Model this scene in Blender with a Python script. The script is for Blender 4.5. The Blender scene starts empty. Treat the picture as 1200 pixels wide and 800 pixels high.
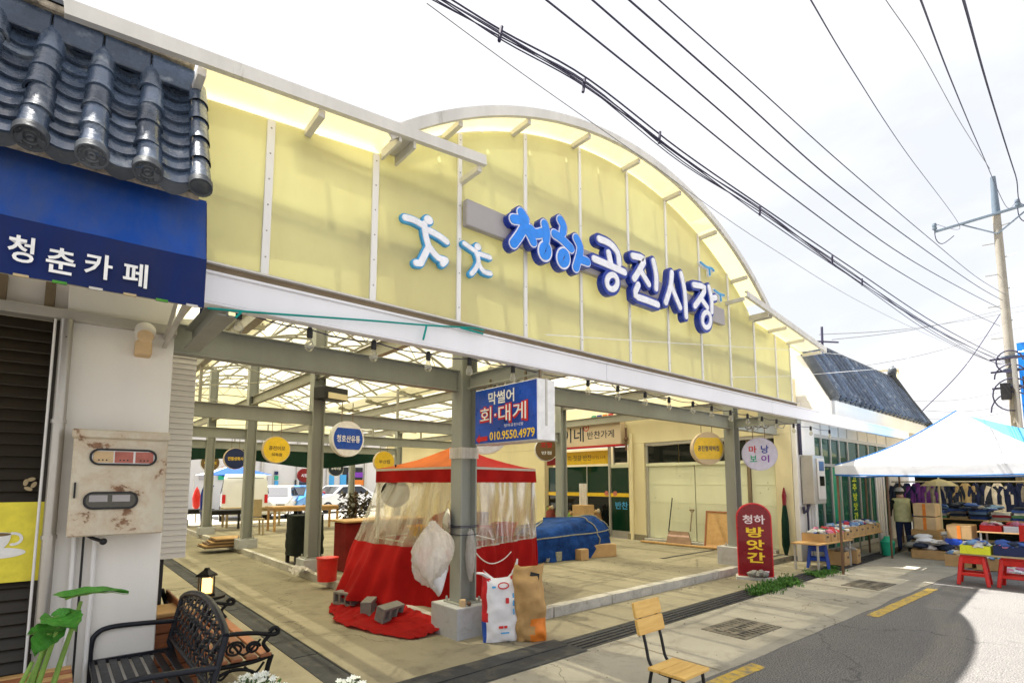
import bpy, bmesh, math, random
from mathutils import Vector, Matrix, noise
V = Vector
R = math.radians
rnd = random.Random(7)
scene = bpy.context.scene
col = scene.collection

# ------------------------------------------------------------------ camera
FPX, CXP, CYP = 619.0, 600.0, 503.0          # focal length and principal point for a 1200 x 800 frame
PITCH = math.atan(62 / 619.0)
YAW = math.atan2(720, 622.5)                 # angle between the view direction and the street (X)
FWD0 = V((math.cos(YAW), math.sin(YAW), 0)); RGT = V((math.sin(YAW), -math.cos(YAW), 0)); ZUP = V((0, 0, 1))
FWD = FWD0 * math.cos(PITCH) + ZUP * math.sin(PITCH)
UPV = ZUP * math.cos(PITCH) - FWD0 * math.sin(PITCH)
CAM = V((0, 0, 1.6))
cd = bpy.data.cameras.new('camera')
cd.sensor_width = 36; cd.lens = FPX / 1200 * 36; cd.shift_y = (CYP - 400) / 1200
cd.clip_start = 0.05; cd.clip_end = 3000
cam = bpy.data.objects.new('camera', cd); col.objects.link(cam)
mw = Matrix((RGT, UPV, -FWD)).transposed().to_4x4(); mw.translation = CAM
cam.matrix_world = mw
scene.camera = cam

# ------------------------------------------------------------------ sky, sun, exposure
SUN_DIR = V((0.8, -2.28, -5.3)).normalized()                     # direction the light travels
SUN_ELEV = math.asin(-SUN_DIR.z)
world = bpy.data.worlds.new('World'); scene.world = world; world.use_nodes = True
wn = world.node_tree.nodes; wl = world.node_tree.links; wn.clear()
wo = wn.new('ShaderNodeOutputWorld'); wb = wn.new('ShaderNodeBackground'); wb.inputs['Strength'].default_value = 0.05
sk = wn.new('ShaderNodeTexSky'); sk.sky_type = 'NISHITA'; sk.sun_disc = False
sk.sun_elevation = SUN_ELEV; sk.sun_rotation = math.atan2(-SUN_DIR.x, -SUN_DIR.y)
sk.air_density = 1.0; sk.dust_density = 4.0; sk.ozone_density = 1.0
tc = wn.new('ShaderNodeTexCoord')
n1 = wn.new('ShaderNodeTexNoise'); n1.inputs['Scale'].default_value = 1.5; n1.inputs['Detail'].default_value = 6; n1.inputs['Roughness'].default_value = .55
mp = wn.new('ShaderNodeMapping'); mp.inputs['Scale'].default_value = (1, 1, 2.2)
cr = wn.new('ShaderNodeValToRGB'); cr.color_ramp.elements[0].position = .36; cr.color_ramp.elements[0].color = (.7, .7, .7, 1)
cr.color_ramp.elements[1].position = .56; cr.color_ramp.elements[1].color = (.97, .97, .97, 1)
mx = wn.new('ShaderNodeMix'); mx.data_type = 'RGBA'
mx.inputs[7].default_value = (7.0, 7.05, 7.2, 1)                    # thin bright cloud veil
wl.new(tc.outputs['Generated'], mp.inputs['Vector']); wl.new(mp.outputs[0], n1.inputs['Vector'])
wl.new(n1.outputs['Fac'], cr.inputs[0]); wl.new(cr.outputs[0], mx.inputs[0]); wl.new(sk.outputs[0], mx.inputs[6])
wl.new(mx.outputs[2], wb.inputs['Color']); wl.new(wb.outputs[0], wo.inputs[0])
sd = bpy.data.lights.new('sun', 'SUN'); sd.energy = 5.0; sd.angle = R(0.6); sd.color = (1, .955, .88)
sun = bpy.data.objects.new('sun', sd); col.objects.link(sun)
sun.rotation_euler = SUN_DIR.to_track_quat('-Z', 'Y').to_euler(); sun.location = (-3, 10, 20)
scene.view_settings.view_transform = 'Standard'; scene.view_settings.look = 'None'
scene.view_settings.gamma = 1; scene.view_settings.use_curve_mapping = False
scene.view_settings.exposure = 1.75
scene.render.engine = 'CYCLES'
cy = scene.cycles
cy.use_denoising = True; cy.max_bounces = 10; cy.diffuse_bounces = 5; cy.glossy_bounces = 3
cy.transmission_bounces = 6; cy.transparent_max_bounces = 16; cy.sample_clamp_indirect = 6
cy.caustics_reflective = False; cy.caustics_refractive = False

# ------------------------------------------------------------------ helpers: rays
def at(u, v, x=None, y=None, z=None):
    """the world point seen at pixel (u, v) of the 1200 x 800 picture on one axis plane"""
    d = FWD + RGT * ((u - CXP) / FPX) + UPV * ((CYP - v) / FPX)
    if x is not None: t = (x - CAM.x) / d.x
    elif y is not None: t = (y - CAM.y) / d.y
    else: t = (z - CAM.z) / d.z
    return CAM + d * t
CA = R(-3.3); CO = V((.6, 3.2, 0))
CX = V((math.cos(CA), math.sin(CA), 0)); CN = V((-math.sin(CA), math.cos(CA), 0))
def cl(x, y, z):                 # café frame -> world
    return CO + CX * x + CN * y + ZUP * z
def cat_(u, v, yl):              # pixel -> world on the café plane y = yl
    d = FWD + RGT * ((u - CXP) / FPX) + UPV * ((CYP - v) / FPX)
    return CAM + d * ((yl - (CAM - CO).dot(CN)) / d.dot(CN))

# ------------------------------------------------------------------ helpers: meshes
class MB:
    def __init__(s): s.v = []; s.f = []; s.m = []; s.cur = 0
    def add(s, vs, fs):
        b = len(s.v); s.v += [V(p) for p in vs]
        for f in fs: s.f.append([b + i for i in f]); s.m.append(s.cur)
        return s
    def box(s, c, d, rz=0, mat=None):
        hx, hy, hz = d[0] / 2, d[1] / 2, d[2] / 2
        pts = [V((x, y, z)) for x in (-hx, hx) for y in (-hy, hy) for z in (-hz, hz)]
        if mat is None: mat = Matrix.Rotation(rz, 3, 'Z')
        c = V(c)
        return s.add([c + mat @ p for p in pts], [(0, 1, 3, 2), (4, 6, 7, 5), (0, 4, 5, 1), (2, 3, 7, 6), (0, 2, 6, 4), (1, 5, 7, 3)])
    def lohi(s, a, b):
        return s.box([(p + q) / 2 for p, q in zip(a, b)], [abs(q - p) for p, q in zip(a, b)])
    def bar(s, p, q, w, h, up=None):
        p, q = V(p), V(q); d = q - p; L = d.length; d.normalize()
        up = V(up) if up else (ZUP if abs(d.z) < .95 else V((0, 1, 0)))
        sx = d.cross(up).normalized(); sy = sx.cross(d).normalized()
        m = Matrix((d, sx, sy)).transposed()
        return s.box((p + q) / 2, (L, w, h), mat=m)
    def tube(s, pts, r, seg=8, cap=True, closed=False):
        pts = [V(p) for p in pts]; n = len(pts)
        rr = r if isinstance(r, (list, tuple)) else [r] * n
        b = len(s.v); ref = None
        for i, p in enumerate(pts):
            if closed: t = pts[(i + 1) % n] - pts[i - 1]
            else: t = pts[min(i + 1, n - 1)] - pts[max(i - 1, 0)]
            if t.length < 1e-9: t = V((0, 0, 1))
            t.normalize()
            if ref is None: ref = V((0, 0, 1)) if abs(t.z) < .9 else V((1, 0, 0))
            a = t.cross(ref)
            if a.length < 1e-6: a = t.cross(V((1, .3, 0)))
            a.normalize(); c = a.cross(t).normalized(); ref = c
            for k in range(seg):
                an = 2 * math.pi * k / seg
                s.v.append(p + (a * math.cos(an) + c * math.sin(an)) * rr[i])
        for i in range(n if closed else n - 1):
            j = (i + 1) % n
            for k in range(seg):
                k2 = (k + 1) % seg
                s.f.append([b + i * seg + k, b + i * seg + k2, b + j * seg + k2, b + j * seg + k]); s.m.append(s.cur)
        if cap and not closed:
            s.f.append([b + k for k in range(seg)][::-1]); s.m.append(s.cur)
            s.f.append([b + (n - 1) * seg + k for k in range(seg)]); s.m.append(s.cur)
        return s
    def lathe(s, prof, o=(0, 0, 0), seg=20, ax=(0, 0, 1), sq=(1, 1)):
        ax = V(ax).normalized(); a = ax.cross(V((1, 0, 0)) if abs(ax.x) < .9 else V((0, 1, 0))).normalized(); c = ax.cross(a); o = V(o)
        b = len(s.v); n = len(prof)
        for r, z in prof:
            for k in range(seg):
                an = 2 * math.pi * k / seg
                s.v.append(o + ax * z + a * (r * math.cos(an) * sq[0]) + c * (r * math.sin(an) * sq[1]))
        for i in range(n - 1):
            for k in range(seg):
                k2 = (k + 1) % seg
                s.f.append([b + i * seg + k, b + i * seg + k2, b + (i + 1) * seg + k2, b + (i + 1) * seg + k]); s.m.append(s.cur)
        if prof[0][0] > 1e-5: s.f.append([b + k for k in range(seg)][::-1]); s.m.append(s.cur)
        if prof[-1][0] > 1e-5: s.f.append([b + (n - 1) * seg + k for k in range(seg)]); s.m.append(s.cur)
        return s
    def prism(s, poly, fr, d0, d1):
        """poly in the frame's (a, b) plane, extruded along its normal from d0 to d1"""
        n = len(poly); b = len(s.v)
        s.v += [fr(a, c, d0) for a, c in poly] + [fr(a, c, d1) for a, c in poly]
        s.f.append([b + i for i in range(n)][::-1]); s.f.append([b + n + i for i in range(n)])
        for i in range(n): j = (i + 1) % n; s.f.append([b + i, b + j, b + n + j, b + n + i])
        s.m += [s.cur] * (n + 2)
        return s
    def face(s, pts):
        return s.add(pts, [list(range(len(pts)))])
    def sheet(s, fn, nu, nv, wrap=False):
        b = len(s.v); nn = nu if wrap else nu + 1
        for j in range(nv + 1):
            for i in range(nn): s.v.append(V(fn(i / nu, j / nv)))
        for j in range(nv):
            for i in range(nu):
                i2 = (i + 1) % nn
                s.f.append([b + j * nn + i, b + j * nn + i2, b + (j + 1) * nn + i2, b + (j + 1) * nn + i]); s.m.append(s.cur)
        return s
    def ball(s, c, r, seg=14, rings=9, fn=None):
        c = V(c); r = (r, r, r) if not isinstance(r, (tuple, list)) else r
        def g(a, b):
            th = 2 * math.pi * a; ph = math.pi * (b - .5)
            p = V((math.cos(th) * math.cos(ph), math.sin(th) * math.cos(ph), math.sin(ph)))
            if fn: p = fn(p)
            return c + V((p.x * r[0], p.y * r[1], p.z * r[2]))
        return s.sheet(g, seg, rings, wrap=True)
    def loop(s, pts, r, fr, d0, d1):
        """a closed brush ring in the frame plane"""
        n = len(pts); b = len(s.v); c = sum((V((p[0], p[1])) for p in pts), V((0, 0))) / n
        O, I = [], []
        for i in range(n):
            t = V(pts[(i + 1) % n][:2]) - V(pts[i - 1][:2]); t.normalize(); nn = V((-t.y, t.x)); p = V(pts[i][:2])
            if nn.dot(p - c) < 0: nn = -nn
            O.append(p + nn * r); k = min(r, (p - c).length * .8); I.append(p - nn * k)
        for d in (d0, d1):
            s.v += [fr(p.x, p.y, d) for p in O] + [fr(p.x, p.y, d) for p in I]
        for i in range(n):
            j = (i + 1) % n
            for q in ([i, j, n + j, n + i], [2 * n + i, 3 * n + i, 3 * n + j, 2 * n + j], [i, 2 * n + i, 2 * n + j, j], [n + i, n + j, 3 * n + j, 3 * n + i]): s.f.append([b + x for x in q]); s.m.append(s.cur)
        return s
    def ribbon(s, pts, r, fr, d0, d1):
        """a rounded brush stroke in the frame plane, extruded from d0 to d1"""
        n = len(pts); rr = r if isinstance(r, (list, tuple)) else [r] * n
        L, Rr = [], []
        P2 = [V((p[0], p[1])) for p in pts]
        for i in range(n):
            t = P2[min(i + 1, n - 1)] - P2[max(i - 1, 0)]
            if t.length < 1e-9: t = V((1, 0))
            t.normalize(); nn = V((-t.y, t.x))
            L.append(P2[i] + nn * rr[i]); Rr.append(P2[i] - nn * rr[i])
        t0 = (P2[1] - P2[0]).normalized(); t1 = (P2[-1] - P2[-2]).normalized()
        def cap(c, t, rad):
            a0 = math.atan2(t.y, t.x)
            return [c + V((math.cos(a0 + a), math.sin(a0 + a))) * rad for a in [R(x) for x in (60, 30, 0, -30, -60)]]
        outline = L + cap(P2[-1], t1, rr[-1]) + Rr[::-1] + cap(P2[0], -t0, rr[0])
        m = len(outline); b = len(s.v)
        for d in (d0, d1): s.v += [fr(p.x, p.y, d) for p in outline]
        for i in range(m): j = (i + 1) % m; s.f.append([b + i, b + j, b + m + j, b + m + i]); s.m.append(s.cur)
        for o, fl in ((0, True), (m, False)):
            for i in range(n - 1):
                q = [b + o + i, b + o + i + 1, b + o + n + 5 + (n - 2 - i), b + o + n + 5 + (n - 1 - i)]
                s.f.append(q if fl else q[::-1]); s.m.append(s.cur)
            c1 = [b + o + n - 1] + [b + o + n + k for k in range(5)] + [b + o + n + 5]
            c0 = [b + o + 2 * n + 4] + [b + o + 2 * n + 5 + k for k in range(5)] + [b + o]
            for c in (c1, c0): s.f.append(c if fl else c[::-1]); s.m.append(s.cur)
        return s
def smooth_pts(pts, k=4):
    """Catmull-Rom through the points"""
    pts = [V(p) for p in pts]; out = []
    n = len(pts)
    if n < 3: return pts
    for i in range(n - 1):
        p0, p1, p2, p3 = pts[max(i - 1, 0)], pts[i], pts[i + 1], pts[min(i + 2, n - 1)]
        for j in range(k):
            t = j / k
            out.append(.5 * ((2 * p1) + (p2 - p0) * t + (2 * p0 - 5 * p1 + 4 * p2 - p3) * t * t + (3 * p1 - p0 - 3 * p2 + p3) * t ** 3))
    out.append(pts[-1]); return out
def frame(o, x, y):
    o, x, y = V(o), V(x).normalized(), V(y).normalized(); n = x.cross(y)
    return lambda a, b, c=0: o + x * a + y * b + n * c
FZ = lambda y: frame((0, y, 0), (1, 0, 0), (0, 0, 1))       # facade frame: a = X, b = Z, normal -Y
def nz(p, s=1.0, o=0.0):
    return noise.noise(V(p) * s + V((o, o * 1.7, o * .3)))

def mesh_obj(name, mb, mats, bevel=0, smooth=None, bseg=1):
    me = bpy.data.meshes.new(name)
    me.from_pydata([tuple(p) for p in mb.v], [], mb.f)
    mats = mats if isinstance(mats, (list, tuple)) else [mats]
    for m in mats: me.materials.append(m)
    if len(mats) > 1: me.polygons.foreach_set('material_index', mb.m)
    bm = bmesh.new(); bm.from_mesh(me)
    bmesh.ops.recalc_face_normals(bm, faces=bm.faces)
    if bevel:
        es = [e for e in bm.edges if len(e.link_faces) == 2 and e.calc_face_angle(0) > R(40)]
        bmesh.ops.bevel(bm, geom=es, offset=bevel, segments=bseg, profile=.6, affect='EDGES', clamp_overlap=True)
    bm.to_mesh(me); bm.free()
    if smooth is not None:
        me.shade_smooth(); me.set_sharp_from_angle(angle=R(smooth))
    me.update()
    return me
def obj(name, mb, mats, parent=None, bevel=0, smooth=None, bseg=1, local=False, kind=None):
    """link one mesh object; under a thing it keeps its world place unless it was built locally"""
    me = mb if isinstance(mb, bpy.types.Mesh) else mesh_obj(name, mb, mats, bevel, smooth, bseg)
    o = bpy.data.objects.new(name, me); col.objects.link(o)
    if parent is not None:
        o.parent = parent
        if not local and parent.parent is None and parent.type == 'EMPTY': o.matrix_parent_inverse = parent.matrix_basis.inverted()
    if kind: o['kind'] = kind
    return o
def tag(o, label=None, cat=None, group=None, kind=None):
    if label: o['label'] = label
    if cat: o['category'] = cat
    if group: o['group'] = group
    if kind: o['kind'] = kind
    return o
def thing(name, label, cat, loc=(0, 0, 0), rz=0, group=None):
    o = bpy.data.objects.new(name, None); col.objects.link(o)
    o.location = loc; o.rotation_euler = (0, 0, rz); o.empty_display_size = .1
    return tag(o, label, cat, group)
def dup(root, loc, rz=0, label=None, group=None, scale=None):
    def cp(o, par):
        c = o.copy(); col.objects.link(c); c.parent = par
        for ch in [x for x in o.children]: cp(ch, c)
        return c
    r = cp(root, None); r.location = loc; r.rotation_euler = (0, 0, rz)
    if scale: r.scale = scale if isinstance(scale, (tuple, list)) else (scale,) * 3
    if label: r['label'] = label
    if group: r['group'] = group
    return r
def text_geo(s, size=1, off=0.0, extr=0.0, spacing=1.0):
    c = bpy.data.curves.new('t', 'FONT'); c.body = s; c.size = size; c.offset = off * size; c.extrude = extr
    c.align_x = 'CENTER'; c.align_y = 'CENTER'; c.space_character = spacing; c.resolution_u = 3
    o = bpy.data.objects.new('t', c); m = o.to_mesh()
    vs = [v.co.copy() for v in m.vertices]; fs = [list(p.vertices) for p in m.polygons]
    o.to_mesh_clear(); bpy.data.objects.remove(o); bpy.data.curves.remove(c)
    xs = [v.x for v in vs]; ys = [v.y for v in vs]
    cx_, cy_ = (min(xs) + max(xs)) / 2, (min(ys) + max(ys)) / 2
    return [(v.x - cx_, v.y - cy_, v.z) for v in vs], fs, max(xs) - min(xs), max(ys) - min(ys)
def text(name, s, fr, c, width, height, mat, parent, depth=.003, off=0.0, spacing=1.0, warp=None):
    """lettering laid flat on a surface: fitted into width x height round (a, b) = c of the frame"""
    vs, fs, w, h = text_geo(s, 1, off, 0, spacing)
    kx = width / w; ky = height / h
    mb = MB()
    pts = []
    for x, y, z in vs:
        a, b = c[0] + x * kx, c[1] + y * ky
        if warp: a, b = warp(a, b)
        pts.append(fr(a, b, depth))
    mb.add(pts, fs)
    return obj(name, mb, mat, parent)

# ------------------------------------------------------------------ materials
MC = {}
def hexc(r, g, b):
    f = lambda c: ((c / 255 + .055) / 1.055) ** 2.4 if c > 10 else c / 255 / 12.92
    return (f(r), f(g), f(b))
class NT:
    def __init__(s, name):
        s.m = bpy.data.materials.new(name); s.m.use_nodes = True
        s.t = s.m.node_tree; s.n = s.t.nodes; s.l = s.t.links
        s.b = s.n['Principled BSDF']; s.o = s.n['Material Output']
        s.tc = s.n.new('ShaderNodeTexCoord')
    def noise(s, scale, detail=5, rough=.55, vec=None, dist=0):
        x = s.n.new('ShaderNodeTexNoise'); x.inputs['Scale'].default_value = scale
        x.inputs['Detail'].default_value = detail; x.inputs['Roughness'].default_value = rough; x.inputs['Distortion'].default_value = dist
        s.l.new(vec or s.tc.outputs['Object'], x.inputs['Vector']); return x.outputs['Fac']
    def map(s, sc):
        x = s.n.new('ShaderNodeMapping'); x.inputs['Scale'].default_value = sc
        s.l.new(s.tc.outputs['Object'], x.inputs['Vector']); return x.outputs[0]
    def ramp(s, fac, a, b, ca=(0, 0, 0), cb=(1, 1, 1)):
        x = s.n.new('ShaderNodeValToRGB'); e = x.color_ramp.elements
        e[0].position = a; e[1].position = b; e[0].color = (*ca, 1); e[1].color = (*cb, 1)
        s.l.new(fac, x.inputs[0]); return x.outputs[0]
    def mix(s, fac, a, b, mode='MIX'):
        x = s.n.new('ShaderNodeMix'); x.data_type = 'RGBA'; x.blend_type = mode
        for i, q in ((0, fac), (6, a), (7, b)):
            if isinstance(q, (int, float)): x.inputs[i].default_value = q
            elif isinstance(q, (tuple, list)): x.inputs[i].default_value = (*q[:3], 1)
            else: s.l.new(q, x.inputs[i])
        return x.outputs[2]
    def math(s, op, a, b=0.0):
        x = s.n.new('ShaderNodeMath'); x.operation = op
        for i, q in enumerate((a, b)):
            if isinstance(q, (int, float)): x.inputs[i].default_value = q
            else: s.l.new(q, x.inputs[i])
        return x.outputs[0]
    def bump(s, fac, st=.2, dist=.01):
        x = s.n.new('ShaderNodeBump'); x.inputs['Strength'].default_value = st; x.inputs['Distance'].default_value = dist
        s.l.new(fac, x.inputs['Height']); s.l.new(x.outputs[0], s.b.inputs['Normal']); return x
    def set(s, **k):
        for a, q in k.items():
            i = s.b.inputs[a.replace('_', ' ')]
            if isinstance(q, (int, float)): i.default_value = q
            elif isinstance(q, (tuple, list)): i.default_value = (*q[:3], 1)
            else: s.l.new(q, i)
        return s
def mul(c, k): return tuple(max(0, min(1, x * k)) for x in c)
def M(name, c, rough=.6, metal=0, var=.16, vs=4, bump=.15, bs=70, dirt=None, da=(.55, .75), coat=0, streak=False, spec=.22, rand=0):
    t = NT(name)
    vec = t.map((1, 1, .12)) if streak else None
    f = t.noise(vs, 6, .6, vec)
    cc = t.mix(t.ramp(f, .3, .7), mul(c, 1 - var), mul(c, 1 + var))
    f2 = t.noise(vs * 9, 4, .6)
    cc = t.mix(t.math('MULTIPLY', t.ramp(f2, .35, .75), .35 * min(1, var * 4)), cc, mul(c, 1 - var * 1.6))
    if dirt:
        f3 = t.noise(vs * 1.3 + 1.1, 8, .7, t.map((1, 1, .3)) if streak else None, .4)
        cc = t.mix(t.ramp(f3, *da), cc, dirt)
    if rand:
        oi = t.n.new('ShaderNodeObjectInfo'); cc = t.mix(1, cc, t.ramp(oi.outputs['Random'], 0, 1, (1 - rand,) * 3, (1 + rand, 1 + rand * .95, 1 + rand * .85)), 'MULTIPLY')
    rr = t.math('ADD', t.math('MULTIPLY', t.noise(vs * 3, 3), .25), max(.02, rough - .12))
    t.set(Base_Color=cc, Roughness=rr, Metallic=metal)
    t.b.inputs['Specular IOR Level'].default_value = spec
    if coat: t.b.inputs['Coat Weight'].default_value = coat
    if bump: t.bump(t.noise(bs, 4, .6), bump, .01)
    return t.m
def plain(name, c, rough=.5, metal=0, coat=0):
    t = NT(name)
    f = t.noise(14, 4, .6)
    t.set(Base_Color=t.mix(t.ramp(f, .3, .7), mul(c, .88), mul(c, 1.08)), Roughness=rough, Metallic=metal)
    t.b.inputs['Specular IOR Level'].default_value = .3
    if coat: t.b.inputs['Coat Weight'].default_value = coat
    return t.m

def poly_mat(name, c, trans, clear, ribs=True, rough=.35, dirtc=(.35, .3, .18)):
    """twin-wall plastic sheet: reflects, glows with the light behind it and lets some straight through"""
    t = NT(name); t.n.remove(t.b)
    f = t.noise(1.1, 5, .6, t.map((1.5, 1, .5)))
    cc = t.mix(t.ramp(f, .3, .75), mul(c, 1.04), mul(c, .92))
    g = t.noise(5, 7, .7, t.map((1, 1, .15)))
    cc = t.mix(t.math('MULTIPLY', t.ramp(g, .6, .85), .35), cc, dirtc)
    df = t.n.new('ShaderNodeBsdfDiffuse'); tr = t.n.new('ShaderNodeBsdfTranslucent'); cl_ = t.n.new('ShaderNodeBsdfTransparent'); gl = t.n.new('ShaderNodeBsdfGlossy')
    gl.inputs['Roughness'].default_value = rough
    for x in (df, tr): t.l.new(cc, x.inputs['Color'])
    cl_.inputs['Color'].default_value = (*mul(c, 1.05), 1)
    if ribs:
        w = t.n.new('ShaderNodeTexWave'); w.wave_type = 'BANDS'; w.bands_direction = 'X'; w.inputs['Scale'].default_value = 26
        t.l.new(t.tc.outputs['Object'], w.inputs['Vector'])
        b = t.n.new('ShaderNodeBump'); b.inputs['Strength'].default_value = .12; b.inputs['Distance'].default_value = .004
        t.l.new(w.outputs['Fac'], b.inputs['Height'])
        for x in (df, gl): t.l.new(b.outputs[0], x.inputs['Normal'])
    def ms(f, a, b):
        x = t.n.new('ShaderNodeMixShader')
        if isinstance(f, (int, float)): x.inputs[0].default_value = f
        else: t.l.new(f, x.inputs[0])
        t.l.new(a, x.inputs[1]); t.l.new(b, x.inputs[2]); return x.outputs[0]
    s = ms(trans, df.outputs[0], tr.outputs[0]); s = ms(clear, s, cl_.outputs[0])
    lw = t.n.new('ShaderNodeLayerWeight'); lw.inputs[0].default_value = .25
    s = ms(t.math('MULTIPLY', lw.outputs['Fresnel'], .5), s, gl.outputs[0])
    t.l.new(s, t.o.inputs[0]); return t.m
def cloth_mat(name, c, trans=.3, var=.2, vs=3, wr=.3, stain=None):
    t = NT(name); t.n.remove(t.b)
    f = t.noise(vs, 6, .6)
    cc = t.mix(t.ramp(f, .3, .72), mul(c, 1 - var), mul(c, 1 + var))
    if stain: cc = t.mix(t.math('MULTIPLY', t.ramp(t.noise(vs * .7 + .6, 8, .7, t.map((1.4, 1.4, .3))), .40, .66), stain[1]), cc, stain[0])
    p = t.n.new('ShaderNodeBsdfPrincipled'); p.inputs['Roughness'].default_value = .7; p.inputs['Specular IOR Level'].default_value = .12; t.l.new(cc, p.inputs['Base Color'])
    tr = t.n.new('ShaderNodeBsdfTranslucent'); t.l.new(cc, tr.inputs['Color'])
    b = t.n.new('ShaderNodeBump'); b.inputs['Strength'].default_value = wr; b.inputs['Distance'].default_value = .02
    t.l.new(t.noise(9, 5, .6), b.inputs['Height']); t.l.new(b.outputs[0], p.inputs['Normal'])
    x = t.n.new('ShaderNodeMixShader'); x.inputs[0].default_value = trans
    t.l.new(p.outputs[0], x.inputs[1]); t.l.new(tr.outputs[0], x.inputs[2]); t.l.new(x.outputs[0], t.o.inputs[0]); return t.m
def vinyl_mat(name, c=(.66, .60, .46), clear=.62, gl=.3, crinkle=0):
    t = NT(name); t.n.remove(t.b)
    f = t.noise(5, 5, .6, t.map((2.5, 2.5, .4)))
    a = t.n.new('ShaderNodeBsdfTransparent'); a.inputs[0].default_value = (.97, .95, .86, 1)
    tr = t.n.new('ShaderNodeBsdfTranslucent'); tr.inputs[0].default_value = (*c, 1)
    df = t.n.new('ShaderNodeBsdfDiffuse'); df.inputs[0].default_value = (*c, 1)
    g = t.n.new('ShaderNodeBsdfGlossy'); g.inputs['Roughness'].default_value = .25
    def ms(f, a, b):
        x = t.n.new('ShaderNodeMixShader')
        if isinstance(f, (int, float)): x.inputs[0].default_value = f
        else: t.l.new(f, x.inputs[0])
        t.l.new(a, x.inputs[1]); t.l.new(b, x.inputs[2]); return x.outputs[0]
    if crinkle:
        b = t.n.new('ShaderNodeBump'); b.inputs['Strength'].default_value = crinkle; b.inputs['Distance'].default_value = .03
        t.l.new(t.noise(11, 3, .5, None, 1.5), b.inputs['Height'])
        for x in (tr, df, g): t.l.new(b.outputs[0], x.inputs['Normal'])
    s = ms(.5, tr.outputs[0], df.outputs[0])
    s = ms(t.math('ADD', t.math('MULTIPLY', t.ramp(f, .35, .7), .3), clear - .1), s, a.outputs[0])
    lw = t.n.new('ShaderNodeLayerWeight'); lw.inputs[0].default_value = .3
    s = ms(t.math('MULTIPLY', lw.outputs['Fresnel'], gl), s, g.outputs[0])
    t.l.new(s, t.o.inputs[0]); return t.m
def glass_mat(name, c, clear=.35, gl=.5):
    t = NT(name); t.n.remove(t.b)
    a = t.n.new('ShaderNodeBsdfTransparent'); a.inputs[0].default_value = (*c, 1)
    d = t.n.new('ShaderNodeBsdfDiffuse'); d.inputs[0].default_value = (*mul(c, .5), 1)
    g = t.n.new('ShaderNodeBsdfGlossy'); g.inputs['Roughness'].default_value = .04
    x = t.n.new('ShaderNodeMixShader'); x.inputs[0].default_value = clear
    t.l.new(d.outputs[0], x.inputs[1]); t.l.new(a.outputs[0], x.inputs[2])
    lw = t.n.new('ShaderNodeLayerWeight'); lw.inputs[0].default_value = .35
    y = t.n.new('ShaderNodeMixShader'); t.l.new(t.math('ADD', t.math('MULTIPLY', lw.outputs['Fresnel'], gl), .04), y.inputs[0])
    t.l.new(x.outputs[0], y.inputs[1]); t.l.new(g.outputs[0], y.inputs[2]); t.l.new(y.outputs[0], t.o.inputs[0]); return t.m
def emit_mat(name, c, s):
    t = NT(name); t.set(Base_Color=c, Roughness=.3); t.b.inputs['Emission Color'].default_value = (*c, 1); t.b.inputs['Emission Strength'].default_value = s; return t.m

# asphalt: dark stones in grey binder, worn lighter, patched
def asphalt():
    t = NT('asphalt')
    a = t.noise(.35, 5, .6); b = t.noise(85, 4, .75); c = t.noise(9, 6, .7)
    cc = t.mix(t.ramp(a, .3, .7), (.125, .12, .118), (.175, .168, .16))
    cc = t.mix(t.math('MULTIPLY', t.ramp(c, .45, .75), .5), cc, (.2, .19, .175))
    cc = t.mix(t.ramp(b, .38, .64), t.mix(1, cc, (.2, .2, .21), 'MULTIPLY'), t.mix(1, cc, (1.9, 1.9, 1.9), 'MULTIPLY'))
    v = t.n.new('ShaderNodeTexVoronoi'); v.feature = 'DISTANCE_TO_EDGE'; v.inputs['Scale'].default_value = .33
    x = t.n.new('ShaderNodeVectorMath'); x.operation = 'ADD'; nn = t.n.new('ShaderNodeTexNoise'); nn.inputs['Scale'].default_value = 1.7; nn.inputs['Detail'].default_value = 8
    t.l.new(t.tc.outputs['Object'], nn.inputs['Vector']); t.l.new(t.tc.outputs['Object'], x.inputs[0]); t.l.new(nn.outputs['Color'], x.inputs[1]); t.l.new(x.outputs[0], v.inputs['Vector'])
    cc = t.mix(t.ramp(v.outputs[0], .001, .005, (.6, .6, .6), (0, 0, 0)), cc, (.03, .03, .032))
    cc = t.mix(t.math('MULTIPLY', t.ramp(t.noise(.9, 4, .5), .62, .66), .45), cc, (.075, .073, .075))
    t.set(Base_Color=cc, Roughness=.9); t.bump(b, .7, .012); return t.m
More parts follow.
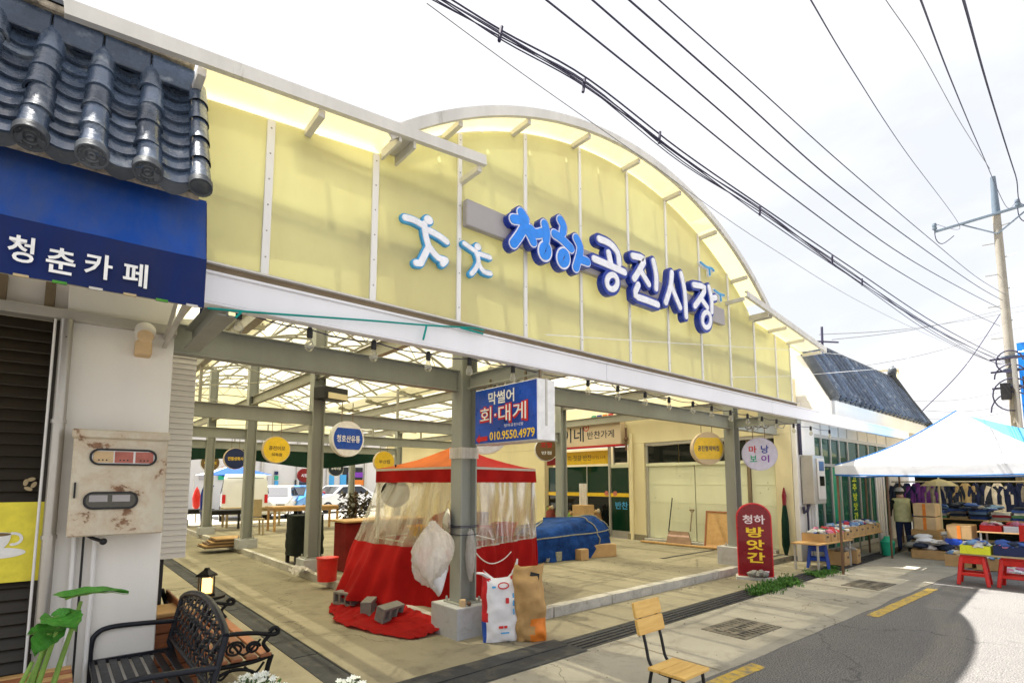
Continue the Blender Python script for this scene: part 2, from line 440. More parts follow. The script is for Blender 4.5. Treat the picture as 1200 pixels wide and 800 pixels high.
def concrete(name, c, c2, stain=(.1, .08, .05), amt=.5, crack=True, sc=1.0):
    t = NT(name)
    a = t.noise(.5 * sc, 7, .65); b = t.noise(3.1 * sc, 8, .7, None, .5); d = t.noise(90, 4, .7)
    cc = t.mix(t.ramp(a, .35, .65), c, c2)
    cc = t.mix(t.math('MULTIPLY', t.ramp(b, .5, .78), amt), cc, stain)
    e = t.noise(1.3 * sc, 6, .6, t.map((1, .25, 1)))
    cc = t.mix(t.math('MULTIPLY', t.ramp(e, .52, .7), .4), cc, mul(c2, 1.25))
    cc = t.mix(t.math('MULTIPLY', t.ramp(d, .4, .7), .25), cc, mul(c, .6))
    if crack:
        v = t.n.new('ShaderNodeTexVoronoi'); v.feature = 'DISTANCE_TO_EDGE'; v.inputs['Scale'].default_value = .28
        x = t.n.new('ShaderNodeVectorMath'); x.operation = 'ADD'; nn = t.n.new('ShaderNodeTexNoise'); nn.inputs['Scale'].default_value = 2.2; nn.inputs['Detail'].default_value = 6
        t.l.new(t.tc.outputs['Object'], nn.inputs['Vector']); t.l.new(t.tc.outputs['Object'], x.inputs[0]); t.l.new(nn.outputs['Color'], x.inputs[1]); t.l.new(x.outputs[0], v.inputs['Vector'])
        cc = t.mix(t.ramp(v.outputs[0], .001, .004, (.7, .7, .7), (0, 0, 0)), cc, (.035, .03, .022))
    t.set(Base_Color=cc, Roughness=.82); t.bump(t.mix(.4, b, d), .35, .012); return t.m
def rust_paint(name, paint, rust, lo=.57, hi=.61, sc=5):
    t = NT(name)
    f = t.noise(sc, 9, .72, None, .3); g = t.noise(2, 5, .6, t.map((1, 1, .3)))
    pc = t.mix(t.ramp(g, .4, .7), paint, mul(paint, .78))
    pc = t.mix(t.math('MULTIPLY', t.ramp(f, lo - .14, hi), .5), pc, (.42, .25, .13))
    k = t.ramp(f, lo, hi)
    rc = t.mix(t.ramp(t.noise(30, 5, .7), .3, .7), rust, mul(rust, .45))
    t.set(Base_Color=t.mix(k, pc, rc), Roughness=t.math('ADD', t.math('MULTIPLY', k, .3), .5)); t.bump(f, .3, .01); return t.m
def wood(name, c, c2, sc=(2, 26, 26), rough=.55):
    t = NT(name)
    f = t.noise(1.6, 8, .65, t.map(sc), .6); g = t.noise(1, 4, .5)
    cc = t.mix(t.ramp(f, .3, .68), c, c2); cc = t.mix(t.math('MULTIPLY', t.ramp(g, .4, .7), .35), cc, mul(c, .7))
    t.set(Base_Color=cc, Roughness=rough); t.bump(f, .15, .006); return t.m

M_ = {
 'asphalt': asphalt(),
 'pave': concrete('pavement_concrete', (.26, .24, .2), (.36, .335, .28), (.11, .095, .075), .75),
 'floor': concrete('floor_concrete', (.215, .19, .13), (.315, .28, .195), (.09, .075, .05), .75),
 'ground': concrete('ground_concrete', (.36, .34, .30), (.44, .42, .37), (.2, .18, .15), .4),
 'kerb': concrete('kerb_concrete', (.40, .385, .36), (.54, .52, .48), (.15, .13, .1), .7, False, 4),
 'steel': M('painted_steel', (.30, .31, .285), .45, .0, .12, 2.2, .08, 60, (.22, .15, .09), (.66, .85), streak=True),
 'steel2': M('interior_steel', (.34, .33, .28), .5, .0, .12, 2.5, .08, 60, (.2, .15, .1), (.64, .85)),
 'alu': M('weathered_aluminium', (.66, .64, .60), .42, .15, .14, 3, .05, 60, (.2, .17, .13), (.6, .85), streak=True),
 'plinth': concrete('painted_plinth', (.40, .41, .43), (.46, .47, .49), (.24, .21, .17), .7, False, 3),
 'fascia': M('white_fascia_paint', (.80, .80, .85), .38, 0, .05, 1.5, .04, 50, (.45, .4, .35), (.72, .95), streak=True),
 'white': M('white_paint', (.78, .77, .76), .5, 0, .05, 2, .05, 60, (.5, .45, .38), (.68, .95), streak=True),
 'whitewall': M('white_wall', (.80, .775, .735), .75, 0, .06, 1.5, .12, 90, (.48, .43, .36), (.62, .92), streak=True),
 'creamwall': M('cream_wall', (.74, .66, .42), .75, 0, .07, 1.2, .12, 70, (.4, .32, .18), (.62, .92), streak=True),
 'yellow': poly_mat('yellow_polycarbonate', (1.0, .965, .70), .78, .08, dirtc=(.7, .6, .3)),
 'clear': poly_mat('clear_polycarbonate', (.92, .88, .66), .62, .12),
 'visor': poly_mat('visor_polycarbonate', (.88, .80, .46), .36, .05),
 'gap': M('brown_trim_gap_shade', (.22, .17, .11), .6, 0, .2, 4),  # brown for trim and joints; also stands in for shade above the fascia
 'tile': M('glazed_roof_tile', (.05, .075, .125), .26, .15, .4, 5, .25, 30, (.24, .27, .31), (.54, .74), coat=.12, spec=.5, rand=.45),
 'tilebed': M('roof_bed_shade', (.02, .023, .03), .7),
 'tile2': M('dark_roof_tile', (.075, .085, .1), .4, .1, .3, 3, .2, 30, (.22, .22, .2), (.58, .8), rand=.35),
 'mortar': M('mortar', (.34, .30, .24), .9, 0, .3, 12, .6, 60, (.07, .06, .05), (.45, .7)),
 'awning': cloth_mat('blue_awning', (.016, .075, .36), .12, .25, 1.6, .15, ((.10, .115, .14), .6)),
 'valance': cloth_mat('navy_valance', (.008, .022, .12), .08, .2, 2, .15, ((.03, .032, .05), .4)),
 'print_white': plain('white_print', (.80, .80, .80), .5),
 'black': plain('black_metal', (.018, .018, .02), .38, .3),
 'blackp': plain('black_plastic', (.02, .02, .022), .5),
 'bench': M('dark_enamel', (.022, .024, .032), .34, .3, .3, 9, .1, 60),
 'iron': M('cast_iron', (.016, .016, .018), .42, .4, .3, 12, .15, 60),
 'wood_red': wood('red_brown_wood', (.26, .085, .035), (.38, .15, .06)),
 'wood_pale': wood('pale_wood', (.60, .34, .08), (.74, .48, .14), (3, 22, 22)),
 'ply': wood('plywood', (.46, .26, .09), (.58, .36, .15), (3, 8, 8)),
 'wood_dark': wood('dark_shutter_wood', (.016, .011, .005), (.03, .021, .010), (2, 2, 30), .5),
 'yellow_print': plain('yellow_poster', (.80, .70, .06), .45),
 'rust': rust_paint('rusty_box_paint', (.66, .60, .47), (.30, .16, .09)),
 'siding': M('white_siding', (.66, .63, .58), .6, 0, .06, 2, .05, 60, (.4, .35, .28), (.62, .9), streak=True),
 'pipe': M('steel_pipe', (.42, .40, .37), .32, .6, .12, 4, .05, 50, (.25, .18, .1), (.62, .85), streak=True),
 'red_tent': cloth_mat('red_tent_cloth', (.40, .010, .010), .3, .2, 2.2, .4),
 'orange_and_lit_red_cloth': cloth_mat('orange_and_lit_red_cloth', (.60, .15, .03), .35, .2, 2.2, .3),  # real orange cloth, and the red tent's left roof panel coloured as lit
 'vinyl': vinyl_mat('clear_vinyl'),
 'bagplastic': vinyl_mat('white_plastic_bag', (.98, .94, .94), .38, .5, .9),
 'block': concrete('block_concrete', (.2, .195, .18), (.28, .27, .25), (.1, .1, .09), .6, False, 5),
 'rice': cloth_mat('white_sack', (.80, .80, .84), .1, .05, 6, .35),
 'red': plain('red_print', (.55, .02, .025), .45),
 'blue': plain('blue_print', (.02, .08, .42), .45),
 'kraft': cloth_mat('kraft_paper', (.48, .30, .13), .05, .15, 6, .5),
 'orange': plain('orange_print', (.75, .22, .03), .5),
 'tarp': cloth_mat('blue_tarp', (.010, .048, .20), .04, .45, 5, 1.0),
 'rope': M('rope_fibre', (.30, .29, .22), .8, 0, .3, 20, .3, 120),
 'card': M('cardboard', (.47, .30, .14), .8, 0, .16, 4, .1, 60),
 'card2': M('pale_cardboard', (.62, .45, .26), .8, 0, .14, 4, .1, 60),
 'sign_red': M('red_lightbox', (.20, .005, .012), .3, 0, .12, 3, .02, 40, coat=.4),
 'sign_red2': M('bright_red_trim', (.60, .02, .03), .3, 0, .12, 3, .02, 40, coat=.4),
 'gold': plain('yellow_letters', (.88, .60, .04), .4),
 'pinkw': plain('pale_pink_letters', (.82, .68, .74), .4),
 'lightbox': plain('white_acrylic', (.80, .80, .80), .3),
 'blueface': M('blue_sign_face', (.012, .07, .42), .3, 0, .35, 3, .02, 30, coat=.3),
 'navy': plain('navy_letters', (.008, .035, .33), .35, 0, .3),
 'azure': plain('azure_letters', (.02, .25, .88), .3, 0, .3),
 'letterw': plain('white_letters', (.84, .85, .92), .35, 0, .2),
 'sky': plain('sky_blue_letters', (.06, .36, .72), .35),
 'lilac': plain('lilac_face', (.62, .60, .78), .35),
 'greybar': M('grey_sign_bar', (.38, .36, .37), .4, .1, .06, 3, .02),
 'yellow_face': plain('yellow_sign_face', (.85, .56, .03), .35, 0, .2),
 'brown_face': plain('brown_sign_face', (.16, .10, .04), .4),
 'navy_face': plain('navy_sign_face', (.015, .025, .09), .4),
 'dark_face': plain('dark_sign_face', (.02, .03, .05), .4),
 'beige_face': M('beige_sign_face', (.62, .50, .36), .45, 0, .06, 2, .03),
 'greenletter': plain('green_letters', (.02, .35, .2), .4),
 'purple': plain('purple_letters', (.2, .04, .4), .4),
 'glassgreen': glass_mat('dark_green_glass', (.012, .075, .04), .12, .12),
 'glassteal': glass_mat('teal_glass', (.10, .30, .22), .45, .3),
 'glassdark': glass_mat('dark_window_glass', (.02, .026, .024), .25, .15),
 'frame': M('window_frame', (.50, .48, .44), .4, .3, .1, 4, .03),
 'shutter': M('pale_green_door', (.70, .71, .52), .55, 0, .06, 1.2, .05, 50, (.42, .40, .26), (.6, .9), streak=True),
 'plastic_blue': plain('blue_plastic', (.012, .06, .38), .35, 0, .2),
 'plastic_red': plain('red_plastic', (.62, .02, .015), .35, 0, .2),
 'plastic_yellow': plain('lime_yellow_plastic', (.72, .75, .04), .4),
 'tentwhite': cloth_mat('white_tent_cloth', (.82, .83, .86), .35, .04, 2, .12),
 'tentblue': cloth_mat('blue_tent_cloth', (.10, .38, .74), .12, .1, 2, .2),
 'tentedge': cloth_mat('tent_edge_cloth', (.05, .2, .5), .3, .1, 4, .1),
 'polebrown': M('brown_pole', (.16, .095, .06), .5, .3, .2, 6, .1),
 'conc_pole': concrete('pole_concrete', (.27, .25, .215), (.34, .315, .275), (.2, .18, .14), .5, False, 3),
 'pole_cap': M('blue_grey_sleeve', (.13, .17, .22), .5, .1, .15, 5, .05),
 'wire': plain('cable_sheath', (.045, .042, .08), .7),
 'wire2': plain('pale_cable', (.22, .22, .24), .6),
 'teal': plain('teal_rope', (.0, .28, .25), .7),
 'leaf': M('leaf_green', (.06, .24, .03), .45, 0, .35, 14, .3, 60, (.14, .26, .05), (.55, .75)),
 'stem': M('stem_green', (.20, .34, .07), .45, 0, .2, 8, .1, 40),
 'weed': M('weed_green', (.06, .16, .025), .6, 0, .35, 14, .1, 40),
 'petal': M('white_petal', (.82, .84, .78), .6, 0, .06, 20, .05, 50),
 'bulb': glass_mat('bulb_glass', (.95, .93, .82), .75),
 'grate': M('drain_steel', (.042, .043, .05), .55, .3, .3, 5, .25, 50, (.12, .1, .08), (.55, .8)),
 'oldgrate': M('dirty_iron', (.11, .10, .085), .7, .1, .4, 6, .4, 40, (.22, .19, .15), (.45, .65)),
 'rubber': M('rubber_plate', (.045, .047, .052), .75, 0, .25, 3, .3, 40, (.12, .11, .09), (.5, .8)),
 'roadpaint': M('yellow_road_paint', (.56, .38, .07), .7, 0, .2, 9, .3, 90, (.22, .19, .14), (.47, .62)),
 'tealnet': cloth_mat('dark_green_net', (.006, .026, .016), .05, .2, 2, .2),
 'skin': plain('skin', (.50, .30, .21), .5),
 'hair': plain('dark_hair', (.03, .025, .022), .6),
 'vest': cloth_mat('pale_vest', (.50, .48, .26), .05, .15, 12, .4),
 'jeans': cloth_mat('dark_jeans', (.02, .03, .075), .02, .2, 12, .4),
 'blacksleeve': cloth_mat('black_sleeve', (.018, .017, .018), .02, .2, 12, .4),
 'carwhite': M('white_car_paint', (.74, .75, .77), .22, 0, .03, 2, 0, 40, coat=.6),
 'carblue': M('blue_car_paint', (.06, .26, .62), .22, 0, .05, 2, 0, 40, coat=.6),
 'carglass': glass_mat('car_glass', (.05, .06, .08), .15),
 'tyre': plain('tyre_rubber', (.02, .02, .02), .8),
 'chrome': plain('bright_metal', (.6, .6, .62), .25, .9),
 'sofa': cloth_mat('maroon_fabric', (.20, .02, .018), .02, .2, 6, .4),
 'darkcloth': cloth_mat('black_cloth', (.012, .016, .014), .02, .3, 5, .6),
 'tan': M('tan_wood', (.42, .33, .19), .6, 0, .15, 6, .1),
 'lamp': emit_mat('warm_lamp_glow', (1, .52, .12), 1.6),
 'glow_dial': emit_mat('glowing_meter_dial', (.03, .06, .13), .2),  # upper meter dial, given a faint blue glow of its own
 'backwall': M('pale_far_wall', (.66, .64, .62), .8, 0, .05, .8, .05, 30, (.45, .42, .38), (.6, .95), streak=True),
}
def dye(name, r, g, b, tr=.05): return cloth_mat(name, (r, g, b), tr, .25, 9, .5)

# ================================================================== THE SETTING: ground
def struct(name, mb, mat, parent=None, label=None, **k):
    o = obj(name, mb, mat, parent, **k)
    if parent is None: o['kind'] = 'structure'
    if label: o['label'] = label
    return o
g = MB(); g.sheet(lambda a, b: (-400 + 800 * a, -400 + 800 * b, -.03), 8, 8); struct('ground', g, M_['ground'])
def road_edge(x): return 2.36 - .035 * (x - 4.2) + .05 * nz((x, 0, 0), 1.3) + .02 * nz((x, 5, 0), 6)
g = MB()
xs = [-40 + i * .25 for i in range(361)]
g.v = [V((x, -14, 0)) for x in xs] + [V((x, road_edge(x) + .12, 0)) for x in xs]
n = len(xs)
for i in range(n - 1): g.f.append([i, i + 1, n + i + 1, n + i]); g.m.append(0)
road = struct('road', g, M_['asphalt'])
g = MB()
g.v = [V((x, road_edge(x), .008)) for x in xs] + [V((x, 3.5, .01)) for x in xs] + [V((x, road_edge(x), -.02)) for x in xs]
for i in range(n - 1):
    g.f.append([i, i + 1, n + i + 1, n + i]); g.f.append([i, 2 * n + i, 2 * n + i + 1, i + 1]); g.m += [0, 0]
pave = struct('pavement', g, M_['pave'])
g = MB(); g.lohi((-3, 3.86, -.1), (1.74, 24, .008)); g.lohi((2.0, 3.86, -.1), (12.6, 24, .008))
struct('passage_floor', g, M_['floor'])
g = MB(); g.lohi((12.6, 3.86, -.1), (40, 24, .009)); struct('shop_floor', g, M_['pave'])
g = MB(); g.lohi((-40, 3.86, -.1), (-3, 24, .009)); struct('side_floor', g, M_['pave'])
g = MB(); g.lohi((-40, 3.5, -.12), (40, 3.86, -.05)); g.lohi((1.74, 3.9, -.12), (2.0, 24, -.05)); struct('drain_bed', g, M_['rubber'])
# painted dashes at the asphalt edge
def dash(p0, p1, w):
    g = MB(); p0, p1 = V((*p0, .004)), V((*p1, .004)); d = (p1 - p0).normalized(); s = V((-d.y, d.x, 0))
    L = (p1 - p0).length
    g.sheet(lambda a, b: p0 + d * (L * a + .02 * nz((b * 9, L, a), 3)) + s * (w * (b - .5) + .012 * nz((a * L, b, 0), 9)), 30, 2)
    struct('road_marking', g, M_['roadpaint'], label='yellow painted dash along the asphalt edge')
dash((7.55, 2.115), (10.15, 2.03), .13); dash((2.1, 2.36), (4.8, 2.235), .13)
dash((13, 1.92), (15.6, 1.85), .13); dash((-3.4, 2.55), (-.8, 2.47), .13)

# platform with a rough kerb
pf = MB(); pf.lohi((3.36, 4.68, -.05), (11.6, 22.6, .118))
plat = struct('platform', pf, M_['floor'])
def rough_block(a, b, amp, sub=(8, 2, 3), seed=0):
    g = MB(); a, b = V(a), V(b)
    for ax in range(3):
        for side in (0, 1):
            o = [i for i in range(3) if i != ax]
            def fn(p, q, ax=ax, side=side, o=o):
                r = [0, 0, 0]; r[ax] = (a, b)[side][ax]; r[o[0]] = a[o[0]] + (b - a)[o[0]] * p; r[o[1]] = a[o[1]] + (b - a)[o[1]] * q
                c = V(r); edge = V((min(c.x - a.x, b.x - c.x), min(c.y - a.y, b.y - c.y), min(c.z - a.z, b.z - c.z)))
                mid = (a + b) / 2
                k = amp * (.4 + .6 * nz(c, 6, seed)) * (1 if sorted(edge)[1] < .03 else .35)
                return c + (mid - c).normalized() * k + V((nz(c, 14, seed), nz(c, 14, seed + 3), nz(c, 14, seed + 5))) * amp * .35
            g.sheet(fn, sub[o[0]], sub[o[1]])
    return g
kx = [3.68, 4.6, 5.7, 6.6, 7.75, 8.5, 9.28]
for i in range(len(kx) - 1):
    obj('kerb_stone', rough_block((kx[i] + .004, 4.56, -.02), (kx[i + 1] - .004, 4.7, .126), .014, (10, 3, 3), i), M_['kerb'], plat, smooth=50)
for i, (ya, yb) in enumerate([(5.0, 7), (7, 9.6), (9.6, 12), (12, 15), (15, 18.5), (18.5, 22.4)]):
    obj('kerb_stone', rough_block((3.29, ya + .004, -.02), (3.38, yb - .004, .124), .01, (3, 12, 3), i + 20), M_['kerb'], plat, smooth=50)
g = MB(); g.lohi((9.1, 6.02, .1), (11.5, 6.1, .1215)); obj('floor_channel', g, M_['grate'], plat)
g = MB(); g.lohi((9.9, 4.72, .1), (11.55, 4.8, .1215)); obj('floor_channel', g, M_['grate'], plat)
g = MB(); g.lohi((9.3, 4.6, -.02), (11.6, 4.68, .11)); obj('floor_edge', g, M_['floor'], plat)

# tarred joints across the floors
for y in (6.3, 9.1, 12.2, 15.6, 19.0): g = MB(); g.sheet(lambda a, b: (2.0 + 1.29 * a, y + .012 * b + .01 * nz((a * 4, y, 0), 2), .0105), 24, 1); obj('floor_joint', g, M_['gap'], plat)
for y in (9.9, 16.4): g = MB(); g.sheet(lambda a, b: (3.4 + 8.1 * a, y + .014 * b + .012 * nz((a * 14, y, 0), 2), .1205), 60, 1); obj('floor_joint', g, M_['gap'], plat)
for x in (6.9,): g = MB(); g.sheet(lambda a, b: (x + .014 * b + .012 * nz((a * 14, x, 0), 2), 4.75 + 17 * a, .1208), 60, 1); obj('floor_joint', g, M_['gap'], plat)
for x in (-1.2, 1.6, 4.4, 7.1, 9.2, 11.9, 14.6): g = MB(); g.sheet(lambda a, b: (x + .012 * b + .012 * nz((a * 3, x, 0), 2), road_edge(x) + .02 + (3.49 - road_edge(x) - .02) * a, .0125), 16, 1); obj('floor_joint', g, M_['gap'], pave)
g = MB(); r4 = random.Random(21)
for i in range(220):
    k = r4.random()
    if k < .35: p = V((r4.uniform(3.8, 9.3), 4.5 - abs(r4.gauss(0, .07)), .012))
    elif k < .6: p = V((r4.uniform(2.1, 10.5), 3.47 - abs(r4.gauss(0, .1)), .014))
    elif k < .8: p = V((r4.uniform(3.5, 11), r4.uniform(4.9, 9), .122))
    else: p = V((r4.uniform(2.2, 11), r4.uniform(2.3, 3.4), .012))
    s = r4.uniform(.004, .016) * (2 if r4.random() < .06 else 1); a = r4.uniform(0, 3.1)
    d = V((math.cos(a), math.sin(a), 0)) * s; e = V((-d.y, d.x, 0)) * r4.uniform(.5, 1)
    g.add([p - d, p + e, p + d, p - e, p + ZUP * s * .7], [(0, 1, 4), (1, 2, 4), (2, 3, 4), (3, 0, 4)]); 
tag(obj('grit', g, M('grit_stone', (.30, .26, .2), .9, 0, .4, 30)), 'loose grit and crumbs of concrete scattered over the paving', 'grit', kind='stuff')
# drain covers: one steel section after the other
def drain_section(L, w, along_x=True):
    g = MB()
    for k in range(5):
        y = -w / 2 + w * (k + .5) / 5
        g.box((0, y, -.012), (L - .012, w / 5 - .022, .03))
    for s in (-1, 0, 1): g.box((s * (L / 2 - .03), 0, -.018), (.04, w - .02, .028))
    for s in (-1, 1): g.box((0, s * (w / 2 - .008), -.01), (L - .008, .014, .032))
    me = mesh_obj('drain_cover', g, M_['grate'], .004)
    return me
dt = thing('street_drain', 'dark slotted steel drain covers running in front of the market', 'drain', (5, 3.68, 0))
me = drain_section(1.0, .34)
for i in range(26):
    o = obj('drain_cover', me, None, dt); o.location = V((3.9 + i * 1.0 + .5, 3.68, rnd.uniform(-.004, .004))); o.rotation_euler = (rnd.uniform(-.01, .01), 0, rnd.uniform(-.004, .004))
dt2 = thing('passage_drain', 'dark drain strip along the covered passage beside the cafe', 'drain', (1.87, 8, 0))
for i in range(14):
    g = MB(); g.box((0, 0, -.012), (.25, 1.19, .03))
    g.box((-.118, 0, .006), (.012, 1.19, .012)); g.box((.118, 0, .006), (.012, 1.19, .012))
    o = obj('drain_cover', mesh_obj('drain_cover', g, M_['rubber'], .004), None, dt2); o.location = (1.87, 4.5 + i * 1.2, rnd.uniform(-.003, .003))
mt = thing('rubber_mat', 'black rubber mat laid over the drain at the market corner', 'mat', (2.9, 3.7, 0), -.03)
def matfn(a, b): return V((1.65 + 2.3 * a, 3.46 + .46 * b, .018 + .006 * nz((a * 4, b * 2, 0), 2)))
g = MB(); g.sheet(matfn, 20, 6); g.sheet(lambda a, b: matfn(a, b) - V((0, 0, .012)), 20, 6); obj('rubber_sheet', g, M_['rubber'], mt)
g = MB(); g.bar((1.68, 3.69, .022), (3.9, 3.69, .022), .01, .008); obj('seam', g, M_['rubber'], mt)
# storm grates in the pavement
def storm_grate(c, rz, sx, sy, label):
    t = thing('storm_grate', label, 'grate', (c[0], c[1], .01), rz, 'storm grates in the pavement')
    g = MB()
    for s in (-1, 1): g.box((s * sx / 2, 0, 0), (.05, sy + .05, .014)); g.box((0, s * sy / 2, 0), (sx - .05, .05, .013))
    obj('frame', g, M_['oldgrate'], t, .003, local=True)
    g = MB(); g.box((0, 0, -.006), (sx - .05, sy - .05, .01)); obj('pit', g, M_['rubber'], t, local=True)
    for k in range(9):
        g = MB(); x = -sx / 2 + sx * (k + .5) / 9; g.box((x, 0, .002), (sx / 9 - .03, sy - .06, .008)); obj('bar', g, M_['oldgrate'], t, local=True)
    for s in (-.17, .17):
        g = MB(); g.box((0, s * sy, .0085), (sx - .07, .07, .006)); obj('cross_bar', g, M_['oldgrate'], t, local=True)
storm_grate((5.82, 2.88), -.05, .72, .46, 'dark iron storm grate in the pavement behind the wooden chair')
storm_grate((9.75, 2.75), -.05, .72, .46, 'dark iron storm grate in the pavement near the white canopy')

# weeds along the drain
g = MB(); r2 = random.Random(3)
for i in range(2600):
    x = 7.6 + 3.6 * r2.random(); y = 3.63 + .10 * r2.gauss(0, 1)
    if nz((x, y, 0), 2.1, 4) < -.12: continue
    h = .015 + .06 * r2.random() * (1.3 if x < 9.6 else .7); a = r2.uniform(0, 6.28); ln = r2.uniform(.02, .07)
    d = V((math.cos(a), math.sin(a), 0)); s = V((-d.y, d.x, 0)) * r2.uniform(.006, .014)
    p = V((x, y, .005)); q = p + d * ln * .5 + ZUP * h; e = p + d * ln + ZUP * h * .7
    g.add([p - s * .4, p + s * .4, q + s, q - s, e], [(0, 1, 2, 3), (3, 2, 4)])
tag(obj('weeds', g, M_['weed']), 'green weeds growing along the drain by the red sign', 'weeds', kind='stuff')

# ================================================================== MARKET HALL
hall = thing('market_hall', 'market hall of grey steel columns with yellow translucent arched front', 'market hall', (3.43, 4.78, 0))
YP, YB, YO = 3.6, 3.5, 3.28
AX, AZ, AR = 4.88, .43, 4.85
ROWS_Y = [4.78, 9.2, 13.3, 17.5, 21.5]; ROWS_X = [3.43, 9.58]
def z_side(x): return 3.94 + .113 * x if x < AX else 3.97 - .106 * (x - 9.36)
def z_arch(x): d = AR * AR - (x - AX) ** 2; return AZ + math.sqrt(d) if d > 0 else -9
def z_top(x): return max(z_side(x), z_arch(x)) if 1.6 < x < 8.1 else z_side(x)
# columns (H-section) on plinths
for yi, y in enumerate(ROWS_Y):
    for x in ROWS_X:
        base = 0 if (yi == 0 and x < 5) else .12
        g = MB(); ht = z_top(x) - .1; f = .195
        for s in (-1, 1): g.lohi((x + s * .098 - .009, y - f / 2, base + .19), (x + s * .098 + .009, y + f / 2, ht))
        g.lohi((x - .09, y - .007, base + .19), (x + .09, y + .007, ht))
        p = obj('pillar', g, M_['steel'], hall, .003)
        g = MB(); w = .245 if yi == 0 else .2; hp = .32 if yi == 0 else .2
        g.lohi((x - w, y - w, base - .02), (x + w, y + w, base + hp))
        obj('plinth', g, M_['plinth'], p, .012, bseg=2)
        g = MB(); g.lohi((x - .15, y - .15, base + hp + .0005), (x + .15, y + .15, base + hp + .014)); obj('base_plate', g, M_['steel'], p)
        for a in (-1, 1):
            for b in (-1, 1):
                g = MB(); g.lathe([(.014, 0), (.014, .035), (.008, .05)], (x + a * .125, y + b * .125, base + hp + .014), 6); obj('bolt', g, M_['pipe'], p)
# C-shaped beams
def cbeam(name, p, q, w, h, parent, mat='steel2'):
    g = MB(); p, q = V(p), V(q); d = (q - p).normalized(); s = d.cross(ZUP).normalized(); t = .012
    g.bar(p, q, t, h)
    for e in (-1, 1): g.bar(p + ZUP * (e * (h / 2 - t / 2)) , q + ZUP * (e * (h / 2 - t / 2)), w, t)
    return obj(name, g, M_[mat], parent, .002)
for yi, y in enumerate(ROWS_Y):
    zc = 2.715
    cbeam('cross_beam', (.62, y, zc), (ROWS_X[0] - .11, y, zc), .12, .235, hall, 'steel')
    cbeam('cross_beam', (ROWS_X[0] + .11, y, zc), (ROWS_X[1] - .11, y, zc), .12, .235, hall, 'steel')
    if yi == 0: cbeam('cross_beam', (ROWS_X[1] + .11, y, zc), (11.58, y, zc), .12, .235, hall, 'steel')
for x in (1.62, 3.43, 6.5, 9.58, 11.3):
    cbeam('long_beam', (x + .001, 3.66 if x < 11 else 4.75, 3.5 if x != 11.3 else 3.3), (x + .001, 22.4, 3.5 if x != 11.3 else 3.3), .1, .2, hall)
for x in (ROWS_X[0], ROWS_X[1], .75):
    cbeam('cantilever', (x, 3.56, 2.70), (x, 4.67, 2.70), .11, .16, hall, 'steel')
# arched trusses, purlins and tie rods
def roofline(n=28):
    return [(x, z_arch(x)) for x in [1.74 + (8.02 - 1.74) * i / n for i in range(n + 1)]]
tr_y = [3.95, 5.6, 7.4, 9.2, 11.2, 13.3, 15.4, 17.5, 19.5, 21.5]
for y in tr_y:
    g = MB(); g.tube([(x, y, z - .05) for x, z in roofline(18)], .035, 6); rib = obj('arch_rib', g, M_['steel2'], hall, smooth=40)
    g = MB(); g.tube([(x, y, z - .42 - .05 * math.cos((x - AX))) for x, z in roofline(18)[1:-1]], .022, 6); obj('lower_chord', g, M_['steel2'], rib, smooth=40)
    rl = roofline(18)
    for i in range(1, 17):
        g = MB(); a = rl[i]; b = rl[i + 1]
        g.tube([(a[0], y, a[1] - (.05 if i % 2 else .45)), (b[0], y, b[1] - (.45 if i % 2 else .05))], .011, 5); obj('web_rod', g, M_['steel2'], rib)
    for x0, x1 in ((-.35, 2.5), (7.25, 11.5 if y > 4.6 else 9.9)):
        g = MB(); g.bar((x0, y, z_side(x0) - .06), (x1, y, z_side(x1) - .06), .05, .08); obj('side_rafter', g, M_['steel2'], hall)
for i in range(1, 12):
    x = 1.74 + 6.28 * i / 12; z = z_arch(x) - .012
    g = MB(); g.bar((x, 3.7, z), (x, 22.4, z), .05, .04); obj('purlin', g, M_['steel2'], hall)
for x in (-.3, .5, 1.3, 2.1, 7.7, 8.6, 9.5, 10.4, 11.2):
    g = MB(); z = z_side(x) - .014; g.bar((x, 3.7 if x < 10 else 4.5, z), (x, 22.4, z), .045, .035); obj('purlin', g, M_['steel2'], hall)
for k in range(len(tr_y) - 1):
    for (xa, xb) in ((1.62, 3.43), (3.43, 6.5), (6.5, 9.58)):
        ya, yb = tr_y[k], tr_y[k + 1]
        g = MB(); g.tube([(xa, ya, 3.62), (xb, yb, 3.66)] if k % 2 else [(xb, ya, 3.66), (xa, yb, 3.62)], .013, 5); obj('tie_rod', g, M_['steel2'], hall)
for y in ROWS_Y[1:]:
    for x in (1.62, 5.0, 6.5, 8.0):
        g = MB(); g.bar((x, y, 2.83), (x, y, 3.42), .04, .04); obj('strut_post', g, M_['steel2'], hall)
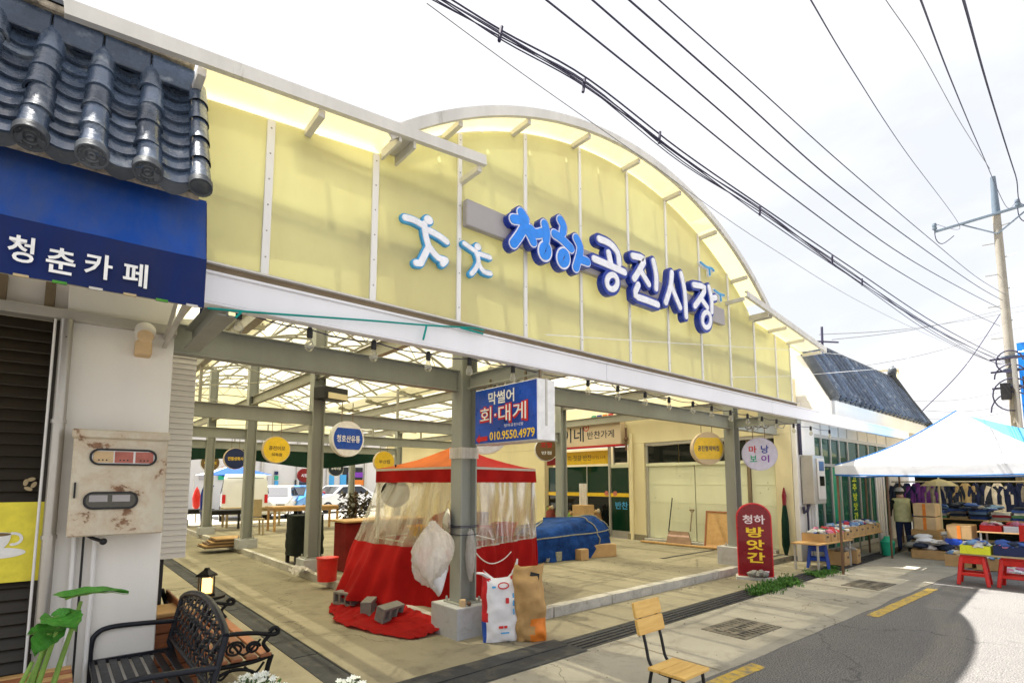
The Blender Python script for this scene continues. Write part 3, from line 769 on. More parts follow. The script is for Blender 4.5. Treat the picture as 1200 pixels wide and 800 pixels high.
# roof sheets: each between two ribs
rx = [1.74 + 6.28 * i / 12 for i in range(13)]
ry = [3.62, 5.6, 7.4, 9.2, 11.2, 13.3, 15.4, 17.5, 19.5, 22.4]
for i in range(12):
    for j in range(len(ry) - 1):
        g = MB(); xa, xb = rx[i] + .006, rx[i + 1] - .006
        g.sheet(lambda a, b: (xa + (xb - xa) * a, ry[j] + .005 + (ry[j + 1] - ry[j] - .01) * b, z_arch(xa + (xb - xa) * a) + .012 + .004 * nz((i, j, a), 3)), 3, 1)
        obj('roof_sheet', g, M_['clear'], hall)
for xs_, y0 in (((-.38, .5, 1.3, 2.1, 2.55), 3.62), ((7.2, 7.7, 8.6, 9.5, 10.1), 3.62), ((10.1, 10.8, 11.55), 4.12)):  # the last strip's front edge is brought forward to block sun on the pavement
    for a_, b_ in zip(xs_[:-1], xs_[1:]):
        for j in range(len(ry) - 1):
            ya = max(ry[j], y0); yb = ry[j + 1]
            if yb <= ya: continue
            g = MB(); g.face([(a_ + .006, ya + .005, z_side(a_) + .012), (b_ - .006, ya + .005, z_side(b_) + .012), (b_ - .006, yb - .005, z_side(b_) + .012), (a_ + .006, yb - .005, z_side(a_) + .012)])
            obj('roof_sheet', g, M_['clear'], hall)
# front wall of yellow sheets
div = [-.6, .18, .957, 1.72, 2.5, 3.27, 4.06, 4.89, 5.68, 6.47, 7.26, 8.04, 8.80, 9.37]
ZPB = 2.95
for i in range(len(div) - 1):
    a, b = div[i], div[i + 1]
    n = 8; g = MB()
    xs2 = [a + .004 + (b - a - .008) * k / n for k in range(n + 1)]
    brk = [x for x in (1.72, 2.0, 8.04, 7.75) if a < x < b]
    top = [(x, z_top(x) - .015) for x in sorted(xs2 + brk)]
    poly = [(xs2[0], ZPB), (xs2[-1], ZPB)] + top[::-1]
    g.prism(poly, FZ(YP), -.004, .004)
    obj('front_panel', g, M_['yellow'], hall)
for x in div[1:]:
    w = .05 if x < 2 else (.042 if x < 4 else .034)
    g = MB(); g.lohi((x - w / 2, YP - .022, ZPB - .02), (x + w / 2, YP + .022, z_top(x) - .02))
    s = obj('divider', g, M_['white'], hall, .003)
    for k in range(6):
        z = ZPB + .12 + k * (z_top(x) - ZPB - .2) / 5
        g = MB(); g.lathe([(.006, 0), (.005, .004), (0, .005)], (x, YP - .022, z), 8, (0, -1, 0)); obj('screw', g, M_['pipe'], s)
for z in (3.46, 3.98, 4.5):                  # steel girts behind the sheets
    xs3 = [x for x in [i * .1 for i in range(-5, 95)] if z_top(x) > z + .08]
    g = MB(); g.bar((xs3[0], YP + .07, z), (xs3[-1], YP + .07, z), .05, .06); obj('girt', g, M_['steel2'], hall)
# ledge, fascia below, and a brown strip coloured as the shadow gap between
for k, (a, b) in enumerate(((.35, 4.35), (4.35, 8.35), (8.35, 12.35), (12.35, 16.3))):
    g = MB(); g.lohi((a + .002, YB, 2.675), (b - .002, YB + .05, 2.845)); g.lohi((a + .002, YB - .02, 2.845), (b - .002, YB + .06, 2.862)); g.lohi((a + .002, YB - .002, 2.66), (b - .002, YB + .09, 2.675))
    fs = obj('fascia', g, M_['fascia'], hall, .004)
    if a < 9:
        b2 = min(b, 9.42)
        g = MB(); g.lohi((a, YB + .035, 2.862), (b2, YP + .02, 2.925)); obj('shadow_gap_strip', g, M_['gap'], hall)
        g = MB(); g.add([(a, YB + .0, 2.925), (b2, YB + .0, 2.925), (b2, YP, 2.965), (a, YP, 2.965), (a, YB + .0, 2.915), (b2, YB + .0, 2.915), (b2, YP, 2.915), (a, YP, 2.915)],
                        [(0, 1, 2, 3), (0, 4, 5, 1), (4, 7, 6, 5), (0, 3, 7, 4), (1, 5, 6, 2)]); obj('ledge', g, M_['alu'], hall)
g = MB(); g.lohi((9.42, YB + .05, 2.6), (9.6, 4.2, 2.84)); obj('fascia_bracket', g, M_['steel'], hall)
# visor over the arch and the two side slopes
def visor(xa, xb, zf, nseg, struts, sheets, YO=YO):
    pts = [(xa + (xb - xa) * i / nseg, zf(xa + (xb - xa) * i / nseg)) for i in range(nseg + 1)]
    g = MB(); b = len(g.v)
    prof = [(YO - .012, -.012), (YO - .012, .072), (YO + .03, .072), (YO + .03, .062), (YO + .0, .062), (YO + .0, -.002), (YO + .03, -.002), (YO + .03, -.012)]
    m = len(prof)
    for i, (x, z) in enumerate(pts):
        p0 = pts[max(i - 1, 0)]; p1 = pts[min(i + 1, nseg)]; t = V((p1[0] - p0[0], p1[1] - p0[1])).normalized(); nn = V((-t.y, t.x))
        for y, h in prof: g.v.append(V((x + nn.x * h, y, z + nn.y * h)))
    for i in range(nseg):
        for k in range(m): g.f.append([i * m + k, (i + 1) * m + k, (i + 1) * m + (k + 1) % m, i * m + (k + 1) % m]); g.m.append(0)
    g.f.append(list(range(m))); g.f.append([nseg * m + k for k in range(m)][::-1]); g.m += [0, 0]
    obj('visor_band', g, M_['alu'], hall, smooth=35)
    for x in struts:
        g = MB(); z = zf(x) - .025; g.bar((x, YO + .045, z), (x, YP + .03, z), .045, .05); obj('visor_strut', g, M_['alu'], hall, .003)
    for a, b2 in zip(sheets[:-1], sheets[1:]):
        g = MB(); g.sheet(lambda p, q: (a + (b2 - a) * p, YO + .006 + (YP + .10 - YO - .006) * q, zf(a + (b2 - a) * p) + .055), 4, 1); obj('visor_sheet', g, M_['visor'], hall)
visor(1.70, 8.06, z_arch, 48, [2.35, 3.12, 3.97, 4.83, 5.68, 6.55, 7.4], [1.9, 2.35, 3.12, 3.97, 4.83, 5.68, 6.55, 7.4, 7.9], YO + .035)
visor(-.11, 2.55, z_side, 6, [.5, 1.2, 2.52], [.5, 1.2, 1.86])
visor(7.18, 10.15, z_side, 6, [7.2, 8.6, 9.3, 10.05], [8.05, 8.6, 9.3, 10.1])
for x in (1.83, 7.98):                       # deep brackets where the arch springs
    g = MB(); z = z_side(x)
    for dx in (-.06, .06): g.bar((x + dx, YO + .02, z - .02), (x + dx, YP, z - .02), .02, .07)
    g.bar((x, YO + .02, z + .022), (x, YP, z + .022), .13, .012)
    obj('springer_bracket', g, M_['alu'], hall)
# rear gable of pale sheets high up
for i in range(1, len(div) - 1):
    a, b = div[i], div[i + 1]; g = MB()
    tp = [(a + (b - a) * k / 6, z_top(a + (b - a) * k / 6) - .02) for k in range(7)]
    g.prism([(a + .01, 3.3), (b - .01, 3.3)] + tp[::-1], FZ(22.42), -.004, .004); obj('rear_panel', g, M_['clear'], hall)
# shade net slung across the hall
for k, (y, a, b, zt, dr) in enumerate(((18.9, .9, 9.4, 2.78, .62),)):
    g = MB(); g.sheet(lambda p, q: (a + (b - a) * p, y + .12 * math.sin(p * 17) * q, zt - .12 * math.sin(math.pi * p) ** 2 - q * dr * (.75 + .25 * math.sin(p * 9 + 1))), 60, 5)
    tag(obj('shade_net', g, M_['tealnet']), 'dark green shade net slung across the back of the hall', 'net')

# ================================================================== CAFÉ on the left
def lx(u, v, yl): return (cat_(u, v, yl) - CO).dot(CX)
def CF(yl): return frame(cl(0, yl, 0), CX, ZUP)              # café facade frame: a = local x, b = z, normal towards the street
cafe = thing('cafe_building', 'cafe building corner with white wall, dark shutters and blue-grey tiled eave', 'building', tuple(cl(-.4, 1.4, 0)))
def cbox(a, b): # box between two café-frame corners
    g = MB(); m = Matrix((CX, CN, ZUP)).transposed()
    c = cl(*[(p + q) / 2 for p, q in zip(a, b)])
    return g.box(c, [abs(q - p) for p, q in zip(a, b)], mat=m)
obj('wall', cbox((-.685, 1.4, 0), (-.06, 5.5, 3.35)), M_['whitewall'], cafe, .006)
obj('upper_wall', cbox((-6, 1.46, 2.765), (-.687, 5.5, 3.35)), M_['whitewall'], cafe)
obj('side_wall', cbox((-6, 1.5, 0), (-2.9, 5.5, 2.76)), M_['whitewall'], cafe)
obj('lintel', cbox((-2.9, 1.34, 2.69), (-.05, 1.46, 2.76)), M_['frame'], cafe, .004)
for x in (-.78, -1.02, -1.4, -1.9): obj('lintel_post', cbox((x - .025, 1.40, 2.762), (x + .025, 1.458, 2.95)), M_['gap'], cafe)
# dark louvred shutters
for k in range(35):
    z = .02 + k * .0765
    m = Matrix((CX, CN, ZUP)).transposed() @ Matrix.Rotation(R(-24), 3, 'X')
    g = MB(); g.box(cl(-1.82, 1.47, z + .03), (2.14, .014, .086), mat=m); obj('slat', g, M_['wood_dark'], cafe, .003)
obj('shutter_back', cbox((-2.9, 1.52, 0), (-.69, 1.54, 2.69)), M_['wood_dark'], cafe)
obj('shutter_frame', cbox((-.752, 1.40, 0), (-.705, 1.5, 2.69)), M_['wood_dark'], cafe)
g = MB(); p = [cl(-.735, 1.33, 0), cl(-.735, 1.33, 2.68)]; g.tube(p, .008, 10); obj('white_pipe', g, M_['white'], cafe, smooth=40)
g = MB(); g.tube([cl(-.675, 1.33, 0), cl(-.675, 1.33, 2.685)], .036, 14); dp = obj('drain_pipe', g, M_['pipe'], cafe, smooth=40)
for z in (.55, 1.25, 2.0): g = MB(); g.tube([cl(-.675, 1.33, z - .012), cl(-.675, 1.33, z + .012)], .042, 14); obj('pipe_clip', g, M_['pipe'], dp)
for x in (-.55, -.50, -.44):
    g = MB(); g.tube([cl(x, 1.37, 0), cl(x, 1.37, 1.24)], .015 if x != -.5 else .007, 10); obj('conduit', g, M_['white'] if x != -.5 else M_['blackp'], cafe, smooth=40)
# yellow coffee poster
po = thing('coffee_poster', 'yellow poster with a white coffee cup on the dark shutters', 'poster', tuple(cl(-.9, 1.4, 1.2)))
obj('sheet', cbox((-1.25, 1.395, .975), (-.70, 1.402, 1.475)), M_['yellow_print'], po)
cf = CF(1.392)
g = MB(); g.prism([(-.94 + .10 * math.cos(a) * (1 if math.sin(a) > 0 else .8), 1.27 + (.02 if math.sin(a) > 0 else .1) * math.sin(a)) for a in [i * math.pi / 14 for i in range(28)]], cf, 0, .004); obj('cup', g, M_['print_white'], po)
g = MB(); g.prism([(-.93 + .145 * math.cos(a), 1.16 + .034 * math.sin(a)) for a in [i * math.pi / 14 for i in range(28)]], cf, -.001, .002); obj('saucer', g, M_['lightbox'], po)
g = MB(); g.ribbon([(-.85 + .04 * math.cos(a), 1.245 + .035 * math.sin(a)) for a in [R(100 - 22 * i) for i in range(10)]], .008, cf, 0, .003); obj('cup_handle', g, M_['print_white'], po)
g = MB(); g.prism([(-.94 + .08 * math.cos(a), 1.275 + .012 * math.sin(a)) for a in [i * math.pi / 10 for i in range(20)]], cf, .004, .006); obj('coffee', g, M_['brown_face'], po)
for k, (x, z, ry) in enumerate(((-.79, 1.62, .3), (-.80, 1.56, -.4), (-.775, 1.585, 1.1), (-.815, 1.60, 1.4))):
    g = MB(); g.prism([(x + .022 * math.cos(a) * math.cos(ry) - .012 * math.sin(a) * math.sin(ry), z + .022 * math.cos(a) * math.sin(ry) + .012 * math.sin(a) * math.cos(ry)) for a in [i * math.pi / 8 for i in range(16)]], CF(1.40), 0, .006)
    obj('gold_leaf_mark', g, M_['tan'], cafe)
# meter cabinet on the wall
mbx = thing('meter_cabinet', 'rusty cream meter cabinet with two rounded windows on the cafe wall', 'cabinet', tuple(cl(-.33, 1.3, 1.25)))
obj('case', cbox((-.585, 1.16, 1.255), (-.075, 1.398, 1.90)), M_['rust'], mbx, .008)
obj('rain_lip', cbox((-.595, 1.135, 1.885), (-.065, 1.398, 1.945)), M_['rust'], mbx, .01)
def rrect(x0, x1, z0, z1, r, n=5):
    o = []
    for cx_, cz_, a0 in ((x1 - r, z1 - r, 0), (x0 + r, z1 - r, 90), (x0 + r, z0 + r, 180), (x1 - r, z0 + r, 270)):
        o += [(cx_ + r * math.cos(R(a0 + 90 * k / n)), cz_ + r * math.sin(R(a0 + 90 * k / n))) for k in range(n + 1)]
    return o
cf = CF(1.16)
for (x0, x1, z0, z1, nm) in ((-.50, -.135, 1.712, 1.822, 'top'), (-.515, -.225, 1.425, 1.54, 'low')):
    g = MB(); outer = rrect(x0, x1, z0, z1, .052); inner = rrect(x0 + .013, x1 - .013, z0 + .013, z1 - .013, .04); m = len(outer)
    for d in (.0, .014): g.v += [cf(a, b, d) for a, b in outer] + [cf(a, b, d) for a, b in inner]
    for i in range(m):
        j = (i + 1) % m
        g.f += [[2 * m + i, 2 * m + j, 3 * m + j, 3 * m + i], [i, j, 2 * m + j, 2 * m + i], [m + i, 3 * m + i, 3 * m + j, m + j]]; g.m += [0, 0, 0]
    wf = obj('window_rim', g, M_['blackp'], mbx)
    g = MB(); g.prism(inner, cf, .001, .003); obj('window_pane', g, M_['glassdark'] if nm == 'low' else M_['lightbox'], wf)
    if nm == 'top':
        for k, (c, w) in enumerate((('orange', .105), ('red', .1), ('red', .1))):
            xa = x0 + .02 + k * .112
            g = MB(); g.prism([(xa, z0 + .018), (xa + w, z0 + .018), (xa + w, z1 - .018), (xa, z1 - .018)], cf, .003, .006); obj('meter_dial', g, M_['card2'] if c == 'orange' else dye('faded_red_label', .45, .16, .13), wf)
            for q in range(3): g = MB(); g.prism([(xa + .03 + q * .02 + .005 * math.cos(a), z0 + .035 + .005 * math.sin(a)) for a in [i * math.pi / 4 for i in range(8)]], cf, .006, .007); obj('dot', g, M_['blackp'], wf)
    else:
        for k in range(2):
            xa = x0 + .03 + k * .12; g = MB(); g.prism([(xa, z0 + .05), (xa + .095, z0 + .05), (xa + .095, z1 - .022), (xa, z1 - .022)], cf, .003, .005); obj('meter_counter', g, M_['greybar'], wf)
obj('latch', cbox((-.565, 1.148, 1.50), (-.555, 1.16, 1.60)), M_['blackp'], mbx)
g = MB(); g.tube([cl(-.48, 1.28, 1.255), cl(-.45, 1.25, 1.235), cl(-.40, 1.22, 1.215)], .012, 8); obj('gas_cock', g, M_['blackp'], mbx, smooth=50)
g = MB(); g.ball(cl(-.395, 1.22, 1.213), .022, 8, 6); obj('cock_knob', g, M_['blackp'], mbx, smooth=60)
# lamp under the awning
lm = thing('wall_lamp', 'small beige round lamp under the blue awning', 'lamp', tuple(cl(-.24, 1.3, 2.55)))
obj('bracket', cbox((-.30, 1.26, 2.50), (-.20, 1.40, 2.60)), M_['card2'], lm, .01)
g = MB(); g.lathe([(.0, .0), (.05, .0), (.062, .03), (.062, .09), (.04, .12), (0, .13)], cl(-.25, 1.2, 2.67), 18, tuple(-CN * .8 - ZUP * .6)); obj('lamp_head', g, M_['siding'], lm, smooth=40)
g = MB(); g.lathe([(.048, 0), (.045, .006), (0, .008)], cl(-.25, 1.2, 2.67) + (-CN * .8 - ZUP * .6).normalized() * .128, 18, tuple(-CN * .8 - ZUP * .6)); obj('lens', g, M_['card2'], lm)
# siding-clad side block and brown panel at the passage
sid = thing('siding_block', 'white horizontal siding box hung at the cafe corner beside the passage', 'cladding', (.7, 5.05, 1.0))
for k in range(37):
    g = MB(); z = 1.0 + k * .045
    g.add([(.50, 5.0, z), (.845, 5.0, z), (.845, 5.014, z + .043), (.50, 5.014, z + .043), (.50, 5.06, z), (.845, 5.06, z), (.845, 5.06, z + .043), (.50, 5.06, z + .043)],
          [(0, 1, 2, 3), (0, 4, 5, 1), (1, 5, 6, 2), (3, 2, 6, 7), (0, 3, 7, 4)]); obj('siding_board', g, M_['siding'], sid)
g = MB(); g.lohi((.5, 5.06, 1.0), (.84, 6.6, 2.66)); obj('core', g, M_['siding'], sid)
g = MB(); g.lohi((.80, 6.62, 2.3), (.84, 6.9, 3.0)); obj('brown_flap', g, M_['ply'], sid)
g = MB(); g.lohi((.42, 5.1, 0), (.62, 6.4, .995)); obj('brown_panel', g, M_['sofa'], cafe)
g = MB(); g.lohi((.64, 5.15, 0), (.72, 6.0, .995)); obj('dark_post', g, M_['blackp'], cafe)
# ---- tiled eave
EY0, EZ0, EY1, EZ1 = -.10, 3.175, .36, 4.0
sl = V((0, EY1 - EY0, EZ1 - EZ0)); SL = sl.length; sl.normalize(); snr = V((0, -sl.z, sl.y))   # slope direction and outward normal (café frame)
def tl(x, s, h): # café tile frame: x along eave, s up the slope, h out from it
    q = V((x, EY0, EZ0)) + sl * s + snr * h
    return cl(q.x, q.y, q.z)
rows = [-.115 - .22 * i for i in range(1, 12)]
eave = thing('tiled_eave', 'blue-grey glazed tile eave with round end tiles above the blue awning', 'tile roof', tuple(cl(-1, 0, 3.1)))
g = MB(); g.add([tl(-2.7, 0, -.06), tl(-.1, 0, -.06), tl(-.1, SL, -.06), tl(-2.7, SL, -.06), tl(-2.7, 0, -.1), tl(-.1, 0, -.1), tl(-.1, SL, -.1), tl(-2.7, SL, -.1)], [(0, 1, 2, 3), (4, 7, 6, 5), (0, 4, 5, 1), (3, 2, 6, 7), (1, 5, 6, 2), (0, 3, 7, 4)]); obj('roof_bed', g, M_['mortar'], eave)
NT_ = 5; PL = (SL - .02) / NT_
for ri, x in enumerate(rows):
    for k in range(NT_):
        g = MB(); s0 = k * PL - .015; s1 = (k + 1) * PL + .02; r0, r1 = .064, .056
        jx = rnd.uniform(-.006, .006); s0 += rnd.uniform(-.008, .008)
        def ring(s, r): return [tl(x + jx + r * math.cos(R(a)), s, .0 + r * math.sin(R(a)) * 1.0 - .005) for a in range(-30, 211, 20)]
        prof = [(s0, r0 - .012), (s0, r0), (s0 + .028, r0), (s0 + .03, r0 - .006), (s1, r1)]
        b = 0; m = 13
        for s, r in prof: g.v += ring(s, r)
        for i in range(len(prof) - 1):
            for j in range(m - 1): g.f.append([i * m + j, i * m + j + 1, (i + 1) * m + j + 1, (i + 1) * m + j]); g.m.append(0)
        tl_ = obj('ridge_tile' if False else 'cover_tile', g, M_['tile'], eave, smooth=40)
    # round end disc with relief
    c = tl(x, -.02, .002); ax = -(tl(x, 1, 0) - tl(x, 0, 0)).normalized()
    g = MB(); g.lathe([(0, .004), (.014, .012), (.02, .004), (.028, .004), (.033, .010), (.038, .004), (.054, .005), (.058, .013), (.066, .013), (.068, -.03), (.06, -.03)], c, 22, ax); e = obj('end_tile', g, M_['tile2'], eave, smooth=40)
    for q in range(8):
        a = q * math.pi / 4; a1 = ax.cross(ZUP).normalized(); a2 = ax.cross(a1)
        g = MB(); g.ball(c + ax * .008 + (a1 * math.cos(a) + a2 * math.sin(a)) * .046, .006, 6, 4); obj('relief_bead', g, M_['tile2'], e)
    # pan tiles between this row and the one to its right
    xm = x + .11
    NP = 9; pl_ = (SL + .06) / NP
    for k in range(NP):
        g = MB(); s0 = k * pl_ - .02 + rnd.uniform(-.008, .008); s1 = (k + 1) * pl_ + .02; xj = rnd.uniform(-.005, .005)
        def pan(a, t): # a across 0..1, t along
            w = .094; ang = (a - .5) * 2
            return tl(xm + xj + w * ang, s0 + (s1 - s0) * t, .012 - .045 * (1 - ang * ang) + .024 * (1 - t))
        g.sheet(pan, 8, 2)
        g.sheet(lambda a, t: pan(a, 0) - (tl(0, 0, .018 * t) - tl(0, 0, 0)), 8, 1)
        obj('pan_tile', g, M_['tile'], eave, smooth=35)
    g = MB(); g.sheet(lambda a, t: tl(xm + .085 * (a - .5) * 2, -.03, -.03 * (1 - ((a - .5) * 2) ** 2) - .075 * t * (1 - .55 * ((a - .5) * 2) ** 2) + .02), 8, 2)
    obj('drip_tile', g, M_['tile2'], eave, smooth=40)
# top course, dark ridge and verge
for i in range(12):
    xa = -.12 - .22 * i - .22; xb = xa + .214
    g = MB(); g.prism([(xa, 0), (xb, 0), (xb, .17), (xa, .17)], frame(cl(0, .32, 3.93), CX, ZUP * .97 + CN * .2), 0, .03); obj('course_tile', g, M_['tile'], eave, .005)
g = MB(); fr = frame(cl(0, .345, 4.102), CX, ZUP); g.prism([(-2.7, 0), (-.13, 0), (-.13, .04), (-2.7, .04)], fr, -.06, .05); obj('mortar_band', g, M_['mortar'], eave, .008)
for i in range(7):
    xa = -.14 - .36 * i - .36
    g = MB(); g.sheet(lambda a, t: cl(xa + .355 * a, .36 - .075 * math.cos(math.pi * t) , 4.14 + .075 * math.sin(math.pi * t)), 2, 8); obj('top_tile', g, M_['tile2'], eave, smooth=50)
g = MB(); g.sheet(lambda a, t: tl(-.145 + .075 * math.sin(math.pi * .5 * a) + .004 * nz((a * 3, t * 9, 0), 4), -.02 + (SL + .08) * t, .045 - .10 * (1 - math.cos(math.pi * .5 * a)) + .012 * nz((a, t * 14, 3), 3)), 5, 40); obj('verge_mortar', g, M_['mortar'], eave, smooth=60)
for k in range(5):
    s0 = k * .19 - .03; g = MB()
    g.sheet(lambda a, t: tl(-.105 + .052 * math.cos(R(-60 + 240 * a)) * (1 - .1 * t), s0 + .205 * t, .012 + .052 * math.sin(R(-60 + 240 * a)) * (1 - .1 * t) + .008 * (1 - t)), 12, 2); obj('verge_tile', g, M_['tile'], eave, smooth=40)
g = MB(); g.lathe([(0, .01), (.03, .012), (.045, .006), (.056, .012), (.058, -.03)], tl(-.105, -.035, .015), 18, tuple(-(tl(0, 1, 0) - tl(0, 0, 0)))); obj('end_tile', g, M_['tile2'], eave, smooth=40)
obj('eave_board', cbox((-2.7, .37, 3.0), (-.16, .46, 4.14)), M_['mortar'], cafe)
obj('parapet', cbox((-2.7, .47, 3.3), (-.16, 1.4, 4.1)), M_['whitewall'], cafe)
# ---- blue awning
aw = thing('cafe_awning', 'blue cloth awning with white Korean lettering on its navy valance', 'awning', tuple(cl(-.5, 0, 2.5)))
g = MB()
def awf(a, t): return cl(-2.6 + 2.555 * a, .14 * t, 2.81 + .40 * t + .008 * math.sin(a * 40) * (1 - t) * .4 - .012 * math.sin(math.pi * t))
g.sheet(awf, 60, 6); g.sheet(lambda a, t: awf(a, t) - V((0, 0, .006)), 60, 6)
obj('canopy_cloth', g, M_['awning'], aw, smooth=40)
g = MB()
def vaf(a, t): return cl(-2.6 + 2.555 * a, -.003 + .006 * math.sin(a * 52 + 2 * t) * t, 2.81 - .268 * t)
g.sheet(vaf, 80, 4); g.sheet(lambda a, t: vaf(a, t) + CN * .005, 80, 4); obj('valance', g, M_['valance'], aw, smooth=40)
g = MB(); g.prism([(0, 2.545), (0, 2.81), (.14, 3.20), (.2, 3.2), (.2, 2.9), (.14, 2.545)], frame(cl(-.046, 0, 0), CN, ZUP), 0, .004); obj('end_cloth', g, M_['valance'], aw)
for x in (-2.5, -1.3, -.12):
    g = MB(); g.bar(cl(x, .02, 2.56), cl(x, 1.38, 2.60), .025, .025); g.bar(cl(x, .02, 2.8), cl(x, 1.38, 2.66), .02, .02); obj('arm', g, M_['frame'], aw)
g = MB(); g.bar(cl(-2.6, .012, 2.552), cl(-.05, .012, 2.552), .018, .018); obj('front_bar', g, M_['frame'], aw)
for k in range(9):
    x = -.10 - .135 * k; g = MB(); g.bar(cl(x - .025, -.008, 2.540), cl(x + .028, -.008, 2.540), .012, .012); obj('edge_clip', g, (M_['frame'], M_['leaf'], M_['tan'])[k % 3], aw)
vf = CF(-.012)
for ch, ua, ub, vc in (('청', 9, 41, 293), ('춘', 54, 89, 307), ('카', 99, 132, 313), ('페', 144, 173, 323)):
    xa, xb = lx(ua, vc, 0), lx(ub, vc, 0); zc = cat_((ua + ub) / 2, vc, 0).z
    text('lettering', ch, vf, ((xa + xb) / 2, zc), xb - xa, .125, M_['print_white'], aw, .004, .018)

# ================================================================== MAIN SIGN
def sp(c, pts, y=3.47):
    """zoomed-crop stroke points -> (X, Z) on the sign plane"""
    x0, y0, k = c; o = []
    for x, q in pts:
        w = at(x0 + x / k, y0 + q / k, y=y); o.append((w.x, w.z))
    return smooth_pts([V(p) for p in o], 3)
def ring(c, cx_, cy_, rx, ry, y=3.47):
    return [V((w.x, w.z)) for w in [at(c[0] + (cx_ + rx * math.cos(a)) / c[2], c[1] + (cy_ + ry * math.sin(a)) / c[2], y=y) for a in [i * math.pi / 12 for i in range(24)]]]
ms = thing('market_sign', 'blue and white Korean brush lettering on a grey bar across the yellow front', 'sign', (4.8, 3.5, 3.75))
g = MB(); g.lohi((2.52, 3.505, 3.785), (6.98, 3.57, 4.02)); obj('grey_bar', g, M_['greybar'], ms, .008)
for x in (2.9, 4.2, 5.5, 6.7): g = MB(); g.lohi((x, 3.571, 3.85), (x + .04, 3.6, 3.95)); obj('bracket', g, M_['frame'], ms)
A = (580, 230, 8.0); B = (680, 265, 6.155)
LET = [
 ('blue_letter', A, [[(222, 165), (262, 225)], [(150, 228), (215, 235), (258, 240)], [(262, 238), (248, 300), (205, 380), (150, 455)], [(268, 320), (305, 375), (335, 440)], [(308, 322), (360, 365), (430, 350)], [(440, 275), (458, 350), (452, 425)]], [(445, 525, 30, 50)]),
 ('blue_letter', A, [[(590, 235), (618, 290), (612, 350)], [(535, 365), (600, 410), (690, 500)], [(738, 405), (772, 480), (768, 560), (735, 680)], [(778, 600), (842, 625)]], [(618, 590, 32, 55)]),
 ('white_letter', B, [[(118, 100), (195, 135), (250, 200), (262, 275)], [(185, 200), (200, 275)], [(80, 243), (190, 290), (300, 340)]], [(210, 410, 38, 52)]),
 ('white_letter', B, [[(360, 222), (440, 245), (415, 310), (370, 385)], [(412, 320), (475, 425)], [(508, 258), (528, 360), (528, 455)], [(398, 430), (378, 505), (460, 540), (540, 572)]], []),
 ('white_letter', B, [[(642, 342), (632, 440), (598, 555)], [(640, 440), (672, 520), (702, 590)], [(708, 350), (735, 480), (745, 655)]], []),
 ('white_letter', B, [[(800, 428), (880, 450), (850, 520), (808, 580)], [(852, 525), (898, 590)], [(910, 445), (928, 530), (930, 620)], [(930, 525), (958, 520)]], [(892, 680, 30, 55)]),
]
sf = FZ(3.505)
for li, (nm, c, strokes, rings) in enumerate(LET):
    cur = [sp(c, s) for s in strokes]
    rg = [ring(c, *r) for r in rings]
    blue = nm.startswith('blue')
    r0 = .036 if blue else .03
    if blue: r_o, r_m, r_i = .066, .054, .043
    else: r_o, r_m, r_i = .068, None, .038
    g = MB()
    for k, s in enumerate(cur + rg): (g.ribbon if k < len(cur) else g.loop)(s, r_o, sf, -.01, .062 + k * .0006)
    root = obj(nm, g, M_['navy'], ms)
    if r_m:
        g = MB()
        for k, s in enumerate(cur + rg): (g.ribbon if k < len(cur) else g.loop)(s, r_m, sf, .055, .068 + k * .0006)
        obj('white_edge', g, M_['letterw'], root)
    g = MB()
    for k, s in enumerate(cur + rg): (g.ribbon if k < len(cur) else g.loop)(s, r_i if k < len(cur) else r_i * .85, sf, .06, .075 + k * .0006)
    obj('letter_face', g, M_['azure'] if blue else M_['letterw'], root)
# running figures and birds
Cc = (455, 235, 8.0)
def figure(name, label, c, strokes, head, rw, mats, group):
    t = thing(name, label, 'emblem', tuple(at(c[0] + head[0] / c[2], c[1] + head[1] / c[2], y=3.56)), group=group)
    sf2 = FZ(3.575)
    cur = [sp(c, s, 3.55) for s in strokes]
    hw = at(c[0] + head[0] / c[2], c[1] + head[1] / c[2], y=3.55)
    def build(extra, d0, d1):
        g = MB()
        for k, s in enumerate(cur): g.ribbon(s, rw + extra, sf2, d0, d1 + k * .0005)
        if head[2]: g.prism([(hw.x + (head[2] + extra) * 1.12 * math.cos(a), hw.z + (head[2] + extra) * math.sin(a)) for a in [i * math.pi / 12 for i in range(24)]], sf2, d0, d1 + .004)
        return g
    obj('outline', build(.012, 0, .03), M_[mats[0]], t); obj('figure_face', build(0, .028, .042), M_[mats[1]], t)
figure('running_figure', 'large white running figure with blue outline, left of the market lettering', Cc,
       [[(150, 165), (230, 188), (312, 235)], [(330, 225), (342, 330), (372, 440)], [(372, 285), (470, 340), (540, 392)], [(370, 440), (325, 530), (296, 590)], [(292, 594), (252, 590)], [(385, 455), (455, 540), (530, 565)], [(528, 570), (500, 598)]], (366, 190, .036), .026, ('sky', 'letterw'), 'running figures')
figure('running_figure', 'small white running figure with blue outline beside the grey sign bar', Cc,
       [[(705, 408), (800, 475)], [(812, 480), (838, 570), (812, 640), (772, 690)], [(845, 505), (945, 540)], [(840, 600), (885, 670), (950, 690)]], (828, 440, .030), .02, ('sky', 'letterw'), 'running figures')
figure('bird_emblem', 'upper small blue bird emblem near the arch edge', B, [[(862, 262), (905, 295), (940, 305), (958, 322)], [(925, 300), (930, 352)]], (925, 300, .0), .014, ('letterw', 'sky'), 'bird emblems')
figure('bird_emblem', 'lower small blue bird emblem beside the last sign letter', B, [[(962, 462), (1000, 490), (1032, 500)], [(1005, 490), (1010, 538)]], (1005, 490, .0), .014, ('letterw', 'sky'), 'bird emblems')

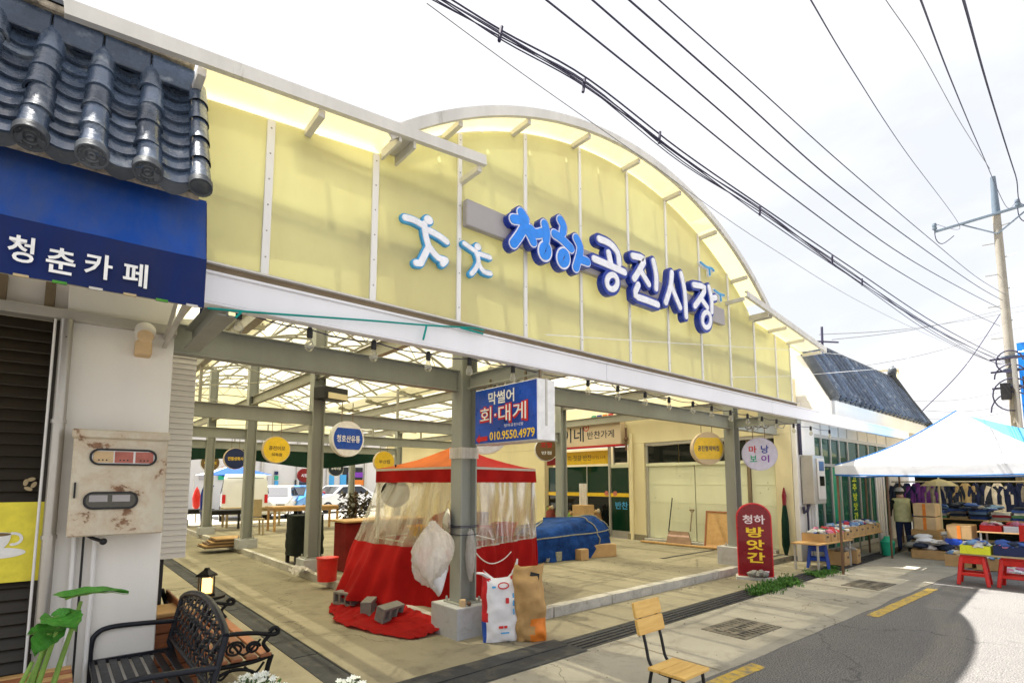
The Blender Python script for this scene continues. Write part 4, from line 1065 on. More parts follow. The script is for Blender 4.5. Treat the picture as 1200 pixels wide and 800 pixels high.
# ================================================================== HANGING SIGNS
bs = thing('hanging_sign', 'blue box sign with red arrow and phone number hung beside the front pillar', 'sign', (3.42, 3.95, 2.0))
g = MB(); g.lohi((3.30, 3.46, 1.985), (3.53, 4.40, 2.555)); obj('box', g, M_['lightbox'], bs, .006)
g = MB(); g.lohi((3.292, 3.468, 1.995), (3.299, 4.392, 2.545)); obj('blue_face', g, M_['blueface'], bs)
g = MB(); g.lohi((3.40, 3.452, 2.12), (3.42, 3.459, 2.56)); obj('seam', g, M_['frame'], bs)
for y in (3.55, 3.75, 4.3): g = MB(); g.bar((3.42, y, 2.55), (3.42, y, 2.68), .02, .02); obj('hanger', g, M_['gap'], bs)
bf = frame((3.290, 4.40, 0), (0, -1, 0), (0, 0, 1))         # a: from the back edge towards the street, normal -X
text('lettering', '막썰어', bf, (.43, 2.44), .40, .13, M_['print_white'], bs, .003, .02)
red_t = M_['red']
text('lettering_shadow', '회·대게', bf, (.455, 2.27), .74, .2, red_t, bs, .003, .055); text('lettering', '회·대게', bf, (.45, 2.275), .70, .165, M_['print_white'], bs, .005, .004)
text('small_lettering', '청하공진시장', bf, (.62, 2.15), .28, .03, M_['letterw'], bs, .003)
text('phone_number', '010.9550.4979', bf, (.585, 2.06), .66, .085, M_['gold'], bs, .003, .02)
g = MB(); g.prism([(.03, 2.035), (.09, 2.085), (.09, 2.06), (.22, 2.065), (.22, 2.02), (.09, 2.015), (.09, 1.995)], bf, .002, .005); obj('red_arrow', g, M_['red'], bs)
def disc_sign(p, ang, r, label, rim, face, band=None, words=(), name='round_sign', hang=.35, thick=.1, wcol='print_white', extra=None):
    """round double-faced sign; ang turns the face about Z from facing the street (-Y)"""
    p = V(p); t = thing(name, label, 'sign', tuple(p), 0, 'round hanging shop signs')
    nrm = V((math.sin(ang), -math.cos(ang), 0)); xd = V((math.cos(ang), math.sin(ang), 0))
    g = MB(); g.lathe([(0, -thick / 2), (r, -thick / 2), (r + .012, -thick / 2 - .006), (r + .014, -thick / 2 + .02), (r + .006, -thick / 2 + .024), (r + .006, thick / 2 - .024), (r + .014, thick / 2 - .02), (r + .012, thick / 2 + .006), (r, thick / 2), (0, thick / 2)], p, 32, nrm); obj('rim', g, M_[rim], t, smooth=40)
    f = frame(p + nrm * (thick / 2 + .002), xd, ZUP)
    g = MB(); g.prism([(r * .99 * math.cos(a), r * .99 * math.sin(a)) for a in [i * math.pi / 20 for i in range(40)]], f, 0, .004); obj('face', g, M_[face], t)
    if band:
        h = band[1] * r; poly = []
        for i in range(60):
            a = i * math.pi / 30; x, y = .94 * r * math.cos(a), .94 * r * math.sin(a)
            if abs(y) <= h: poly.append((x, y))
            else: poly.append((x, math.copysign(h, y)))
        g = MB(); g.prism(poly, f, .004, .007); obj('band', g, M_[band[0]], t)
    for s, cx_, cy_, w, h, c in words: text('lettering', s, f, (cx_ * r, cy_ * r), w * r, h * r, M_[c], t, .009, .02)
    for s in (-.35, .35): g = MB(); g.tube([p + xd * (s * r) + ZUP * (r * .93), p + xd * (s * r) + ZUP * (r + hang)], .008, 6); obj('hanger', g, M_['gap'], t)
    return t
disc_sign((3.86, 8.91, 2.36), .12, .30, 'round white sign with blue band hanging beside the second pillar', 'lightbox', 'lightbox', ('blueface', .62), [('청호산유통', 0, 0, 1.5, .42, 'print_white')])
disc_sign((3.9, 12.96, 2.36), .05, .30, 'round yellow sign with dark lettering hanging left of the second pillar', 'beige_face', 'yellow_face', None, [('공진이모', 0, .12, 1.25, .34, 'brown_face'), ('식육점', 0, -.38, .8, .26, 'brown_face')])
disc_sign((3.98, 16.98, 2.29), .05, .30, 'round navy sign with gold lettering hanging deep in the passage', 'beige_face', 'navy_face', None, [('안동상회사', 0, 0, 1.4, .36, 'gold')])
disc_sign((4.24, 21.6, 2.30), .05, .30, 'round brown sign with gold lettering, farthest left of the hanging signs', 'lightbox', 'brown_face', None, [('대림상회', 0, 0, 1.3, .36, 'gold')])
disc_sign((8.77, 21.25, 2.17), -.1, .30, 'round black sign with pale lettering hanging at the back of the hall', 'frame', 'dark_face', None, [('동해식당', 0, 0, 1.3, .34, 'letterw')])
disc_sign((7.27, 14.14, 2.2), -.1, .30, 'round yellow sign half hidden behind the red tent roof', 'beige_face', 'yellow_face', None, [('부산집', 0, 0, 1.1, .36, 'brown_face')])
disc_sign((4.28, 5.5, 2.30), -.75, .32, 'round red sign with white rim hidden behind the blue box sign', 'lightbox', 'letterw', ('sign_red', .7), [])
disc_sign((9.65, 9.81, 2.45), -.55, .29, 'round dark brown and red sign beside the blue box sign', 'lightbox', 'brown_face', None, [('포항', 0, .4, 1.1, .5, 'red'), ('반점', 0, -.3, .9, .3, 'letterw')])
disc_sign((9.36, 5.16, 2.24), -.62, .30, 'round cream sign with yellow band beside the right front pillar', 'beige_face', 'beige_face', ('yellow_face', .68), [('공진형제떡집', 0, 0, 1.4, .34, 'navy_face')])
disc_sign((9.86, 4.40, 2.12), -1.05, .29, 'round lilac sign with red green and purple letters by the right pillar', 'lilac', 'lilac', None, [('마', -.4, .3, .46, .46, 'red'), ('보', -.38, -.28, .4, .42, 'greenletter'), ('낭', .3, .3, .44, .52, 'navy'), ('이', .3, -.3, .46, .46, 'purple')], hang=.2)

# ================================================================== SHOP ROW on the right of the hall (faces -X)
shop = thing('shop_building', 'cream shop building lining the right side of the market hall', 'building', (11.7, 8, .1))
def sbox(name, y0, y1, z0, z1, x0, x1, mat, parent=shop, bevel=0):
    g = MB(); g.lohi((x0, y0, z0), (x1, y1, z1)); return obj(name, g, M_[mat], parent, bevel)
SX = 11.6
sbox('pier', 4.52, 4.86, .1, 2.62, SX, 12.0, 'creamwall', bevel=.006)
sbox('pier', 8.16, 8.66, .1, 2.62, SX, 12.0, 'creamwall', bevel=.006)
sbox('pier', 11.86, 22.4, .1, 2.62, SX, 12.0, 'creamwall', bevel=.006)
sbox('upper_wall', 4.52, 22.4, 2.624, 3.85, SX, 12.0, 'creamwall')
sbox('back_wall', 4.9, 22, .1, 2.62, 12.3, 12.5, 'creamwall')
sbox('wall_base', 8.12, 8.70, .1, .26, SX - .03, SX - .001, 'floor'); sbox('threshold', 4.88, 8.14, .1, .19, SX - .1, SX + .2, 'kerb')
# pale green folding doors and dark transom
for (a, b) in ((4.9, 5.42), (5.5, 6.78), (6.8, 8.1)):
    d = sbox('door_panel', a, b, .2, 2.02, SX + .10, SX + .13, 'shutter', bevel=.004)
    for z in (.62, 1.1, 1.55):
        g = MB(); g.lohi((SX + .094, a + .01, z), (SX + .0995, b - .01, z + .012)); obj('door_rib', g, M_['shutter'], d)
    for k in range(4):
        g = MB(); g.lathe([(.011, 0), (.008, .006), (0, .007)], (SX + .1, a + .15 + (b - a - .3) * rnd.random(), .5 + 1.3 * rnd.random()), 8, (-1, 0, 0)); obj('bolt', g, M_['gap'], d)
sbox('door_post', 5.425, 5.495, .19, 2.6, SX + .06, SX + .14, 'gap'); sbox('transom_rail', 4.88, 8.14, 2.02, 2.09, SX + .05, SX + .16, 'shutter'); sbox('door_post', 8.1, 8.155, .19, 2.6, SX + .06, SX + .14, 'frame')
for (a, b) in ((4.9, 5.42), (5.5, 6.3), (6.32, 7.2), (7.22, 8.1)): sbox('transom_pane', a, b, 2.1, 2.54, SX + .1, SX + .11, 'glassdark')
sbox('transom_head', 4.88, 8.14, 2.55, 2.62, SX + .03, SX + .16, 'frame')
# side-dish shop front
sbox('shop_glass', 9.42, 11.8, 1.32, 2.06, SX + .12, SX + .13, 'glassgreen'); sbox('shop_glass', 9.42, 11.8, .3, 1.2, SX + .12, SX + .13, 'glassdark')
sbox('glass_band', 8.72, 11.8, 1.21, 1.31, SX + .1, SX + .135, 'yellow_face'); sbox('glass_frame', 9.36, 9.41, .12, 2.62, SX + .08, SX + .16, 'frame')
for y in (10.2, 11.0): sbox('glass_frame', y, y + .03, .12, 2.06, SX + .1, SX + .15, 'frame')
dr = sbox('shop_door', 8.72, 9.34, .3, 2.0, SX + .12, SX + .13, 'glassgreen')
sbox('door_frame', 8.68, 8.72, .12, 2.1, SX + .08, SX + .16, 'frame'); sbox('door_rail', 8.72, 9.35, .12, .3, SX + .1, SX + .15, 'frame'); sbox('door_rail', 8.72, 9.35, 2.0, 2.1, SX + .1, SX + .15, 'shutter')
sbox('vent_window', 8.78, 9.2, 2.14, 2.56, SX + .1, SX + .12, 'glassdark'); sbox('vent_frame', 9.2, 9.24, 2.1, 2.6, SX + .08, SX + .14, 'frame')
sbox('yellow_strip', 9.42, 11.8, 2.12, 2.5, SX + .07, SX + .1, 'yellow_face'); sbox('red_strip', 11.3, 11.8, 2.13, 2.35, SX + .05, SX + .069, 'sign_red')
xf = frame((0, 0, 0), (0, -1, 0), (0, 0, 1))                  # a = -Y, b = Z, normal -X
def XF(x): return frame((x, 0, 0), (0, -1, 0), (0, 0, 1))
text('strip_lettering', '김치·젓갈·반찬', XF(SX + .07), (-10.55, 2.31), 1.1, .16, M_['brown_face'], shop, .004, .01); text('strip_lettering', '각종 젓갈 도소매', XF(SX + .07), (-9.75, 2.31), .5, .1, M_['sign_red'], shop, .004)
text('door_lettering', '반찬', XF(SX + .12), (-9.0, .98), .42, .2, M_['sky'], shop, .004, .02)
for y in (9.2, 9.5):
    g = MB(); g.lathe([(.07, 0), (.07, .004), (0, .005)], (SX + .098, y, 1.3), 16, (-1, 0, 0)); obj('sticker', g, dye('pink_sticker', .6, .2, .15), shop)
sg = thing('shop_signboard', 'beige signboard with black brush lettering above the side-dish shop', 'sign', (SX, 10.2, 2.6))
g = MB(); g.lohi((SX - .22, 8.74, 2.62), (SX - .004, 11.9, 3.3)); obj('board', g, M_['beige_face'], sg, .008)
g = MB(); g.lohi((SX - .235, 8.74, 2.575), (SX - .004, 11.9, 2.617)); obj('red_edge', g, M_['red'], sg)
text('lettering', '이네', XF(SX - .22), (-10.45, 2.96), .85, .42, M_['dark_face'], sg, .004, .01); text('lettering', '반찬가게', XF(SX - .22), (-9.42, 2.92), .95, .22, M_['dark_face'], sg, .004, .01)
g = MB(); fr = XF(SX - .224); g.ribbon([(-9.93 + .09 * math.cos(a), 3.14 + .09 * math.sin(a)) for a in [i * math.pi / 9 for i in range(19)]], .012, fr, 0, .003); obj('red_ring', g, M_['red'], sg)
g = MB(); g.prism([(-9.93 + .025 * math.cos(a), 3.15 + .03 * math.sin(a)) for a in [i * math.pi / 5 for i in range(10)]], fr, 0, .003); obj('ring_mark', g, M_['red'], sg)
for k, c in enumerate(('greenletter', 'navy', 'orange', 'red')):
    g = MB(); y = 9.6 - k * .2; g.lohi((SX - .2, y, 3.31), (SX - .16, y + .16, 3.47)); o = obj('coloured_block', g, M_[c], sg, .006)
pp = thing('downpipe', 'cream downpipe with valve standing between shop front and pale doors', 'pipe', (SX - .08, 8.45, .12))
g = MB(); g.tube([(SX - .07, 8.52, .12), (SX - .07, 8.52, 2.9)], .045, 12); obj('pipe', g, M_['creamwall'], pp, smooth=40)
g = MB(); g.tube([(SX - .13, 8.62, 2.45), (SX - .13, 8.62, 3.05)], .03, 10); g.ball((SX - .13, 8.62, 2.75), .06, 10, 6); obj('valve_pipe', g, M_['polebrown'], pp, smooth=40)
# things leaning on the doors
def leaning(name, label, cat, y, parts):
    t = thing(name, label, cat, (SX - .25, y, .12)); [obj(n, gg, M_[m], t, **k) for n, gg, m, k in parts]; return t
a0 = at(786, 577, x=SX); a1 = at(786, 622, x=SX - .2)
g1 = MB(); g1.tube([(SX - .02, 7.35, 1.22), (SX - .22, 7.35, .42)], .014, 8); g2 = MB(); g2.add([(SX - .2, 7.36, .44), (SX - .2, 6.84, .44), (SX - .42, 6.62, .13), (SX - .42, 7.32, .13), (SX - .16, 7.36, .42), (SX - .16, 6.84, .42), (SX - .39, 6.62, .12), (SX - .39, 7.32, .12)], [(0, 1, 2, 3), (4, 7, 6, 5), (0, 4, 5, 1), (2, 6, 7, 3), (0, 3, 7, 4), (1, 5, 6, 2)])
leaning('snow_shovel', 'brown wide shovel with thin black handle leaning on the pale doors', 'shovel', 7.1, [('handle', g1, 'blackp', {'smooth': 40}), ('blade', g2, 'polebrown', {})])
g1 = MB(); g1.tube([(SX - .03, 6.82, .92), (SX - .2, 6.78, .46)], .016, 8); g1.tube([(SX - .03, 6.76, .95), (SX - .03, 6.88, .95)], .02, 8); g1.tube([(SX - .03, 6.76, .95), (SX - .035, 6.82, .88), (SX - .03, 6.88, .95)], .014, 8)
leaning('spade', 'spade with grey grip leaning beside the wide brown shovel', 'spade', 6.8, [('handle', g1, 'gap', {'smooth': 40})])
for (ya, yb, zt, nm, lb) in ((5.75, 6.42, .95, 'wooden_board', 'orange-brown framed wooden board leaning behind the right front pillar'), (5.1, 5.68, .92, 'wooden_board', 'second orange-brown board leaning beside the red lightbox sign')):
    t = thing(nm, lb, 'board', (SX - .2, ya, .12), group='wooden boards against the doors')
    fr = frame((SX - .24, ya, .13), (0, 1, 0), (.17, 0, .98)); w = yb - ya; h = zt - .12
    g = MB(); g.prism([(.03, .03), (w - .03, .03), (w - .03, h - .03), (.03, h - .03)], fr, .0, .012); obj('sheet', g, M_['ply'], t)
    for (p, q) in (((0, 0), (w, .035)), ((0, h - .035), (w, h)), ((0, .035), (.035, h - .035)), ((w - .035, .035), (w, h - .035))):
        g = MB(); g.prism([(p[0], p[1]), (q[0], p[1]), (q[0], q[1]), (p[0], q[1])], fr, -.014, .026); obj('frame_strip', g, M_['wood_red'], t, .003)
t = thing('plank', 'long thin brown plank lying along the foot of the pale doors', 'plank', (SX - .4, 6.4, .12)); g = MB(); g.bar((SX - .42, 8.0, .15), (SX - .36, 5.2, .15), .1, .04); obj('board', g, M_['ply'], t, .004)
t = thing('folded_parasol', 'dark green folded parasol with red tip leaning on the white corner', 'parasol', (SX - .05, 4.72, .1)); g = MB(); g.lathe([(.03, 0), (.075, .2), (.07, .7), (.035, 1.02)], (SX - .1, 4.68, .12), 9, (.03, 0, 1)); obj('cloth', g, M_['tealnet'], t, smooth=30); g = MB(); g.lathe([(.036, 0), (.045, .2), (.015, .36), (.0, .37)], (SX - .07, 4.68, 1.13), 9, (.03, 0, 1)); obj('tip', g, M_['sign_red'], t, smooth=30)
# jars, bags and boxes outside the side-dish shop
PAL = [('green_crop', .12, .26, .05), ('cream_sack', .55, .48, .36), ('brown_sack', .25, .14, .06), ('dark_sack', .05, .03, .03), ('maroon_sack', .2, .05, .04)]
for k, (y, x, h, pi, lb) in enumerate(((11.2, 11.2, .95, 4, 'maroon sack outside the side-dish shop, farthest left'), (10.75, 11.1, .8, 4, 'maroon sack beside the grey pillar of the hall'), (10.3, 11.15, .8, 0, 'green produce sack outside the side-dish shop'), (9.95, 11.2, 1.0, 3, 'dark tall sack between green and cream sacks'), (9.7, 11.1, .7, 1, 'cream sack outside the side-dish shop window'), (9.45, 11.2, .9, 2, 'brown sack nearest the side-dish shop door'))):
    t = thing('produce_sack', lb, 'sack', (x, y, .12), group='sacks outside the side-dish shop')
    g = MB(); g.sheet(lambda a, b: (x + .17 * math.cos(6.283 * a) * (1 - .35 * b ** 4) * (1 + .12 * nz((a * 3, b * 3, k), 2)), y + .17 * math.sin(6.283 * a) * (1 - .35 * b ** 4) * (1 + .12 * nz((a * 3 + 9, b * 3, k), 2)), .12 + h * .72 * b), 14, 8, wrap=True)
    obj('bag', g, dye(PAL[pi][0], *PAL[pi][1:]), t, smooth=60)
    for q in range(7):
        g = MB(); an = q * .9; g.ball((x + .08 * math.cos(an), y + .08 * math.sin(an), .12 + h * .72 + .03 * (q % 3)), (.05, .05, .07), 7, 5, lambda p: p * (1 + .25 * nz(p, 2, q))); obj('contents', g, dye('contents', *[(.4, .25, .12), (.5, .42, .3), (.12, .07, .04), (.2, .3, .06)][q % 4]), t, smooth=60)
t = thing('roll_of_film', 'grey plastic film roll standing beside the hall pillar', 'roll', (10.5, 9.6, .9)); g = MB(); g.lathe([(.0, 0), (.1, 0), (.1, .55), (.03, .55), (.03, .5), (0, .5)], (10.55, 9.35, 1.02), 14); obj('film', g, M_['bagplastic'], t, smooth=40); g = MB(); g.lohi((10.35, 9.15, .12), (10.75, 9.55, 1.018)); obj('carton_stand', g, M_['card'], t, .006)

# ================================================================== RIGHT BUILDING (faces the street)
rb = thing('corner_shop', 'white corner shop with dark tiled false roof and green glass front', 'building', (15, 4.6, 0))
def rbox(name, x0, x1, y0, y1, z0, z1, mat, parent=rb, bevel=0):
    g = MB(); g.lohi((x0, y0, z0), (x1, y1, z1)); return obj(name, g, M_[mat], parent, bevel)
rbox('wall', 11.62, 12.62, 4.42, 4.515, .0, 2.95, 'whitewall', bevel=.006); rbox('wall_base', 11.6, 12.62, 4.405, 4.419, 0, .42, 'plinth')
rbox('parapet_wall', 12.0, 20.4, 4.45, 8, 2.96, 3.3, 'whitewall'); rbox('soffit', 12.05, 20.2, 3.86, 4.449, 2.98, 3.36, 'whitewall', bevel=.01)
rbox('rear_wall', 12.6, 20.4, 8.0, 8.2, 0, 3.3, 'whitewall'); rbox('end_wall', 18.3, 20.4, 4.47, 4.6, 0, 2.95, 'whitewall')
rbox('interior_wall', 12.7, 18.3, 6.4, 6.5, 0, 2.95, 'tealnet'); rbox('counter', 13.2, 17.6, 5.6, 6.0, .0, .9, 'ply')
# gable under the false roof
g = MB(); fr = frame((12.06, 0, 0), (0, -1, 0), (0, 0, 1)); g.prism([(-5.6, 2.9), (-3.86, 2.9), (-3.86, 3.42), (-4.58, 4.7), (-5.6, 4.7)], fr, -.2, 0); obj('gable', g, M_['whitewall'], rb)
# shop front frames and panes
xs_f = [12.66, 13.15, 13.72, 14.3, 14.9, 15.7, 16.5, 17.3, 18.2]
for i, x in enumerate(xs_f): rbox('mullion', x - .03, x + .03, 4.46, 4.53, .02, 2.95, 'frame', bevel=.003)
rbox('head_rail', 12.66, 18.2, 4.455, 4.535, 1.96, 2.03, 'frame'); rbox('top_rail', 12.66, 18.2, 4.455, 4.535, 2.6, 2.68, 'frame'); rbox('sill_rail', 12.66, 18.2, 4.455, 4.535, .02, .12, 'frame')
for i in range(8):
    rbox('transom_pane', xs_f[i] + .03, xs_f[i + 1] - .03, 4.49, 4.497, 2.03, 2.6, 'glassteal')
    if i == 2: rbox('green_door', xs_f[i] + .03, xs_f[i + 1] - .03, 4.485, 4.51, .12, 1.96, 'greenletter')
    else: rbox('shop_pane', xs_f[i] + .03, xs_f[i + 1] - .03, 4.49, 4.497, .12, 1.96, 'glassteal')
rbox('panel_above', 12.66, 18.2, 4.47, 4.52, 2.68, 2.95, 'whitewall')
for k, ch in enumerate('고추방앗간'):
    text('window_lettering', ch, FZ(4.488), (15.3, 1.72 - .24 * k), .3, .2, M_['plastic_yellow'], rb, .004, .03)
rbox('window_sticker', 15.1, 15.5, 4.482, 4.486, 1.86, 1.95, 'red')
for x in (16.9, 17.1, 17.3, 17.55): rbox('curtain', x, x + .16, 4.44, 4.47, .1, 1.9, 'rice')
# false roof: rows of half-round tiles
RY0, RZ0, RY1, RZ1 = 3.84, 3.36, 4.56, 4.74
s2 = V((0, RY1 - RY0, RZ1 - RZ0)); S2L = s2.length; s2.normalize(); n2 = V((0, -s2.z, s2.y))
def t2(x, s, h): return V((x, RY0, RZ0)) + s2 * s + n2 * h
rf = MB(); X0, X1 = 12.1, 20.0
rf.add([t2(X0, 0, 0), t2(X1, 0, 0), t2(X1 - .5, S2L, 0), t2(X0, S2L, 0), t2(X0, 0, -.08), t2(X1, 0, -.08), t2(X1 - .5, S2L, -.08), t2(X0, S2L, -.08)], [(0, 1, 2, 3), (4, 7, 6, 5), (0, 4, 5, 1), (3, 2, 6, 7), (1, 5, 6, 2), (0, 3, 7, 4)])
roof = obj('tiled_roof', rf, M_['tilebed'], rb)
nr = 24
for i in range(nr):
    x = X0 + .16 + i * (X1 - X0 - .3) / (nr - 1); top = S2L * (1 if x < X1 - .5 else (X1 - x) / .5)
    g = MB(); g.sheet(lambda a, t: t2(x + .082 * math.cos(math.pi * a), -.03 + (top + .03) * t, .12 * math.sin(math.pi * a) + .006 * ((t * 7) % 1)), 8, 7); o = obj('tile_row', g, M_['tile'], roof, smooth=40)
    g = MB(); g.lathe([(0, .01), (.04, .012), (.075, .006), (.082, -.02)], t2(x, -.03, .005), 12, tuple(-s2)); obj('end_tile', g, M_['tile2'], roof, smooth=40)
for i in range(nr - 1):
    x = X0 + .16 + (i + .5) * (X1 - X0 - .3) / (nr - 1)
    g = MB(); g.sheet(lambda a, t: t2(x + .07 * (a - .5) * 2, -.035, .03 - .05 * (1 - ((a - .5) * 2) ** 2) - .07 * t), 6, 1); obj('drip_tile', g, M_['tile2'], roof)
g = MB(); g.tube([V((X0 - .12, RY1 + .05, RZ1 + .1)), V((X0 + .05, RY1 + .03, RZ1 + .06)), V((15.5, RY1 + .03, RZ1 + .04)), V((X1 - .5, RY1 + .03, RZ1 + .06))], .11, 10); obj('roof_ridge', g, M_['tile2'], roof, smooth=40)
g = MB(); g.tube([t2(X0 - .02, -.06, .03), t2(X0 - .03, S2L * .5, .05), t2(X0 - .04, S2L + .05, .07)], .1, 10); obj('verge_ridge', g, M_['tile2'], roof, smooth=40)
g = MB(); g.tube([t2(X1 + .05, -.08, .05), t2(X1 - .25, S2L * .5, .06), t2(X1 - .52, S2L, .1), t2(X1 - .6, S2L + .15, .16)], [.09, .09, .1, .12], 10); obj('hip_ridge', g, M_['tile2'], roof, smooth=40)
g = MB(); g.ball(t2(X1 - .56, S2L + .2, .2), (.14, .12, .17), 10, 8, lambda p: p * (1 + .3 * nz(p, 2.2))); obj('ridge_end_tile', g, M_['tile2'], roof, smooth=60)
# roof-top things
t = thing('rooftop_frame', 'pale wooden frame with board standing behind the tiled roof', 'frame', (21, 6, 5)); p0 = at(1018, 436, y=6.4); p1 = at(1052, 433, y=6.4); p2 = at(1052, 460, y=6.4)
g = MB(); g.bar(p0, p1, .08, .08); g.bar(p1, p2, .08, .08); g.bar(p0, at(1018, 456, y=6.4), .08, .08); g.bar(p2, p2 - V((0, 0, 3)), .08, .08); obj('timber', g, M_['creamwall'], t)
t = thing('roof_antenna', 'thin antenna standing behind the visor end', 'antenna', (13, 4.7, 4.7)); q = at(963, 402, y=4.75); g = MB(); g.tube([q - V((0, 0, .5)), at(963, 383, y=4.75)], .03, 6); g.tube([at(958, 400, y=4.75), at(982, 401, y=4.75)], .025, 6); obj('rod', g, M_['wire'], t)
# electric meter box on the corner pier
t = thing('electric_meter_box', 'grey-beige electric meter box with two dark dials on the white corner wall', 'meter box', (12.05, 4.3, 1.1))
g = MB(); g.lohi((11.74, 4.16, 1.16), (12.36, 4.4, 2.16)); obj('case', g, M_['frame'], t, .01)
g = MB(); g.lohi((11.9, 4.135, 1.25), (12.3, 4.158, 2.1)); lid = obj('lid', g, M_['siding'], t, .006)
for z, m in ((1.84, 'glow_dial'), (1.53, 'glassdark')):
    g = MB(); g.lohi((11.98, 4.122, z), (12.22, 4.134, z + .2)); obj('dial', g, M_[m], lid, .004)
g = MB(); g.tube([(11.8, 4.3, 1.16), (11.78, 4.33, 1.02), (11.7, 4.36, .98), (11.66, 4.36, 1.1)], .03, 8); obj('conduit', g, M_['wire'], t, smooth=40); g = MB(); g.tube([(11.9, 4.37, 1.15), (11.9, 4.37, .05)], .02, 8); obj('conduit', g, M_['wire'], t, smooth=40); g = MB(); g.tube([(11.72, 4.38, 2.17), (11.72, 4.38, 2.9)], .035, 8); obj('conduit', g, M_['wire'], t, smooth=40)
for x in (12.05, 12.2, 12.35): g = MB(); g.tube([(x, 4.39, 1.15), (x, 4.39, .02)], .022, 8); obj('white_conduit', g, M_['white'], t, smooth=40)

# ================================================================== RED LIGHTBOX SIGN
ang = math.atan2(-.88, .46)
rs = thing('standing_sign', 'dark red arched lightbox sign with white and yellow letters by the right pillar', 'sign', (8.80, 4.05, 0))
xd = V((.46, -.88, 0)).normalized(); o0 = V((8.86, 4.10, .06)); rfm = frame(o0, xd, ZUP); W, H = .27, 1.20
arch = [(-W, 0), (W, 0), (W, H - W * .9)] + [(W * math.cos(a), H - W * .9 + W * .9 * math.sin(a)) for a in [R(10 * i) for i in range(1, 18)]] + [(-W, H - W * .9)]
g = MB(); g.prism(arch, rfm, -.16, 0); obj('case', g, M_['sign_red2'], rs, .012, bseg=2)
g = MB(); g.prism([(x * .93, .02 + z * .965) for x, z in arch], rfm, .001, .006); obj('face', g, M_['sign_red'], rs)
text('lettering', '청하', rfm, (0, .93), .34, .15, M_['pinkw'], rs, .009, .02)
for k, ch in enumerate('방앗간'): text('lettering', ch, rfm, (.01, .72 - .205 * k), .27, .17, M_['gold'], rs, .009, .03)
g = MB(); g.prism([(.08, .07), (.2, .075), (.2, .1), (.08, .1)], rfm, .006, .009); obj('small_print', g, M_['pinkw'], rs)
g = MB(); g.box(tuple(o0 + V((.07, .03, -.03))), (.62, .30, .06), math.atan2(xd.y, xd.x)); obj('base', g, M_['kerb'], rs, .01)
t = thing('broken_slab', 'small heap of broken concrete at the foot of the red sign', 'rubble', (8.7, 3.98, 0))
for k in range(5):
    g = MB(); c = rfm(-.08 + .055 * k, .05 + .02 * (k % 2), .06); g.ball(tuple(c), (.08, .05, .05), 8, 5, lambda p: p * (1 + .4 * nz(p, 1.5, k))); obj('stone', g, M_['block'], t)

# ================================================================== BLUE TARP PILE
tp = thing('tarp_pile', 'goods pile wrapped in blue tarpaulin and tied with rope', 'tarp', (8.1, 7.7, .12))
def tarpf(th, ph, k=1.0):
    c, s = math.cos(th), math.sin(th); e = .42
    sx = math.copysign(abs(c) ** e, c); sy = math.copysign(abs(s) ** e, s)
    cz = max(0, math.cos(ph)); r = abs(cz) ** .28; z = math.sin(ph) ** .5 if ph > 0 else 0
    p = V((sx * 1.2 * r, sy * .9 * r, z * .64 * (1 + .12 * sx - .1 * sy)))
    d = .10 * nz(p, 2.1, 1) + .055 * abs(nz(p, 5, 2)) + .03 * abs(nz(p, 11, 6)) + .05 * math.sin(11 * th + 4 * nz(p, 2)) * (1 - z) - .06 * max(0, z - .7) * nz(p, 2.6, 8) * 4
    k2 = k + d
    q = V((p.x * k2, p.y * k2, p.z * (k + .6 * d)))
    rz = -.12
    return V((7.72 + q.x * math.cos(rz) - q.y * math.sin(rz), 7.95 + q.x * math.sin(rz) + q.y * math.cos(rz), .125 + q.z))
g = MB(); g.sheet(lambda a, b: tarpf(2 * math.pi * a, math.pi / 2 * b), 90, 30, wrap=True); obj('tarpaulin', g, M_['tarp'], tp, smooth=60)
for k, (a, w) in enumerate(((.9, 0), (1.9, 0), (2.6, 0), (.3, 0))):
    pts = [tarpf(a if i <= 20 else a + math.pi, (math.pi / 2) * (i / 20 if i <= 20 else (40 - i) / 20), 1.015) for i in range(41)]
    g = MB(); g.tube(pts, .012, 6); obj('rope', g, M_['rope'], tp, smooth=60)
g = MB(); g.tube([tarpf(2 * math.pi * i / 60, .42, 1.02) for i in range(60)], .012, 6, closed=True); obj('rope', g, M_['rope'], tp, smooth=60)
for k, (x, y, sx, sy, h, rz, lb) in enumerate(((8.3, 7.1, .9, .3, .24, -.32, 'flat cardboard box tucked under the right edge of the blue tarp'), (7.8, 7.0, .2, .26, .2, -.1, 'small cardboard stub in front of the blue tarp'))):
    t = thing('cardboard_box', lb, 'box', (x, y, .12), rz, 'cardboard under the tarp'); g = MB(); g.box((0, 0, h / 2), (sx, sy, h)); obj('carton', g, M_['card'], t, .006, local=True); g = MB(); g.box((0, -.06, h + .006), (sx * .98, .11, .006)); obj('flap', g, M_['card2'], t, local=True)
for k, (x, y) in enumerate(((7.1, 7.18), (7.3, 7.14))):
    t = thing('paver_brick', ('left' if k == 0 else 'right') + ' grey brick holding down the front of the blue tarp', 'brick', (x, y, .12), .1 * k, 'bricks on the tarp'); g = MB(); g.box((0, 0, .09), (.17, .12, .18)); obj('brick_body', g, M_['rope'], t, .01, local=True)

